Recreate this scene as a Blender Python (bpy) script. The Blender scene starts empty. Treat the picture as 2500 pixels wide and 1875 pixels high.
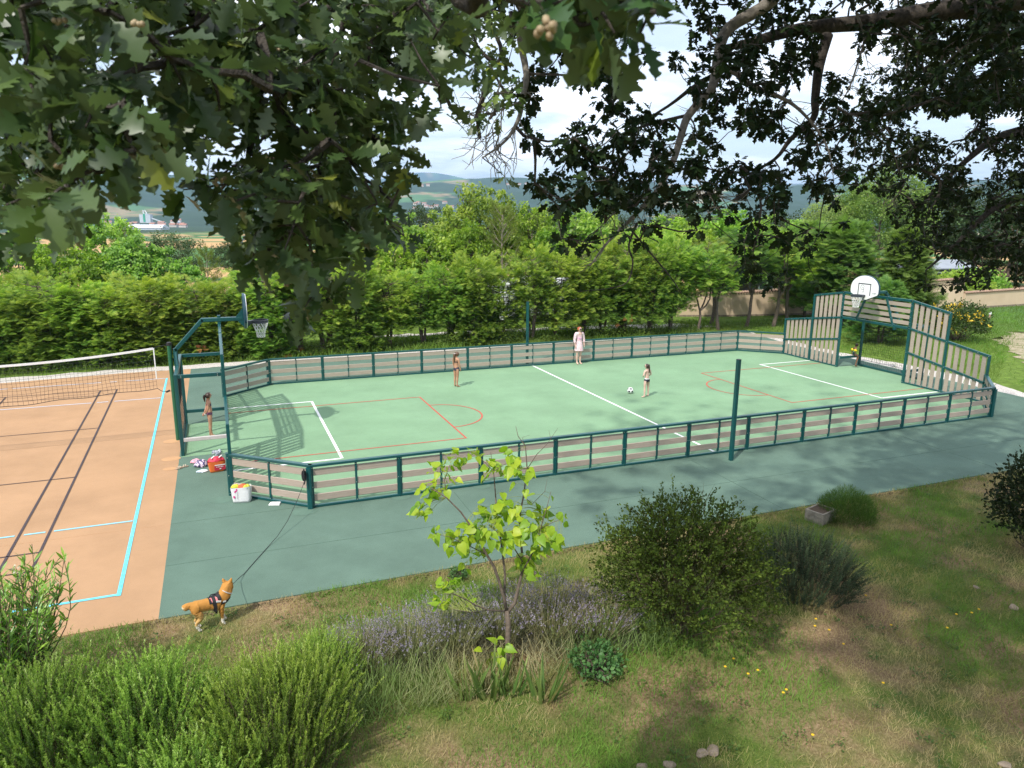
import bpy, bmesh, math, random
import numpy as np
from mathutils import Vector, Matrix
R = math.radians
S = bpy.context.scene
COL = S.collection
# ------------------------------------------------------------------ camera
CAM = np.array([-1.6073, -15.8906, 6.4123]); FPX = 1783.46
YAW, PITCH, ROLL = 1.18741, 0.226233, 0.008297
_ca, _sa, _cb, _sb = math.cos(YAW), math.sin(YAW), math.cos(PITCH), math.sin(PITCH)
_f = np.array([_ca*_cb, _sa*_cb, -_sb]); _r0 = np.array([_sa, -_ca, 0.0]); _u0 = np.cross(_r0, _f)
_r = _r0*math.cos(ROLL)+_u0*math.sin(ROLL); _u = -_r0*math.sin(ROLL)+_u0*math.cos(ROLL)
def ray(u, v):
    return _f+_r*((u-1250)/FPX)+_u*((937.5-v)/FPX)
def at_depth(u, v, d):                 # point d metres along the viewing axis
    return CAM+ray(u, v)*d
def on_z(u, v, z=0.0):
    d = ray(u, v); return CAM+d*((z-CAM[2])/d[2])
def on_y(u, v, y):
    d = ray(u, v); return CAM+d*((y-CAM[1])/d[1])
cd = bpy.data.cameras.new('camera'); co = bpy.data.objects.new('camera', cd); COL.objects.link(co)
cd.sensor_width = 36; cd.sensor_fit = 'HORIZONTAL'; cd.lens = 36*FPX/2500
cd.clip_start = 0.05; cd.clip_end = 20000
m = Matrix(((_r[0], _u[0], -_f[0], CAM[0]), (_r[1], _u[1], -_f[1], CAM[1]), (_r[2], _u[2], -_f[2], CAM[2]), (0, 0, 0, 1)))
co.matrix_world = m
cd.dof.use_dof = True; cd.dof.focus_distance = 17; cd.dof.aperture_fstop = 6.0
S.camera = co
# ------------------------------------------------------------------ sky and sun
SUN_EL, SUN_AZ = R(52), math.atan2(-0.588, -0.809)
sund = Vector((math.cos(SUN_EL)*math.cos(SUN_AZ), math.cos(SUN_EL)*math.sin(SUN_AZ), math.sin(SUN_EL)))
W = bpy.data.worlds.new('World'); S.world = W; W.use_nodes = True
nt = W.node_tree; nt.nodes.clear()
def N(t, kind, **kw):
    n = t.nodes.new(kind)
    for k, v in kw.items():
        if k.startswith('i_'):
            key = k[2:]; n.inputs[int(key) if key.isdigit() else key.replace('_', ' ')].default_value = v
        else: setattr(n, k, v)
    return n
def L(t, a, b): t.links.new(a, b)
out = N(nt, 'ShaderNodeOutputWorld'); bg = N(nt, 'ShaderNodeBackground', i_Strength=0.12)
sky = N(nt, 'ShaderNodeTexSky', sky_type='NISHITA', sun_disc=False, sun_elevation=SUN_EL,
        sun_rotation=math.atan2(sund.x, sund.y), air_density=1.0, dust_density=1.6, ozone_density=1.0)
tc = N(nt, 'ShaderNodeTexCoord'); sx = N(nt, 'ShaderNodeSeparateXYZ'); L(nt, tc.outputs['Generated'], sx.inputs[0])
mz = N(nt, 'ShaderNodeMath', operation='MAXIMUM', i_1=0.02); L(nt, sx.outputs['Z'], mz.inputs[0])
mz2 = N(nt, 'ShaderNodeMath', operation='ADD', i_1=0.12); L(nt, mz.outputs[0], mz2.inputs[0])
dv = N(nt, 'ShaderNodeVectorMath', operation='DIVIDE'); L(nt, tc.outputs['Generated'], dv.inputs[0])
cx = N(nt, 'ShaderNodeCombineXYZ', i_2=1.0)
for k in (0, 1): L(nt, mz2.outputs[0], cx.inputs[k])
L(nt, cx.outputs[0], dv.inputs[1])
mp = N(nt, 'ShaderNodeMapping'); mp.inputs['Scale'].default_value = (0.9, 0.9, 2.6); mp.inputs['Location'].default_value = (3.1, 1.7, 0)
L(nt, dv.outputs[0], mp.inputs[0])
ns = N(nt, 'ShaderNodeTexNoise', i_Scale=1.15, i_Detail=8.0, i_Roughness=0.58); L(nt, mp.outputs[0], ns.inputs['Vector'])
rp = N(nt, 'ShaderNodeValToRGB'); rp.color_ramp.elements[0].position = 0.45; rp.color_ramp.elements[1].position = 0.66
rp.color_ramp.elements[0].color = (0.30, 0.30, 0.30, 1); rp.color_ramp.elements[1].color = (0.97, 0.97, 0.97, 1)
L(nt, ns.outputs['Fac'], rp.inputs[0])
ns2 = N(nt, 'ShaderNodeTexNoise', i_Scale=2.6, i_Detail=6.0, i_Roughness=0.6); L(nt, mp.outputs[0], ns2.inputs['Vector'])
rp2 = N(nt, 'ShaderNodeValToRGB'); rp2.color_ramp.elements[0].position = 0.3; rp2.color_ramp.elements[1].position = 0.75
rp2.color_ramp.elements[0].color = (9.3, 9.6, 10.2, 1); rp2.color_ramp.elements[1].color = (12.6, 12.7, 12.9, 1)
L(nt, ns2.outputs['Fac'], rp2.inputs[0])
mx = N(nt, 'ShaderNodeMix', data_type='RGBA'); L(nt, rp.outputs[0], mx.inputs['Factor'])
L(nt, sky.outputs[0], mx.inputs[6]); L(nt, rp2.outputs[0], mx.inputs[7])
L(nt, mx.outputs[2], bg.inputs['Color']); L(nt, bg.outputs[0], out.inputs[0])
sl = bpy.data.lights.new('sun', 'SUN'); sl.energy = 3.3; sl.angle = R(1.2); sl.color = (1.0, 0.955, 0.88)
so = bpy.data.objects.new('sun', sl); COL.objects.link(so); so.rotation_euler = sund.to_track_quat('Z', 'Y').to_euler()
so.location = (-20, -15, 40)
S.view_settings.view_transform = 'Standard'; S.view_settings.look = 'None'; S.view_settings.gamma = 1
S.view_settings.use_curve_mapping = False; S.view_settings.exposure = 0.64
S.render.engine = 'CYCLES'
S.cycles.use_denoising = True; S.cycles.denoising_prefilter = 'NONE'; S.cycles.denoising_input_passes = 'RGB_ALBEDO_NORMAL'
try: S.cycles.denoiser = 'OPENIMAGEDENOISE'
except Exception: pass
S.cycles.max_bounces = 8; S.cycles.diffuse_bounces = 3; S.cycles.glossy_bounces = 2; S.cycles.transmission_bounces = 4
S.cycles.volume_bounces = 0; S.cycles.transparent_max_bounces = 8; S.cycles.caustics_reflective = False; S.cycles.caustics_refractive = False
S.cycles.sample_clamp_indirect = 6
# ------------------------------------------------------------------ materials
MATS = {}
def _rgba(c): return (c[0], c[1], c[2], 1.0)
def mat(name, c, rough=0.6, c2=None, scale=4.0, detail=4.0, spec=0.4, metal=0.0, bump=0.0, bscale=None, lo=0.35, hi=0.65, coord='Object', speck=None, sscale=200.0, stretch=None, stain=None):
    if name in MATS: return MATS[name]
    M = bpy.data.materials.new(name); M.use_nodes = True; t = M.node_tree
    b = t.nodes['Principled BSDF']; b.inputs['Roughness'].default_value = rough; b.inputs['Metallic'].default_value = metal
    b.inputs['Specular IOR Level'].default_value = spec
    t_c = N(t, 'ShaderNodeTexCoord'); src = t_c.outputs[coord]
    if stretch:
        mp_ = N(t, 'ShaderNodeMapping'); mp_.inputs['Scale'].default_value = stretch; L(t, src, mp_.inputs[0]); src = mp_.outputs[0]
    c2 = c2 or tuple(x*0.86 for x in c)
    n = N(t, 'ShaderNodeTexNoise', i_Scale=scale, i_Detail=detail, i_Roughness=0.6); L(t, src, n.inputs['Vector'])
    r = N(t, 'ShaderNodeValToRGB'); e = r.color_ramp.elements
    e[0].position = lo; e[1].position = hi; e[0].color = _rgba(c); e[1].color = _rgba(c2); L(t, n.outputs['Fac'], r.inputs[0])
    colr = r.outputs[0]
    if speck:
        n3 = N(t, 'ShaderNodeTexNoise', i_Scale=sscale, i_Detail=1.0); L(t, src, n3.inputs['Vector'])
        r3 = N(t, 'ShaderNodeValToRGB'); r3.color_ramp.elements[0].position = 0.50; r3.color_ramp.elements[1].position = 0.68
        L(t, n3.outputs['Fac'], r3.inputs[0])
        m3 = N(t, 'ShaderNodeMix', data_type='RGBA'); L(t, r3.outputs[0], m3.inputs['Factor']); L(t, colr, m3.inputs[6])
        m3.inputs[7].default_value = _rgba(speck); colr = m3.outputs[2]
    if stain:
        n4 = N(t, 'ShaderNodeTexNoise', i_Scale=stain[0], i_Detail=7.0, i_Roughness=0.68); L(t, src, n4.inputs['Vector'])
        r4 = N(t, 'ShaderNodeValToRGB'); a4, b4 = 1-stain[1], 1+stain[1]*.5; r4.color_ramp.elements[0].position = 0.36; r4.color_ramp.elements[1].position = 0.62; r4.color_ramp.elements[0].color = (a4, a4, a4, 1); r4.color_ramp.elements[1].color = (b4, b4, b4, 1)
        L(t, n4.outputs['Fac'], r4.inputs[0]); m4 = N(t, 'ShaderNodeMix', data_type='RGBA', blend_type='MULTIPLY'); m4.inputs['Factor'].default_value = 1; L(t, colr, m4.inputs[6]); L(t, r4.outputs[0], m4.inputs[7]); colr = m4.outputs[2]
    L(t, colr, b.inputs['Base Color'])
    if bump:
        n2 = N(t, 'ShaderNodeTexNoise', i_Scale=bscale or scale*6, i_Detail=4.0); L(t, src, n2.inputs['Vector'])
        bp_ = N(t, 'ShaderNodeBump', i_Strength=bump, i_Distance=0.02); L(t, n2.outputs['Fac'], bp_.inputs['Height']); L(t, bp_.outputs[0], b.inputs['Normal'])
    MATS[name] = M; return M
def leafmat(name, stops, trans=0.3, rough=0.5, spec=0.3, back=None, attr='rnd'):
    """foliage: colour from a per-leaf random value, thin translucency"""
    if name in MATS: return MATS[name]
    M = bpy.data.materials.new(name); M.use_nodes = True; t = M.node_tree; b = t.nodes['Principled BSDF']; o = t.nodes['Material Output']
    a = N(t, 'ShaderNodeAttribute', attribute_name=attr); r = N(t, 'ShaderNodeValToRGB'); el = r.color_ramp.elements
    while len(el) < len(stops): el.new(0.5)
    for e, (p, c) in zip(el, stops): e.position = p; e.color = _rgba(c)
    L(t, a.outputs['Fac'], r.inputs[0]); colr = r.outputs[0]
    oi = N(t, 'ShaderNodeObjectInfo'); hv = N(t, 'ShaderNodeHueSaturation')
    mr = N(t, 'ShaderNodeMapRange'); mr.inputs[3].default_value = 0.82; mr.inputs[4].default_value = 1.16
    L(t, oi.outputs['Random'], mr.inputs[0]); L(t, mr.outputs[0], hv.inputs['Value']); mh_ = N(t, 'ShaderNodeMapRange'); mh_.inputs[3].default_value = 0.482; mh_.inputs[4].default_value = 0.522; wn_ = N(t, 'ShaderNodeMath', operation='FRACT'); wm_ = N(t, 'ShaderNodeMath', operation='MULTIPLY', i_1=7.31); L(t, oi.outputs['Random'], wm_.inputs[0]); L(t, wm_.outputs[0], wn_.inputs[0]); L(t, wn_.outputs[0], mh_.inputs[0]); L(t, mh_.outputs[0], hv.inputs['Hue']); L(t, colr, hv.inputs['Color']); colr = hv.outputs[0]
    if back:
        g = N(t, 'ShaderNodeNewGeometry'); mx_ = N(t, 'ShaderNodeMix', data_type='RGBA'); L(t, g.outputs['Backfacing'], mx_.inputs['Factor'])
        L(t, colr, mx_.inputs[6]); mx_.inputs[7].default_value = _rgba(back); colr = mx_.outputs[2]
    L(t, colr, b.inputs['Base Color']); b.inputs['Roughness'].default_value = rough; b.inputs['Specular IOR Level'].default_value = spec
    tr = N(t, 'ShaderNodeBsdfTranslucent'); ml = N(t, 'ShaderNodeMixRGB', blend_type='MULTIPLY'); ml.inputs[0].default_value = 1
    L(t, colr, ml.inputs[1]); ml.inputs[2].default_value = (1.25, 1.35, 0.7, 1); L(t, ml.outputs[0], tr.inputs[0])
    ms = N(t, 'ShaderNodeMixShader'); ms.inputs[0].default_value = trans; L(t, b.outputs[0], ms.inputs[1]); L(t, tr.outputs[0], ms.inputs[2]); L(t, ms.outputs[0], o.inputs['Surface'])
    MATS[name] = M; return M
TEAL = mat('teal_paint', (0.004, 0.070, 0.070), 0.3, (0.004, 0.058, 0.060), 3, spec=0.6)
POLEGREEN = mat('green_pole_paint', (0.012, 0.11, 0.055), 0.3, spec=0.6)
BOARD = mat('recycled_board', (0.385, 0.315, 0.258), 0.6, (0.325, 0.262, 0.212), 6, stretch=(0.6, 0.6, 9), bump=0.06)
STEEL = mat('bolt_steel', (0.62, 0.62, 0.6), 0.3, metal=0.8)
WHITEP = mat('white_paint', (0.78, 0.79, 0.78), 0.55, (0.70, 0.72, 0.70), 9)
BARK = mat('bark', (0.17, 0.13, 0.10), 0.85, (0.075, 0.058, 0.045), 14, bump=0.5, stretch=(3, 3, 0.8))
OAKBARK = mat('oak_bark', (0.075, 0.062, 0.05), 0.9, (0.025, 0.021, 0.017), 18, bump=0.6)
# ------------------------------------------------------------------ object helpers
def tag(o, label=None, cat=None, group=None, kind=None):
    if label: o['label'] = label
    if cat: o['category'] = cat
    if group: o['group'] = group
    if kind: o['kind'] = kind
    return o
def empty(name, loc=(0, 0, 0), rz=0.0, label=None, cat=None, group=None):
    o = bpy.data.objects.new(name, None); COL.objects.link(o); o.location = loc; o.rotation_euler = (0, 0, rz); o.empty_display_size = 0.2
    return tag(o, label, cat, group)
def link(name, me, parent=None, loc=None):
    o = bpy.data.objects.new(name, me); COL.objects.link(o)
    if parent is not None: o.parent = parent
    if loc is not None: o.location = loc
    return o
KIDS = {}
def kids(o): return [c for c in o.children]
def copy_tree(o, parent=None):
    c = o.copy(); COL.objects.link(c); c.parent = parent
    for ch in list(o.children): copy_tree(ch, c)
    return c
class MB:
    def __init__(s): s.v = []; s.f = []; s.m = []; s.mats = []
    def mi(s, m):
        if m not in s.mats: s.mats.append(m)
        return s.mats.index(m)
    def add(s, vs, fs, m=None):
        o = len(s.v); s.v.extend([tuple(p) for p in vs]); k = s.mi(m) if m else 0
        for f in fs: s.f.append(tuple(i+o for i in f)); s.m.append(k)
    def box(s, lo, hi, m=None, rot=None, org=(0, 0, 0)):
        (a, b, c), (d, e, f) = lo, hi
        vs = [(a, b, c), (d, b, c), (d, e, c), (a, e, c), (a, b, f), (d, b, f), (d, e, f), (a, e, f)]
        if rot is not None: vs = [tuple(rot @ Vector(p)+Vector(org)) for p in vs]
        s.add(vs, [(0, 3, 2, 1), (4, 5, 6, 7), (0, 1, 5, 4), (1, 2, 6, 5), (2, 3, 7, 6), (3, 0, 4, 7)], m)
    def bar(s, p0, p1, w, h, up=(0, 0, 1), m=None, bev=0.0):
        """rectangular bar from p0 to p1, w across, h along 'up', with a small chamfer"""
        p0, p1, up = Vector(p0), Vector(p1), Vector(up); d = (p1-p0).normalized()
        x = d.cross(up)
        if x.length < 1e-4: x = d.cross(Vector((1, 0, 0)))
        x.normalize(); y = x.cross(d).normalized(); a, b = w/2, h/2; c = min(bev or min(w, h)*0.12, min(w, h)*0.4)
        prof = [(-a+c, -b), (a-c, -b), (a, -b+c), (a, b-c), (a-c, b), (-a+c, b), (-a, b-c), (-a, -b+c)]
        vs = [p+x*q[0]+y*q[1] for p in (p0, p1) for q in prof]
        s.add(vs, [tuple(range(7, -1, -1)), tuple(range(8, 16))]+[(i, (i+1) % 8, 8+(i+1) % 8, 8+i) for i in range(8)], m)
    def tube(s, pts, rad, n=8, m=None, cap=True):
        pts = [Vector(p) for p in pts]; k = len(pts); rad = rad if hasattr(rad, '__len__') else [rad]*k
        base = len(s.v); vs = []; up = Vector((0.13, 0.31, 0.94))
        d = (pts[1]-pts[0]).normalized(); x = d.cross(up)
        if x.length < 1e-3: x = d.cross(Vector((1, 0, 0)))
        x.normalize()
        for i, p in enumerate(pts):
            d = (pts[min(i+1, k-1)]-pts[max(i-1, 0)])
            if d.length < 1e-9: d = Vector((0, 0, 1))
            d.normalize(); x = (x-d*x.dot(d))
            if x.length < 1e-6: x = d.cross(Vector((0.3, 0.9, 0.1)))
            x.normalize(); y = d.cross(x)
            for j in range(n):
                a = 2*math.pi*j/n; vs.append(p+(x*math.cos(a)+y*math.sin(a))*rad[i])
        fs = [(i*n+j, i*n+(j+1) % n, (i+1)*n+(j+1) % n, (i+1)*n+j) for i in range(k-1) for j in range(n)]
        if cap: fs += [tuple(range(n-1, -1, -1)), tuple(range((k-1)*n, k*n))]
        s.add(vs, fs, m)
    def lathe(s, prof, n=16, m=None, org=(0, 0, 0)):
        vs = [(org[0]+r*math.cos(2*math.pi*j/n), org[1]+r*math.sin(2*math.pi*j/n), org[2]+z) for r, z in prof for j in range(n)]
        k = len(prof); fs = [(i*n+j, i*n+(j+1) % n, (i+1)*n+(j+1) % n, (i+1)*n+j) for i in range(k-1) for j in range(n)]
        fs += [tuple(range(n-1, -1, -1)), tuple(range((k-1)*n, k*n))]; s.add(vs, fs, m)
    def prism(s, poly, z0, z1, m=None):
        n = len(poly); vs = [(x, y, z0) for x, y in poly]+[(x, y, z1) for x, y in poly]
        s.add(vs, [tuple(range(n-1, -1, -1)), tuple(range(n, 2*n))]+[(i, (i+1) % n, n+(i+1) % n, n+i) for i in range(n)], m)
    def mesh(s, name, m=None, smooth=False):
        me = bpy.data.meshes.new(name); me.from_pydata(s.v, [], s.f)
        if s.mats:
            for k in s.mats: me.materials.append(k)
            me.polygons.foreach_set('material_index', s.m)
        elif m: me.materials.append(m)
        if smooth: me.polygons.foreach_set('use_smooth', [True]*len(me.polygons))
        me.update(); return me
    def build(s, name, m=None, parent=None, loc=None, smooth=False):
        return link(name, s.mesh(name, m, smooth), parent, loc)
def npmesh(name, V, F, m, attrs=None, smooth=False):
    """V (n,3), F (k,3|4) numpy -> mesh; attrs: dict name -> per-vertex float array"""
    me = bpy.data.meshes.new(name); V = np.ascontiguousarray(V, dtype=np.float32); F = np.ascontiguousarray(F, dtype=np.int32)
    nf, k = F.shape
    me.vertices.add(len(V)); me.vertices.foreach_set('co', V.ravel())
    me.loops.add(nf*k); me.loops.foreach_set('vertex_index', F.ravel())
    me.polygons.add(nf); me.polygons.foreach_set('loop_start', np.arange(0, nf*k, k, dtype=np.int32))
    try: me.polygons.foreach_set('loop_total', np.full(nf, k, dtype=np.int32))
    except Exception: pass
    if smooth: me.polygons.foreach_set('use_smooth', np.ones(nf, dtype=bool))
    for an, av in (attrs or {}).items():
        a = me.attributes.new(an, 'FLOAT', 'POINT'); a.data.foreach_set('value', np.ascontiguousarray(av, dtype=np.float32))
    if m: me.materials.append(m)
    me.update(calc_edges=True); me.validate(); return me
def scatter(TV, TF, P, X, Y, Z, sc):
    """copies of template TV/TF at points P with frames X,Y,Z (n,3) scaled by sc (n,) or (n,3)"""
    n = len(P); sc = np.asarray(sc, float)
    if sc.ndim == 1: sc = np.repeat(sc[:, None], 3, 1)
    V = P[:, None, :]+(TV[None, :, 0:1]*sc[:, None, 0:1])*X[:, None, :]+(TV[None, :, 1:2]*sc[:, None, 1:2])*Y[:, None, :]+(TV[None, :, 2:3]*sc[:, None, 2:3])*Z[:, None, :]
    F = TF[None]+(np.arange(n)*len(TV))[:, None, None]
    return V.reshape(-1, 3), F.reshape(-1, TF.shape[1])
def unit(a): return a/np.maximum(np.linalg.norm(a, axis=-1, keepdims=True), 1e-9)
def frames(Yd, Zh):
    """leaf frames: Y along the leaf, Z roughly along the hint"""
    Y = unit(Yd); X = unit(np.cross(Y, Zh)); Z = np.cross(X, Y); return X, Y, Z
# ------------------------------------------------------------------ ground sheet (polar grid from under the camera to the far hills)
rngG = np.random.default_rng(5)
def vnoise(x, y, seed=0):
    """smooth value noise"""
    xi, yi = np.floor(x).astype(int), np.floor(y).astype(int); xf, yf = x-xi, y-yi
    def h(a, b):
        n = (a*374761393+b*668265263+seed*974634777) & 0xffffffff; n = ((n ^ (n >> 13))*1274126177) & 0xffffffff
        return ((n ^ (n >> 16)) & 0xffff)/65535.0
    u, v = xf*xf*(3-2*xf), yf*yf*(3-2*yf)
    return (h(xi, yi)*(1-u)+h(xi+1, yi)*u)*(1-v)+(h(xi, yi+1)*(1-u)+h(xi+1, yi+1)*u)*v
def fbm(x, y, o=4, seed=0):
    s, a, t = 0, 1.0, 0
    for k in range(o): s = s+a*vnoise(x*2**k, y*2**k, seed+k); t += a; a *= 0.5
    return s/t
def ground_h(x, y):
    d = np.hypot(x-CAM[0], y-CAM[1]); az = np.degrees(np.arctan2(y-CAM[1], x-CAM[0]))-68.0   # + = left in the photo
    h = -0.018*np.ones_like(d)
    lawn = np.clip((-4.1-y)/1.0, 0, 1)*np.clip((30-np.abs(x))/5, 0, 1)
    h = h+lawn*(0.10*(fbm(x*0.5, y*0.5, 3, 3)-0.5)-0.005)
    t = np.clip((d-55)/345, 0, 1); h = h-12.0*t*t*(3-2*t)*0.75
    t = np.clip((d-400)/1000, 0, 1); h = h-13.0*t
    h = h+np.clip((d-60)/200, 0, 1)*2.2*(fbm(x/60, y/60, 3, 9)-0.5)
    n1 = fbm(az/16.0+7, d/5000, 3, 21); n2 = fbm(x/420, y/420, 5, 31)
    ridge = 2.42+0.35*(n1-0.5)*2-0.55*np.exp(-((az+16)/7)**2)+0.12*np.exp(-((az-14)/8)**2)
    top = 3900*np.tan(np.radians(ridge))+CAM[2]
    t = np.clip((d-1750)/2100, 0, 1); s = t*t*(3-2*t)
    hill = -24+(top+24)*(0.15*t+0.85*s)+np.clip(t*1.6, 0, 1)*np.clip((1.05-t)*4, 0, 1)*95*(n2-0.5)
    h = np.where(d > 1750, np.where(d < 3900, hill, top-(d-3900)*0.12), h)
    far = (8200*np.tan(np.radians(2.3+0.75*np.exp(-((az-6.5)/3.2)**2)+0.2*fbm(az/6, d/9000, 3, 5))))
    h = np.where(d > 6500, np.maximum(h, far*np.clip((d-6500)/1700, 0, 1)), h)
    return h
rad = np.concatenate([np.linspace(0.4, 12, 40), np.geomspace(12.4, 120, 60)[0:], np.geomspace(124, 1700, 46), np.geomspace(1740, 4100, 80), np.geomspace(4200, 9000, 18)])
th = np.radians(np.concatenate([np.arange(-180, 20, 6.0), np.arange(20, 116, 0.45), np.arange(116, 180, 6.0)]))
RR, TT = np.meshgrid(rad, th, indexing='ij'); GX, GY = CAM[0]+RR*np.cos(TT), CAM[1]+RR*np.sin(TT); GZ = ground_h(GX, GY)
nr, na = RR.shape; idx = np.arange(nr*na).reshape(nr, na); nx = np.roll(idx, -1, axis=1)
GF = np.stack([idx[:-1], idx[1:], nx[1:], nx[:-1]], -1).reshape(-1, 4)
GV = np.stack([GX, GY, GZ], -1).reshape(-1, 3)
cV = np.array([[CAM[0], CAM[1], -0.02]])
GV = np.vstack([GV, cV]); cen = len(GV)-1
GF = np.vstack([GF, np.stack([np.full(na, cen), idx[0], nx[0], nx[0]], -1)[:, [0, 1, 2, 0]]]) if False else GF
# colour zones: 0 lawn/soil, 1 wheat, 2 green field, 3 wood, 4 pale field
d_ = np.hypot(GV[:, 0]-CAM[0], GV[:, 1]-CAM[1]); az_ = np.degrees(np.arctan2(GV[:, 1]-CAM[1], GV[:, 0]-CAM[0]))-68
gx, gy = GV[:, 0], GV[:, 1]
near = np.clip((70-d_)/25, 0, 1)
patch = fbm(gx/38+3, gy/75, 2, 51); woods = fbm(gx/330, gy/330, 5, 61); ter = fbm(gx/210+5, gy/130, 3, 71); tex = fbm(gx/38, gy/38, 3, 77)
colr = np.zeros((len(GV), 4)); colr[:, 3] = 1
wheat = np.array([0.47, 0.31, 0.15]); gfield = np.array([0.075, 0.17, 0.055]); wood = np.array([0.030, 0.058, 0.020]); pale = np.array([0.30, 0.24, 0.13]); meadow = np.array([0.115, 0.185, 0.035])
mid = np.where((patch > 0.55)[:, None], gfield, wheat)
mid = np.where(((patch > 0.47) & (patch < 0.5))[:, None], wood*1.5, mid)
hillc = np.where((woods > 0.47)[:, None], wood*(0.7+0.6*tex[:, None]), np.where((ter > 0.5)[:, None], pale*(0.6+0.5*tex[:, None]), gfield*(0.7+0.6*tex[:, None])))
far_t = np.clip((d_-700)/400, 0, 1)[:, None]
c3 = mid*(1-far_t)+hillc*far_t
c3 = c3*(1-near[:, None])+meadow*near[:, None]
colr[:, :3] = c3
gm = bpy.data.materials.new('ground_material'); gm.use_nodes = True; t = gm.node_tree; b = t.nodes['Principled BSDF']; b.inputs['Roughness'].default_value = 0.95; b.inputs['Specular IOR Level'].default_value = 0.1
va = N(t, 'ShaderNodeAttribute', attribute_name='zone_colour'); tcg = N(t, 'ShaderNodeTexCoord'); sg = N(t, 'ShaderNodeSeparateXYZ'); L(t, tcg.outputs['Object'], sg.inputs[0])
def ramp(t, src, stops):
    r = N(t, 'ShaderNodeValToRGB'); el = r.color_ramp.elements
    while len(el) < len(stops): el.new(0.5)
    for e, (p, c) in zip(el, stops): e.position = p; e.color = _rgba(c)
    L(t, src, r.inputs[0]); return r.outputs[0]
def noise(t, src, sc, det=5.0, rough=0.6):
    n = N(t, 'ShaderNodeTexNoise', i_Scale=sc, i_Detail=det, i_Roughness=rough); L(t, src, n.inputs['Vector']); return n.outputs['Fac']
def mixc(t, f, a, b_):
    m_ = N(t, 'ShaderNodeMix', data_type='RGBA')
    if hasattr(f, 'is_linked') or hasattr(f, 'links'): L(t, f, m_.inputs['Factor'])
    else: m_.inputs['Factor'].default_value = f
    for k, s_ in ((6, a), (7, b_)):
        if isinstance(s_, tuple): m_.inputs[k].default_value = _rgba(s_)
        else: L(t, s_, m_.inputs[k])
    return m_.outputs[2]
o_ = tcg.outputs['Object']
soil = ramp(t, noise(t, o_, 26, 8, 0.7), [(0.30, (0.10, 0.065, 0.035)), (0.5, (0.22, 0.15, 0.085)), (0.72, (0.36, 0.27, 0.16))])
turf = ramp(t, noise(t, o_, 40, 6, 0.75), [(0.3, (0.035, 0.06, 0.012)), (0.55, (0.10, 0.145, 0.03)), (0.75, (0.22, 0.21, 0.07))])
msk = ramp(t, noise(t, o_, 0.55, 6, 0.62), [(0.40, (0, 0, 0)), (0.58, (1, 1, 1))])
lawnc = mixc(t, msk, soil, turf)
my = N(t, 'ShaderNodeMapRange'); my.inputs[1].default_value = -3.0; my.inputs[2].default_value = -2.0; L(t, sg.outputs['Y'], my.inputs[0])
vv = N(t, 'ShaderNodeMix', data_type='RGBA', blend_type='MULTIPLY'); vv.inputs['Factor'].default_value = 1
L(t, va.outputs['Color'], vv.inputs[6]); L(t, ramp(t, noise(t, o_, 3.0, 8, 0.7), [(0.3, (0.55, 0.55, 0.55)), (0.7, (1.35, 1.3, 1.2))]), vv.inputs[7])
L(t, mixc(t, my.outputs[0], lawnc, vv.outputs[2]), b.inputs['Base Color'])
bpn = N(t, 'ShaderNodeBump', i_Strength=0.5, i_Distance=0.05); L(t, noise(t, o_, 30, 6, 0.7), bpn.inputs['Height']); L(t, bpn.outputs[0], b.inputs['Normal'])
gme = npmesh('ground', GV[:-1], GF, gm, smooth=True)
ca = gme.color_attributes.new('zone_colour', 'FLOAT_COLOR', 'POINT'); ca.data.foreach_set('color', colr[:-1].astype(np.float32).ravel())
go = link('ground', gme); tag(go, kind='structure')
# ------------------------------------------------------------------ sports surfaces
APRON = mat('green_rubber', (0.118, 0.186, 0.144), 0.9, (0.105, 0.168, 0.130), 0.7, spec=0.2, stain=(.55, .13), speck=(0.068, 0.112, 0.088), sscale=130, bump=0.15, bscale=260)
ORANGE = mat('orange_rubber', (0.412, 0.252, 0.140), 0.9, (0.38, 0.230, 0.126), 0.6, spec=0.2, stain=(.5, .11), speck=(0.335, 0.21, 0.12), sscale=120, bump=0.15, bscale=260)
PITCH = mat('pitch_rubber', (0.200, 0.325, 0.197), 0.9, (0.182, 0.303, 0.180), 0.5, spec=0.2, stain=(.45, .11), speck=(0.158, 0.272, 0.156), sscale=110, bump=0.1, bscale=260)
SEAM = mat('seam_dark', (0.066, 0.12, 0.087), 0.9)
mb = MB(); mb.prism([(-2.9, -3.86), (16, -3.86), (25.9, -3.95), (25.9, 13.6), (26.6, 17.9), (12, 17.85), (-2.9, 17.2)], -0.10, 0.0, APRON)
ap = mb.build('apron_surface'); tag(ap, kind='structure')
mb = MB(); mb.prism([(-14.5, -3.86), (-2.9, -3.86), (-2.9, 17.2), (-5.5, 17.2), (-9.6, 16.72), (-14.5, 16.5)], -0.10, 0.0, ORANGE)
oc = mb.build('orange_court_surface'); tag(oc, kind='structure')
mb = MB()
for a, b_ in (((-2.9, 0.14), (25.5, 0.02)), ((-2.9, -1.9), (24, -2.1)), ((3.2, -3.8), (3.25, -0.2)), ((9.9, -3.8), (9.95, -0.3)), ((17.2, -3.8), (17.3, -0.3))):
    mb.bar((a[0], a[1], 0.001), (b_[0], b_[1], 0.001), 0.012, 0.004)
sm = mb.build('surface_seam', SEAM, ap)
mb = MB()
for a, b_ in (((-14, 0.25), (-2.9, 0.13)), ((-14, 7.2), (-2.9, 7.1)), ((-9.2, -3.8), (-9.0, 16.5))):
    mb.bar((a[0], a[1], 0.001), (b_[0], b_[1], 0.001), 0.012, 0.004)
mb.build('surface_seam', mat('seam_orange', (0.41, 0.245, 0.13), 0.9), oc)
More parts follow.
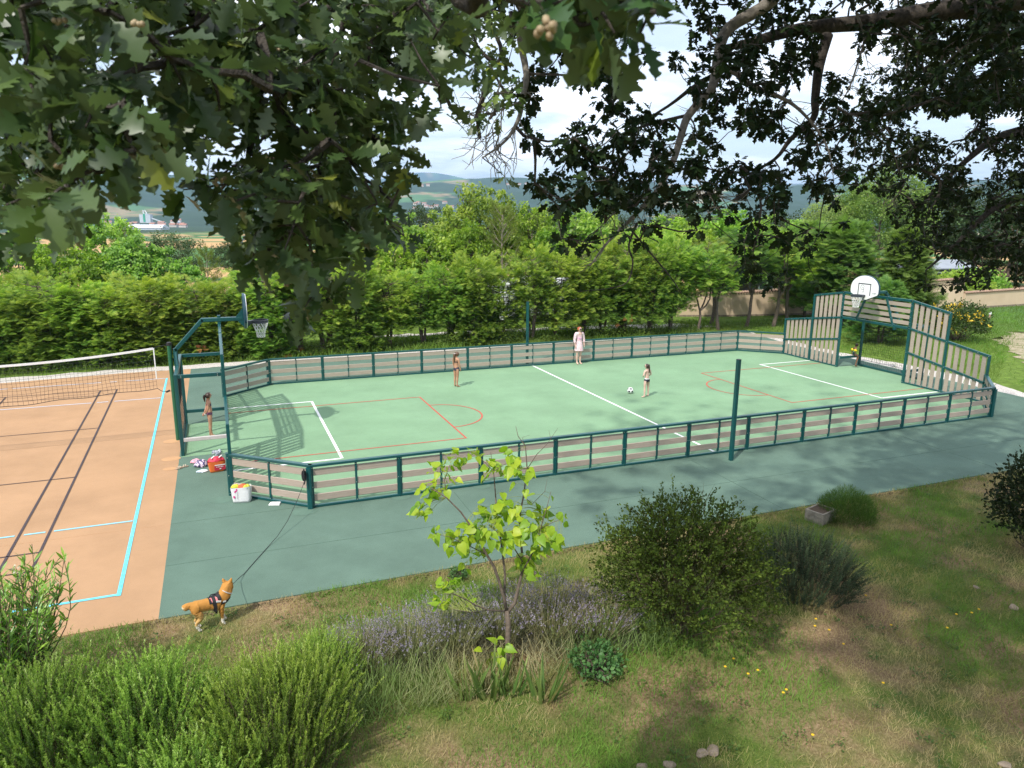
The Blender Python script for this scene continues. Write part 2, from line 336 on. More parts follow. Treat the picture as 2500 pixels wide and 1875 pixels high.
XL, XR, CY = -1.63, 23.63, 6.5       # end-wall faces, axis of the pitch
mb = MB(); mb.prism([(0, 0.02), (22, 0.02), (23.6, 1.5), (23.6, 4.8), (24.75, 4.8), (24.75, 8.2), (23.6, 8.2), (23.6, 11.5), (22, 12.95), (0, 12.95), (-1.6, 11.5), (-1.6, 8.2), (-2.85, 8.2), (-2.85, 4.8), (-1.6, 4.8), (-1.6, 1.5)], 0.0005, 0.004)
pt = mb.build('pitch_surface', PITCH); tag(pt, kind='structure')
def line(mb, a, b_, w, z=0.008):
    a, b_ = Vector((a[0], a[1], z)), Vector((b_[0], b_[1], z)); d = (b_-a).normalized(); n = Vector((-d.y, d.x, 0))*w/2
    mb.add([a-n, b_-n, b_+n, a+n], [(0, 1, 2, 3)])
WL = mat('white_line', (0.80, 0.81, 0.80), 0.7, (0.72, 0.74, 0.72), 12)
RL = mat('red_line', (0.50, 0.085, 0.055), 0.75, (0.43, 0.075, 0.05), 12)
CL = mat('cyan_line', (0.17, 0.58, 0.70), 0.7, (0.09, 0.5, 0.64), 12)
PL = mat('grey_line', (0.046, 0.034, 0.040), 0.75, (0.06, 0.045, 0.05), 12)
DL = mat('pale_line', (0.50, 0.55, 0.68), 0.7, (0.5, 0.56, 0.66), 12)
def marks(name, m, segs, parent, z=0.008):
    mb = MB()
    for s_ in segs: line(mb, *s_, z=z)
    return mb.build(name, m, parent)
ay0, ay1 = CY-3.31, CY+3.26
marks('white_marking', WL, [((11, 0.05), (11, 12.92), .08), ((XL+.05, ay1), (1.17+.04, ay1), .08), ((1.17, ay0), (1.17, ay1-.04), .08), ((XL+.05, ay0), (1.13, ay0), .08),
     ((XR-.05, ay1), (20.73-.04, ay1), .08), ((20.73, ay0), (20.73, ay1-.04), .08), ((XR-.05, ay0), (20.77, ay0), .08)], pt)
rs = []
for x0, x1, sg_ in ((XL+.05, 4.88, 1), (XR-.05, 17.09, -1)):
    for yy in (CY-2.72, CY+2.6): rs.append(((x0, yy), (x1+sg_*.025, yy), .05))
    rs.append(((x1, CY-2.695), (x1, CY+2.575), .05))
    pts = [(x1+sg_*(.025+1.32*math.sin(math.pi*i/40)), CY-.08+1.42*math.cos(math.pi*i/40)) for i in range(41)]
    rs += [(pts[i], pts[i+1], .05) for i in range(40)]
marks('red_marking', RL, rs, pt, 0.011)
YS = -2.77
cs = [((-3.58, YS-.05), (-3.74, 15.55), .07), ((-14, YS), (-3.615, YS), .07)]
marks('cyan_marking', CL, cs, oc)
ds = []
def dash(y, xs, w=.06):
    for a, b_ in xs: ds.append(((a, y), (b_, y), w))
dash(15.53, [(-14, -9.1), (-8.95, -6.05), (-5.75, -5.5), (-5.2, -3.8)]); dash(12.14, [(-14, -9.0), (-8.85, -5.93), (-5.77, -5.42), (-5.23, -3.77)])
dash(0.59, [(-14, -8.9), (-8.8, -5.8), (-5.64, -5.26), (-5.11, -3.66)])
marks('pale_blue_marking', DL, [d for d in ds if d[0][1] > 5], oc); marks('light_cyan_marking', mat('light_cyan_line', (0.24, 0.56, 0.68), 0.7, (0.21, 0.5, 0.62), 12), [d for d in ds if d[0][1] < 5], oc)
gs = [((-5.70, -1.3), (-5.89, 14.07), .05), ((-5.16, -1.3), (-5.35, 14.07), .05), ((-11.3, -1.28), (-5.16, -1.28), .035), ((-11.4, 14.06), (-5.35, 14.06), .04),
      ((-11.3, -0.43), (-5.19, -0.43), .035), ((-11.3, 4.035), (-5.25, 4.035), .035), ((-11.3, 8.65), (-5.3, 8.65), .035), ((-11.3, 13.25), (-5.34, 13.25), .035), ((-8.6, 8.65), (-8.85, 14.05), .045), ((-8.3, -1.28), (-8.4, 4.03), .045)]
marks('dark_marking', PL, gs, oc, 0.012)
# gravel strips
GRAVEL = mat('gravel', (0.62, 0.58, 0.54), 0.9, (0.34, 0.31, 0.28), 26, 3, spec=0.2, lo=0.4, hi=0.62, bump=0.9, bscale=40)
def irregular(name, pts, m, z, sub=0.5, jit=0.18, seed=1):
    rg = random.Random(seed); P = []
    n = len(pts)
    for i in range(n):
        a, b_ = Vector(pts[i]), Vector(pts[(i+1) % n]); k = max(1, int((b_-a).length/sub))
        for j in range(k):
            q = a.lerp(b_, j/k); P.append((q.x+rg.uniform(-jit, jit), q.y+rg.uniform(-jit, jit)))
    bm = bmesh.new(); vs = [bm.verts.new((x, y, z)) for x, y in P]; f = bm.faces.new(vs); bmesh.ops.triangulate(bm, faces=[f])
    if f.is_valid and f.normal.z < 0: pass
    bmesh.ops.recalc_face_normals(bm, faces=bm.faces); me = bpy.data.meshes.new(name); bm.to_mesh(me); bm.free(); me.materials.append(m)
    o = link(name, me); tag(o, kind='structure'); return o
irregular('gravel_strip', [(-15, 16.3), (-9.6, 16.6), (-5, 17.1), (5, 17.4), (12, 17.75), (26.2, 17.8), (26.6, 18.35), (12, 18.35), (4, 18.3), (-5, 18.15), (-10, 17.7), (-15, 17.4)], GRAVEL, -0.0085, seed=2)
irregular('gravel_strip', [(25.8, -4), (27.3, -4), (26.6, 1.9), (27.3, 3.4), (27.1, 7.5), (26.6, 9.6), (26.8, 18.2), (25.8, 18)], GRAVEL, -0.0125, seed=3)
irregular('gravel_path', [(37.5, 10.8), (35, 8.2), (31.5, 5.0), (28.5, 1.5), (33, 3), (38, 7), (44, 11.5), (41.5, 12.6)], mat('path_gravel', (0.40, 0.33, 0.24), 0.95, (0.16, 0.16, 0.06), 2.2, 8, bump=0.6, bscale=40), 0.004, jit=0.35, seed=4)
irregular('gravel_path', [(20.3, 21.2), (24.6, 19.9), (26.4, 20.2), (25.2, 21.6), (21.5, 22.6), (16, 23), (6, 23.4), (6, 22.6), (15, 22.2)], GRAVEL, 0.006, jit=0.2, seed=5)
# ------------------------------------------------------------------ barrier fences
H = 1.02
def bolts(mb, pts, nrm, r=0.011):
    n = Vector(nrm)
    for p in pts:
        mb.tube([Vector(p), Vector(p)+n*0.008], r, 6, STEEL)
def fence(p0, p1, npan, label, end0=True, end1=True):
    """barrier of npan panels from p0 to p1; the playing side is on the left of p0->p1, boards hang on the inside"""
    p0, p1 = Vector((*p0, 0)), Vector((*p1, 0)); d = p1-p0; Ln = d.length; rz = math.atan2(d.y, d.x); w = Ln/npan
    root = empty('barrier_fence', p0, rz, label, 'fence')
    # local frame: x along, +y towards the pitch
    r = MB(); r.bar((-0.04, 0.0, H-0.03), (Ln+0.04, 0.0, H-0.03), 0.115, 0.06, m=TEAL); r.build('top_rail', TEAL, root)
    r = MB(); r.bar((0, 0.0, 0.034), (Ln, 0.0, 0.034), 0.07, 0.055, m=TEAL); r.build('bottom_rail', TEAL, root)
    pm = MB()
    for sx_ in (-0.031, 0.031): pm.bar((sx_, 0, 0.0), (sx_, 0, H-0.06), 0.056, 0.05, up=(0, 1, 0), m=TEAL)
    pm.bar((0, 0.0, 0), (0, 0.0, H-0.065), 0.03, 0.09, up=(0, 1, 0), m=TEAL)
    bolts(pm, [(sx_, -0.025, z) for sx_ in (-0.031, 0.031) for z in (0.03, 0.49, 0.93)], (0, -1, 0)); bolts(pm, [(sx_, 0.025, z) for sx_ in (-0.031, 0.031) for z in (0.03, 0.49, 0.93)], (0, 1, 0))
    pme = pm.mesh('post')
    hm = MB(); hm.bar((0, 0, 0), (0, 0, H-0.06), 0.056, 0.05, up=(0, 1, 0), m=TEAL)
    bolts(hm, [(0, -0.025, z) for z in (0.03, 0.49, 0.93)], (0, -1, 0)); bolts(hm, [(0, 0.025, z) for z in (0.03, 0.49, 0.93)], (0, 1, 0)); hme = hm.mesh('end_post')
    mm = MB(); mm.bar((0, -0.012, 0.05), (0, -0.012, H-0.06), 0.05, 0.03, up=(0, 1, 0), m=TEAL); mm.bar((0, 0.016, 0.05), (0, 0.016, H-0.06), 0.024, 0.04, up=(0, 1, 0), m=TEAL)
    bolts(mm, [(0, -0.028, z) for z in (0.07, 0.49, 0.93)], (0, -1, 0)); bolts(mm, [(0, 0.036, z) for z in (0.07, 0.49, 0.93)], (0, 1, 0)); mme = mm.mesh('middle_post')
    bmm = MB(); bmm.bar((0.05, 0, 0), (w-0.05, 0, 0), 0.03, 0.155, up=(0, 0, 1), bev=0.006); bme = bmm.mesh('board', BOARD)
    for i in range(npan+1):
        if i in (0, npan): link('end_post', hme, root, (0.03 if i == 0 else Ln-0.03, 0, 0))
        else: link('post', pme, root, (i*w, 0, 0))
    for i in range(npan):
        link('middle_post', mme, root, ((i+.5)*w, 0, 0))
        for z in (0.825, 0.52, 0.232): link('board', bme, root, (i*w, 0.006, z))
    return root
# drawn so that the pitch lies to the left of the direction
fence((0, 0), (22, 0), 11, 'long near side barrier fence of beige boards between pitch and dark green apron')
fence((22, 12.97), (0, 12.97), 11, 'long far side barrier fence of beige boards with teal rail in front of the hedge')
YI, YO = 1.45, 11.55
fence((XL-.02, YI), (0, 0), 1, 'short angled corner barrier panel beside the white bag')
fence((0, 12.97), (XL-.02, YO), 1, 'short angled corner barrier panel behind the left goal toward the hedge')
fence((22, 0), (XR+.02, YI), 1, 'short angled corner barrier panel at the right end by the gravel')
fence((XR+.02, YO), (22, 12.97), 1, 'short angled corner barrier panel at the far right below the tree trunks')
cpost = MB()
for (x, y) in ((0, 0), (22, 0), (22, 12.97), (0, 12.97)):
    pass
def corner_post(x, y, label, rz):
    o = empty('corner_post', (x, y, 0), rz, label, 'post')
    mb = MB(); mb.bar((0, -0.02, 0), (0, -0.02, H-0.062), 0.12, 0.085, up=(0, 1, 0), m=TEAL, bev=0.02); mb.build('post', TEAL, o)
    mb = MB(); mb.lathe([(0.02, 0), (0.15, 0.001), (0.17, 0.003)][::-1], 20, m=mat('rubber_patch', (0.105, 0.18, 0.135), 0.9), org=(0, -0.06, 0.0)); 
    return o
corner_post(-0.035, -0.035, 'teal corner post of the pitch fence with the leash coil hung on it', R(-22))
corner_post(22.035, -0.035, 'teal corner post of the pitch fence nearest the gravel at right', R(22))
corner_post(22.035, 13.0, 'teal corner post at the far right of the pitch fence', R(158))
corner_post(-0.035, 13.0, 'teal corner post at the far left of the pitch fence', R(202))
# round patches of newer rubber around the post feet
PATCH = mat('rubber_patch', (0.11, 0.19, 0.142), 0.9, (0.10, 0.175, 0.13), 3)
mb = MB()
for (x, y, r_) in [(i*2, -0.10, 0.2) for i in range(1, 11)]+[(-0.2, -0.18, .26), (-1.85, 1.2, .27), (10.96, -0.66, .24), (22.1, -.2, .2)]:
    mb.add([(x+r_*math.cos(a)*1.1, y+r_*math.sin(a)*.8, 0.0045) for a in [2*math.pi*k/20 for k in range(20)]], [tuple(range(20))])
mb.build('rubber_patch', PATCH, ap)
mb = MB()
for (x, y, r_) in [(-3.1, 4.75, .24), (-3.15, 6.45, .24), (-3.1, 3.9, .16)]:
    mb.add([(x+r_*math.cos(a), y+r_*math.sin(a)*.8, 0.0045) for a in [2*math.pi*k/20 for k in range(20)]], [tuple(range(20))])
mb.build('rubber_patch', mat('orange_patch', (0.5, 0.29, 0.145), 0.9), oc)
# ------------------------------------------------------------------ goal walls with hoop
def zline(s, k):       # sloping rails: s = distance from the goal post outwards, k = level
    return {0: 0.035, 1: 1.26-0.165*s, 2: 2.21-0.155*s, 3: 3.29-0.17*s}[k]
NETM = mat('dark_net', (0.02, 0.022, 0.024), 0.8)
CORD = mat('white_cord', (0.75, 0.75, 0.73), 0.8)
RIMM = mat('rim_black', (0.03, 0.036, 0.05), 0.4, spec=0.6)
def goal_wall(name, loc, rz, label, pale_bar):
    """local frame: x across (along the wall), -y towards the pitch, z up; origin at the middle of the goal line"""
    root = empty(name, loc, rz, label, 'goal')
    fr = 0.085
    for sgn in (-1, 1):
        fm = MB(); X = lambda s: sgn*(1.72+s)
        def rail(s0, s1, k, w=fr): fm.bar((X(s0), 0, zline(s0, k)), (X(s1), 0, zline(s1, k)), 0.07, w, m=TEAL)
        rail(0.0, 3.36, 0, 0.07); rail(0.0, 3.36, 1); rail(0.0, 3.36, 2); rail(0.0, 1.66, 3)
        def stile(s, k0, k1, w=fr): fm.bar((X(s), 0, zline(s, k0) if k0 else 0), (X(s), 0, zline(s, k1)+fr/2-.004), w, 0.075, up=(0, 1, 0), m=TEAL)
        stile(0.0, 0, 3, 0.10); stile(1.66, 0, 3); stile(3.36, 0, 2)
        pts = []
        for k, s1 in ((0, 3.36), (1, 3.36), (2, 3.36), (3, 1.66)):
            n = int(s1/0.4)
            for i in range(n+1):
                s_ = s1*i/n; pts.append((X(s_), -0.036, zline(s_, k)+(.03 if k == 0 else 0)))
        bolts(fm, pts, (0, -1, 0), 0.013)
        fm.build('side_frame', TEAL, root)
        for (s0, s1, k) in ((0, 1.66, 0), (1.66, 3.36, 0), (0, 1.66, 1), (1.66, 3.36, 1), (0, 1.66, 2)):
            sm_ = MB(); n = 6; g = (s1-s0-0.10)/n
            for i in range(n):
                s_ = s0+0.05+g*(i+.5); z0, z1 = zline(s_, k)+.03, zline(s_, k+1)-.03
                sm_.bar((X(s_), 0.012, z0), (X(s_), 0.012, z1), 0.160, 0.025, up=(0, 1, 0))
            sm_.build('slat_panel', BOARD, root)
    # cross beam over the goal mouth
    fm = MB(); fm.bar((-1.72, 0, 2.21), (1.72, 0, 2.21), 0.075, 0.10, m=TEAL); fm.bar((-1.72, 0, 3.29), (1.72, 0, 3.29), 0.075, 0.10, m=TEAL)
    fm.bar((-0.93, 0, 2.23), (-0.50, 0, 3.27), 0.075, 0.085, up=(0, -1, 0), m=TEAL); fm.bar((0.93, 0, 2.23), (0.50, 0, 3.27), 0.075, 0.085, up=(0, -1, 0), m=TEAL)
    bolts(fm, [(sx_*(0.93-.43*t_), -0.036, 2.23+1.04*t_) for sx_ in (-1, 1) for t_ in (0, .28, .6)]+[(1.72*sx_, -0.04, z) for sx_ in (-1, 1) for z in (2.3, 2.45, 2.65, 2.9, 3.1)], (0, -1, 0), 0.013)
    fm.build('lintel_frame', TEAL, root)
    sm_ = MB()
    for i in range(4):
        z = 2.40+0.235*i; xd = 0.93-.43*(z-2.23)/1.04
        for a, b_ in ((-1.67, -xd-.03), (-xd+.03, xd-.03), (xd+.03, 1.67)): sm_.bar((a, 0.014, z), (b_, 0.014, z), 0.025, 0.150)
    sm_.build('lintel_slats', BOARD, root)
    # box behind the goal line (at +y)
    D = 1.18
    bx = MB()
    for sx_ in (-1.58, 1.58):
        bx.bar((sx_, D, 0), (sx_, D, 2.24), 0.10, 0.09, up=(0, 1, 0), m=TEAL); bx.bar((sx_, 0.04, 2.19), (sx_, D, 2.19), 0.06, 0.10, m=TEAL)
    bx.bar((-1.6, D, 2.20), (1.6, D, 2.20), 0.10, 0.09, m=TEAL); bx.bar((-1.6, D, 0.05), (1.6, D, 0.05), 0.08, 0.08, m=TEAL)
    bolts(bx, [(sx_*1.635, y_, z) for sx_ in (-1, 1) for y_ in (.15, 1.05) for z in (2.17, 2.21)], (1, 0, 0), 0.013)
    bx.build('rear_frame', TEAL, root)
    for sx_ in (-1.58, 1.58):
        sb = MB(); mm_ = mat('pale_grey_board', (0.52, 0.49, 0.47), 0.5) if sx_ == pale_bar else TEAL
        sb.bar((sx_, 0.05, 0.44), (sx_, D, 0.44), 0.07, 0.10, m=mm_); o = sb.build('side_bar', mm_, root)
        if sx_ == pale_bar: o['label'] = 'pale grey side bar'
    nb = MB(); step = 0.105
    n = int(3.1/step)
    for i in range(n+1):
        x = -1.55+3.1*i/n; nb.tube([(x, D-.01, 0.08), (x+.01, D+.05, 1.0), (x, D-.01, 2.16)], 0.0032, 3, cap=False)
    for i in range(21):
        z = 0.10+2.05*i/20; nb.tube([(-1.55, D, z), (0, D+.05*math.sin(math.pi*i/20), z-.01), (1.55, D, z)], 0.0032, 3, cap=False)
    nb.build('goal_net', NETM, root)
    # arm carrying the backboard
    am = MB()
    am.bar((0, D+.03, 1.85), (0, D+.03, 2.68), 0.12, 0.11, up=(0, 1, 0), m=TEAL)
    am.bar((0, D+.03, 2.64), (0, 0.44, 3.47), 0.12, 0.11, up=(0, .7, .7), m=TEAL); am.bar((0, 0.47, 3.46), (0, -0.62, 3.46), 0.12, 0.11, m=TEAL)
    am.bar((-.28, D, 2.2), (0, D+.03, 2.62), 0.05, 0.06, m=TEAL); am.bar((.28, D, 2.2), (0, D+.03, 2.62), 0.05, 0.06, m=TEAL)
    am.bar((0, 0, 3.28), (0, 0, 3.58), 0.10, 0.09, up=(0, 1, 0), m=TEAL)
    for sx_ in (-.05, .05):
        am.add([(sx_-.004, -.5, 3.40), (sx_-.004, -.66, 3.22), (sx_-.004, -.66, 3.76), (sx_-.004, -.46, 3.52), (sx_+.004, -.5, 3.40), (sx_+.004, -.66, 3.22), (sx_+.004, -.66, 3.76), (sx_+.004, -.46, 3.52)],
               [(0, 1, 2, 3), (7, 6, 5, 4), (0, 4, 5, 1), (1, 5, 6, 2), (2, 6, 7, 3), (3, 7, 4, 0)], TEAL)
    am.build('hoop_arm', TEAL, root)
    # backboard: fan shape, 1.2 m wide
    ol = [(-0.14, 3.20), (0.14, 3.20), (0.66, 3.42), (0.69, 3.50), (0.69, 3.66)]
    ol += [(0.69*math.cos(a), 3.66+0.50*math.sin(a)) for a in [math.pi*k/24 for k in range(1, 24)]]+[(-0.69, 3.66), (-0.69, 3.50), (-0.66, 3.42)]
    yb = -0.75
    bb = MB(); n = len(ol)
    bb.add([(x, yb, z) for x, z in ol]+[(x, yb+.02, z) for x, z in ol], [tuple(range(n)), tuple(range(2*n-1, n-1, -1))]+[(i, n+i, n+(i+1) % n, (i+1) % n) for i in range(n)], mat('board_white', (0.8, 0.8, 0.79), 0.35, (0.77, 0.77, 0.76), 5))
    bo = bb.build('backboard', None, root)
    eb = MB(); k2 = [(x*1.03, 3.68+(z-3.68)*1.045) for x, z in ol]
    eb.add([(x, yb+.021, z) for x, z in k2]+[(x, yb+.085, z) for x, z in k2], [tuple(range(n)), tuple(range(2*n-1, n-1, -1))]+[(i, n+i, n+(i+1) % n, (i+1) % n) for i in range(n)], mat('board_edge', (0.012, 0.05, 0.075), 0.4))
    eb.build('board_backing', None, bo)
    ink = mat('board_ink', (0.02, 0.02, 0.045), 0.6)
    mk = MB()
    def stroke(pts, w): 
        for a, b_ in zip(pts[:-1], pts[1:]): mk.bar((a[0], yb-.002, a[1]), (b_[0], yb-.002, b_[1]), 0.002, w, up=(-(b_[1]-a[1]), 0, b_[0]-a[0]))
    stroke([(-0.30, 3.37), (-0.30, 3.83)], .04); stroke([(0.30, 3.37), (0.30, 3.83)], .04); stroke([(-0.32, 3.83), (0.32, 3.83)], .04)
    mk.build('target_square', ink, bo)
    mk = MB()     # round emblem: a G with a 3 hung below it
    cx_, cz_ = -0.10, 3.685
    stroke([(cx_+.09*math.cos(a), cz_+.095*math.sin(a)) for a in [R(5)+k*R(300)/18 for k in range(19)]], .013)
    stroke([(cx_+.0, cz_-.015), (cx_+.045, cz_-.015), (cx_+.075, cz_-.03), (cx_+.082, cz_-.06), (cx_+.05, cz_-.095)], .013)
    stroke([(cx_+.05, cz_-.095)]+[(cx_+.045+.045*math.cos(a), cz_-.145+.05*math.sin(a)) for a in [R(80)-k*R(230)/10 for k in range(11)]], .013)
    mk.build('emblem', mat('emblem_grey', (0.09, 0.09, 0.10), 0.6), bo)
    mk = MB()     # small maker's lettering bottom right
    x0, z0 = 0.42, 3.44
    stroke([(x0, z0+.05), (x0+.05, z0+.055)], .012); stroke([(x0+.024, z0+.05), (x0+.018, z0)], .012)
    stroke([(x0+.10, z0+.058), (x0+.07, z0+.05), (x0+.095, z0+.03), (x0+.065, z0+.006)], .012)
    stroke([(x0+.11, z0+.01), (x0+.12, z0+.06), (x0+.138, z0+.03), (x0+.158, z0+.065), (x0+.165, z0+.02)], .012)
    mk.build('maker_lettering', ink, bo)
    rm = MB(); zr = 3.36; yc = yb-0.36; rr_ = 0.225
    circ = [(rr_*math.cos(2*math.pi*k/28), yc+rr_*math.sin(2*math.pi*k/28), zr) for k in range(29)]
    for dz in (0.03, -0.03): rm.tube([(p[0], p[1], p[2]+dz) for p in circ], 0.014, 6, cap=False)
    for k in range(28):
        a, b_ = circ[k], circ[k+1]; rm.add([(a[0], a[1], zr-.03), (b_[0], b_[1], zr-.03), (b_[0], b_[1], zr+.03), (a[0], a[1], zr+.03)], [(0, 1, 2, 3)])
    rm.box((-0.09, yb-.16, zr-.05), (0.09, yb-.004, zr+.03)); rm.add([(-.09, yb-.14, zr-.03), (.09, yb-.14, zr-.03), (.0, yb-.02, zr-.16), (-.09, yb-.004, zr-.03), (.09, yb-.004, zr-.03)], [(0, 1, 2), (0, 2, 3), (1, 4, 2)])
    rm.build('hoop_rim', RIMM, bo)
    hn = MB(); nn = 12; rows = [(0.225, 0), (0.20, -.09), (0.165, -.18), (0.135, -.27), (0.115, -.36), (0.115, -.44)]
    for k in range(nn):
        for sg_ in (-1, 1):
            P = []
            for j, (rw, dz) in enumerate(rows):
                a = 2*math.pi*(k+sg_*0.5*(j % 2)+(0.5*sg_ if False else 0))/nn; P.append((rw*math.cos(a), yc+rw*math.sin(a), zr-.02+dz))
            hn.tube(P, 0.0075, 4, cap=False)
    P = [(0.115*math.cos(2*math.pi*k/nn), yc+.115*math.sin(2*math.pi*k/nn), zr-.46) for k in range(nn+1)]; hn.tube(P, .008, 4, cap=False)
    hn.build('hoop_net', CORD, bo)
    return root
goal_wall('goal_wall', (XR, CY, 0), R(-90), 'tall slatted goal end wall at right with white hoop backboard facing the pitch', 9)
goal_wall('goal_wall', (XL, CY, 0), R(90), 'slatted goal end wall at left seen edge-on with hoop on a bent teal arm', -1.58)
# fat end posts where the corner panels meet the end walls
for (x, y, lb) in ((XR+.03, YO, 'fat teal end post joining far corner panel to the right goal wall'), (XR+.03, YI, 'fat teal end post joining the right goal wall to the corner panel by the gravel'),
                   (XL-.03, YI, 'teal end post at the near end of the left goal wall behind the white bag'), (XL-.03, YO, 'teal end post at the far end of the left goal wall')):
    o = empty('end_post', (x, y, 0), 0, lb, 'post'); mb = MB(); mb.bar((0, 0, 0), (0, 0, H+.01), 0.13, 0.13, up=(0, 1, 0), m=TEAL, bev=.02); bolts(mb, [(-.03, -.066, .06), (-.03, -.066, .5), (-.03, -.066, .93)], (0, -1, 0), .013); mb.build('post', TEAL, o)
# free-standing square posts of the third net, on the halfway line
for (x, y, h, lb) in ((10.96, -0.64, 2.78, 'tall square teal post standing on the apron in front of the near fence'), (10.97, 13.52, 2.76, 'tall square teal post standing behind the far fence at the halfway line')):
    o = empty('net_post', (x, y, 0), R(4), lb, 'post'); mb = MB(); mb.bar((0, 0, 0), (0, 0, h), 0.10, 0.10, up=(0, 1, 0), m=TEAL, bev=.008); bolts(mb, [(.051, 0.01, z) for z in (.3, .9, 1.5, 2.1, 2.6)], (1, 0, 0), .012); mb.build('post', TEAL, o)
    mb = MB(); mb.bar((0, 0, h-.001), (0, 0, h+.012), 0.106, 0.106, up=(0, 1, 0)); mb.build('cap', mat('black_plastic', (0.02, 0.02, 0.022), 0.5), o)
# ------------------------------------------------------------------ volleyball net on the orange court
vn = empty('volleyball_post', (-2.99, 6.52, 0), 0, 'round dark green volleyball post beside the left goal', 'post')
mb = MB(); mb.lathe([(0.058, 0), (0.058, 2.80)], 18, POLEGREEN); mb.build('pole', POLEGREEN, vn, smooth=False)
mb = MB(); mb.lathe([(0.064, 2.78), (0.064, 2.86), (0.04, 2.875)], 18); mb.build('cap', mat('black_plastic', (0.02, 0.02, 0.022), 0.5), vn)
vo = empty('volleyball_post', (-12.6, 6.5, 0), 0, 'round dark green volleyball post at the far end of the net', 'post')
mb = MB(); mb.lathe([(0.058, 0), (0.058, 2.80)], 18); mb.build('pole', POLEGREEN, vo); mb = MB(); mb.lathe([(0.064, 2.78), (0.064, 2.86), (0.04, 2.875)], 18); mb.build('cap', mat('black_plastic', (0.02, 0.02, 0.022), 0.5), vo)
nr_ = empty('volleyball_net', (-3.4, 6.5, 0), 0, 'black volleyball net with white top tape hung between two round posts', 'net')
xe = -8.8
def ztop(t_): return 2.72-0.26*math.sin(math.pi*t_*0.9)*1.0 if False else 2.73-0.25*(1-(1-2*t_*0.5)**2)**1
def zt(x): t_ = -x/8.8; return 2.715-0.265*4*t_*(1-t_)
def zb(x): t_ = -x/8.8; return 1.57-0.23*min(1, t_*2.2)*(1 if t_ < .7 else max(0, (1-t_)/.3))-.02*math.sin(t_*40)
mb = MB(); npt = 44
xs = [xe*i/npt for i in range(npt+1)]
for x0, x1 in zip(xs[:-1], xs[1:]):
    mb.bar((x0, 0, zt(x0)), (x1, 0, zt(x1)), 0.012, 0.062)
mb.build('top_tape', mat('white_tape', (0.78, 0.78, 0.77), 0.6, (0.66, 0.66, 0.65), 40), nr_)
mb = MB(); dx = 0.105; n = int(8.8/dx)
for i in range(n+1):
    x = -i*dx; mb.tube([(x, 0, zt(x)), (x+.02*math.sin(i), .01, (zt(x)+zb(x))/2), (x+.03*math.sin(i*.7), 0, zb(x))], 0.0034, 3, cap=False)
for j in range(1, 11):
    mb.tube([(x, 0.004, zt(x)+(zb(x)-zt(x))*j/11) for x in xs], 0.0034, 3, cap=False)
mb.tube([(x, 0, zb(x)) for x in xs], 0.009, 5, cap=False)
mb.build('mesh', NETM, nr_)
mb = MB(); mb.bar((0.01, 0, 1.84), (0.01, 0, 2.73), 0.012, 0.03, up=(1, 0, 0)); mb.build('side_tape', WHITEP, nr_)
for P_ in ([(0.0, 0, 2.73), (0.2, 0, 2.78), (0.42, 0, 2.81)], [(0.0, 0, 1.58), (.12, 0, 1.48), (.3, 0, 1.46), (.42, 0, 1.49)], [(-8.8, 0, 2.71), (-9.2, 0, 2.8)], [(-8.8, 0, 1.57), (-9.2, 0, 1.55)]):
    mb = MB(); mb.tube(P_, .008, 5); mb.build('tie_cord', NETM, nr_)
mb = MB(); mb.tube([(.22, 0, 1.45), (.32, 0, 1.49)], .028, 6); mb.build('cord_clip', NETM, nr_)

# ------------------------------------------------------------------ air
mb = MB(); mb.box((-9800, -9800, -60), (9800, 9800, 520))
hz = mb.build('haze'); tag(hz, kind='stuff'); hm_ = bpy.data.materials.new('haze_air'); hm_.use_nodes = True; t = hm_.node_tree
for n_ in list(t.nodes):
    if n_.type == 'BSDF_PRINCIPLED': t.nodes.remove(n_)
pv = N(t, 'ShaderNodeVolumePrincipled'); pv.inputs['Color'].default_value = (0.44, 0.69, 1.0, 1); pv.inputs['Density'].default_value = 0.00013; pv.inputs['Anisotropy'].default_value = 0.2
L(t, pv.outputs[0], t.nodes['Material Output'].inputs['Volume']); hz.data.materials.append(hm_)
# ================================================================== vegetation
K = 2500/2212.0
RG = np.random.default_rng(11)
def dirs(n, rg, zlo=-1, zhi=1):
    z = rg.uniform(zlo, zhi, n); a = rg.uniform(0, 2*np.pi, n); r = np.sqrt(np.maximum(0, 1-z*z)); return np.stack([r*np.cos(a), r*np.sin(a), z], -1)
def leaf_strip(st, fold=0.12, curl=0.10):
    """leaf template from (s, half-width) stations: midrib + two edges"""
    V = []; F = []
    for s_, w in st:
        zc = -curl*s_*s_; V += [(-w, s_, zc+fold*w), (0, s_, zc), (w, s_, zc+fold*w)]
    for i in range(len(st)-1):
        a = 3*i; F += [(a, a+1, a+4, a+3), (a+1, a+2, a+5, a+4)]
    return np.array(V, float), np.array(F)
def oak_st(n, lob=4.0):
    st = []
    for i in range(n):
        s_ = i/(n-1); env = 0.43*math.sin(math.pi*min(1, s_**0.85*1.02))**0.8*(0.6+0.55*s_) if 0 < s_ < 1 else 0.012
        cw = math.cos(2*math.pi*lob*(s_-0.10)); lobe = 0.72+0.28*math.copysign(abs(cw)**.6, cw) if s_ < .97 else 1
        st.append((s_, max(0.012, env*lobe)))
    st[-1] = (1.0, 0.06); return st
OAK_HI = leaf_strip([(-0.12, .008)]+oak_st(31), .16, .16); OAK_LO = leaf_strip(oak_st(13, 3.0), .2, .15)
HEART = leaf_strip([(-0.35, .006), (0, .012), (-.06, .22), (.06, .40), (.2, .46), (.4, .40), (.62, .27), (.82, .12), (1, .008)], .22, .22)
OVAL = leaf_strip([(0, .02), (.25, .26), (.55, .30), (.8, .17), (1, .01)], .2, .2)
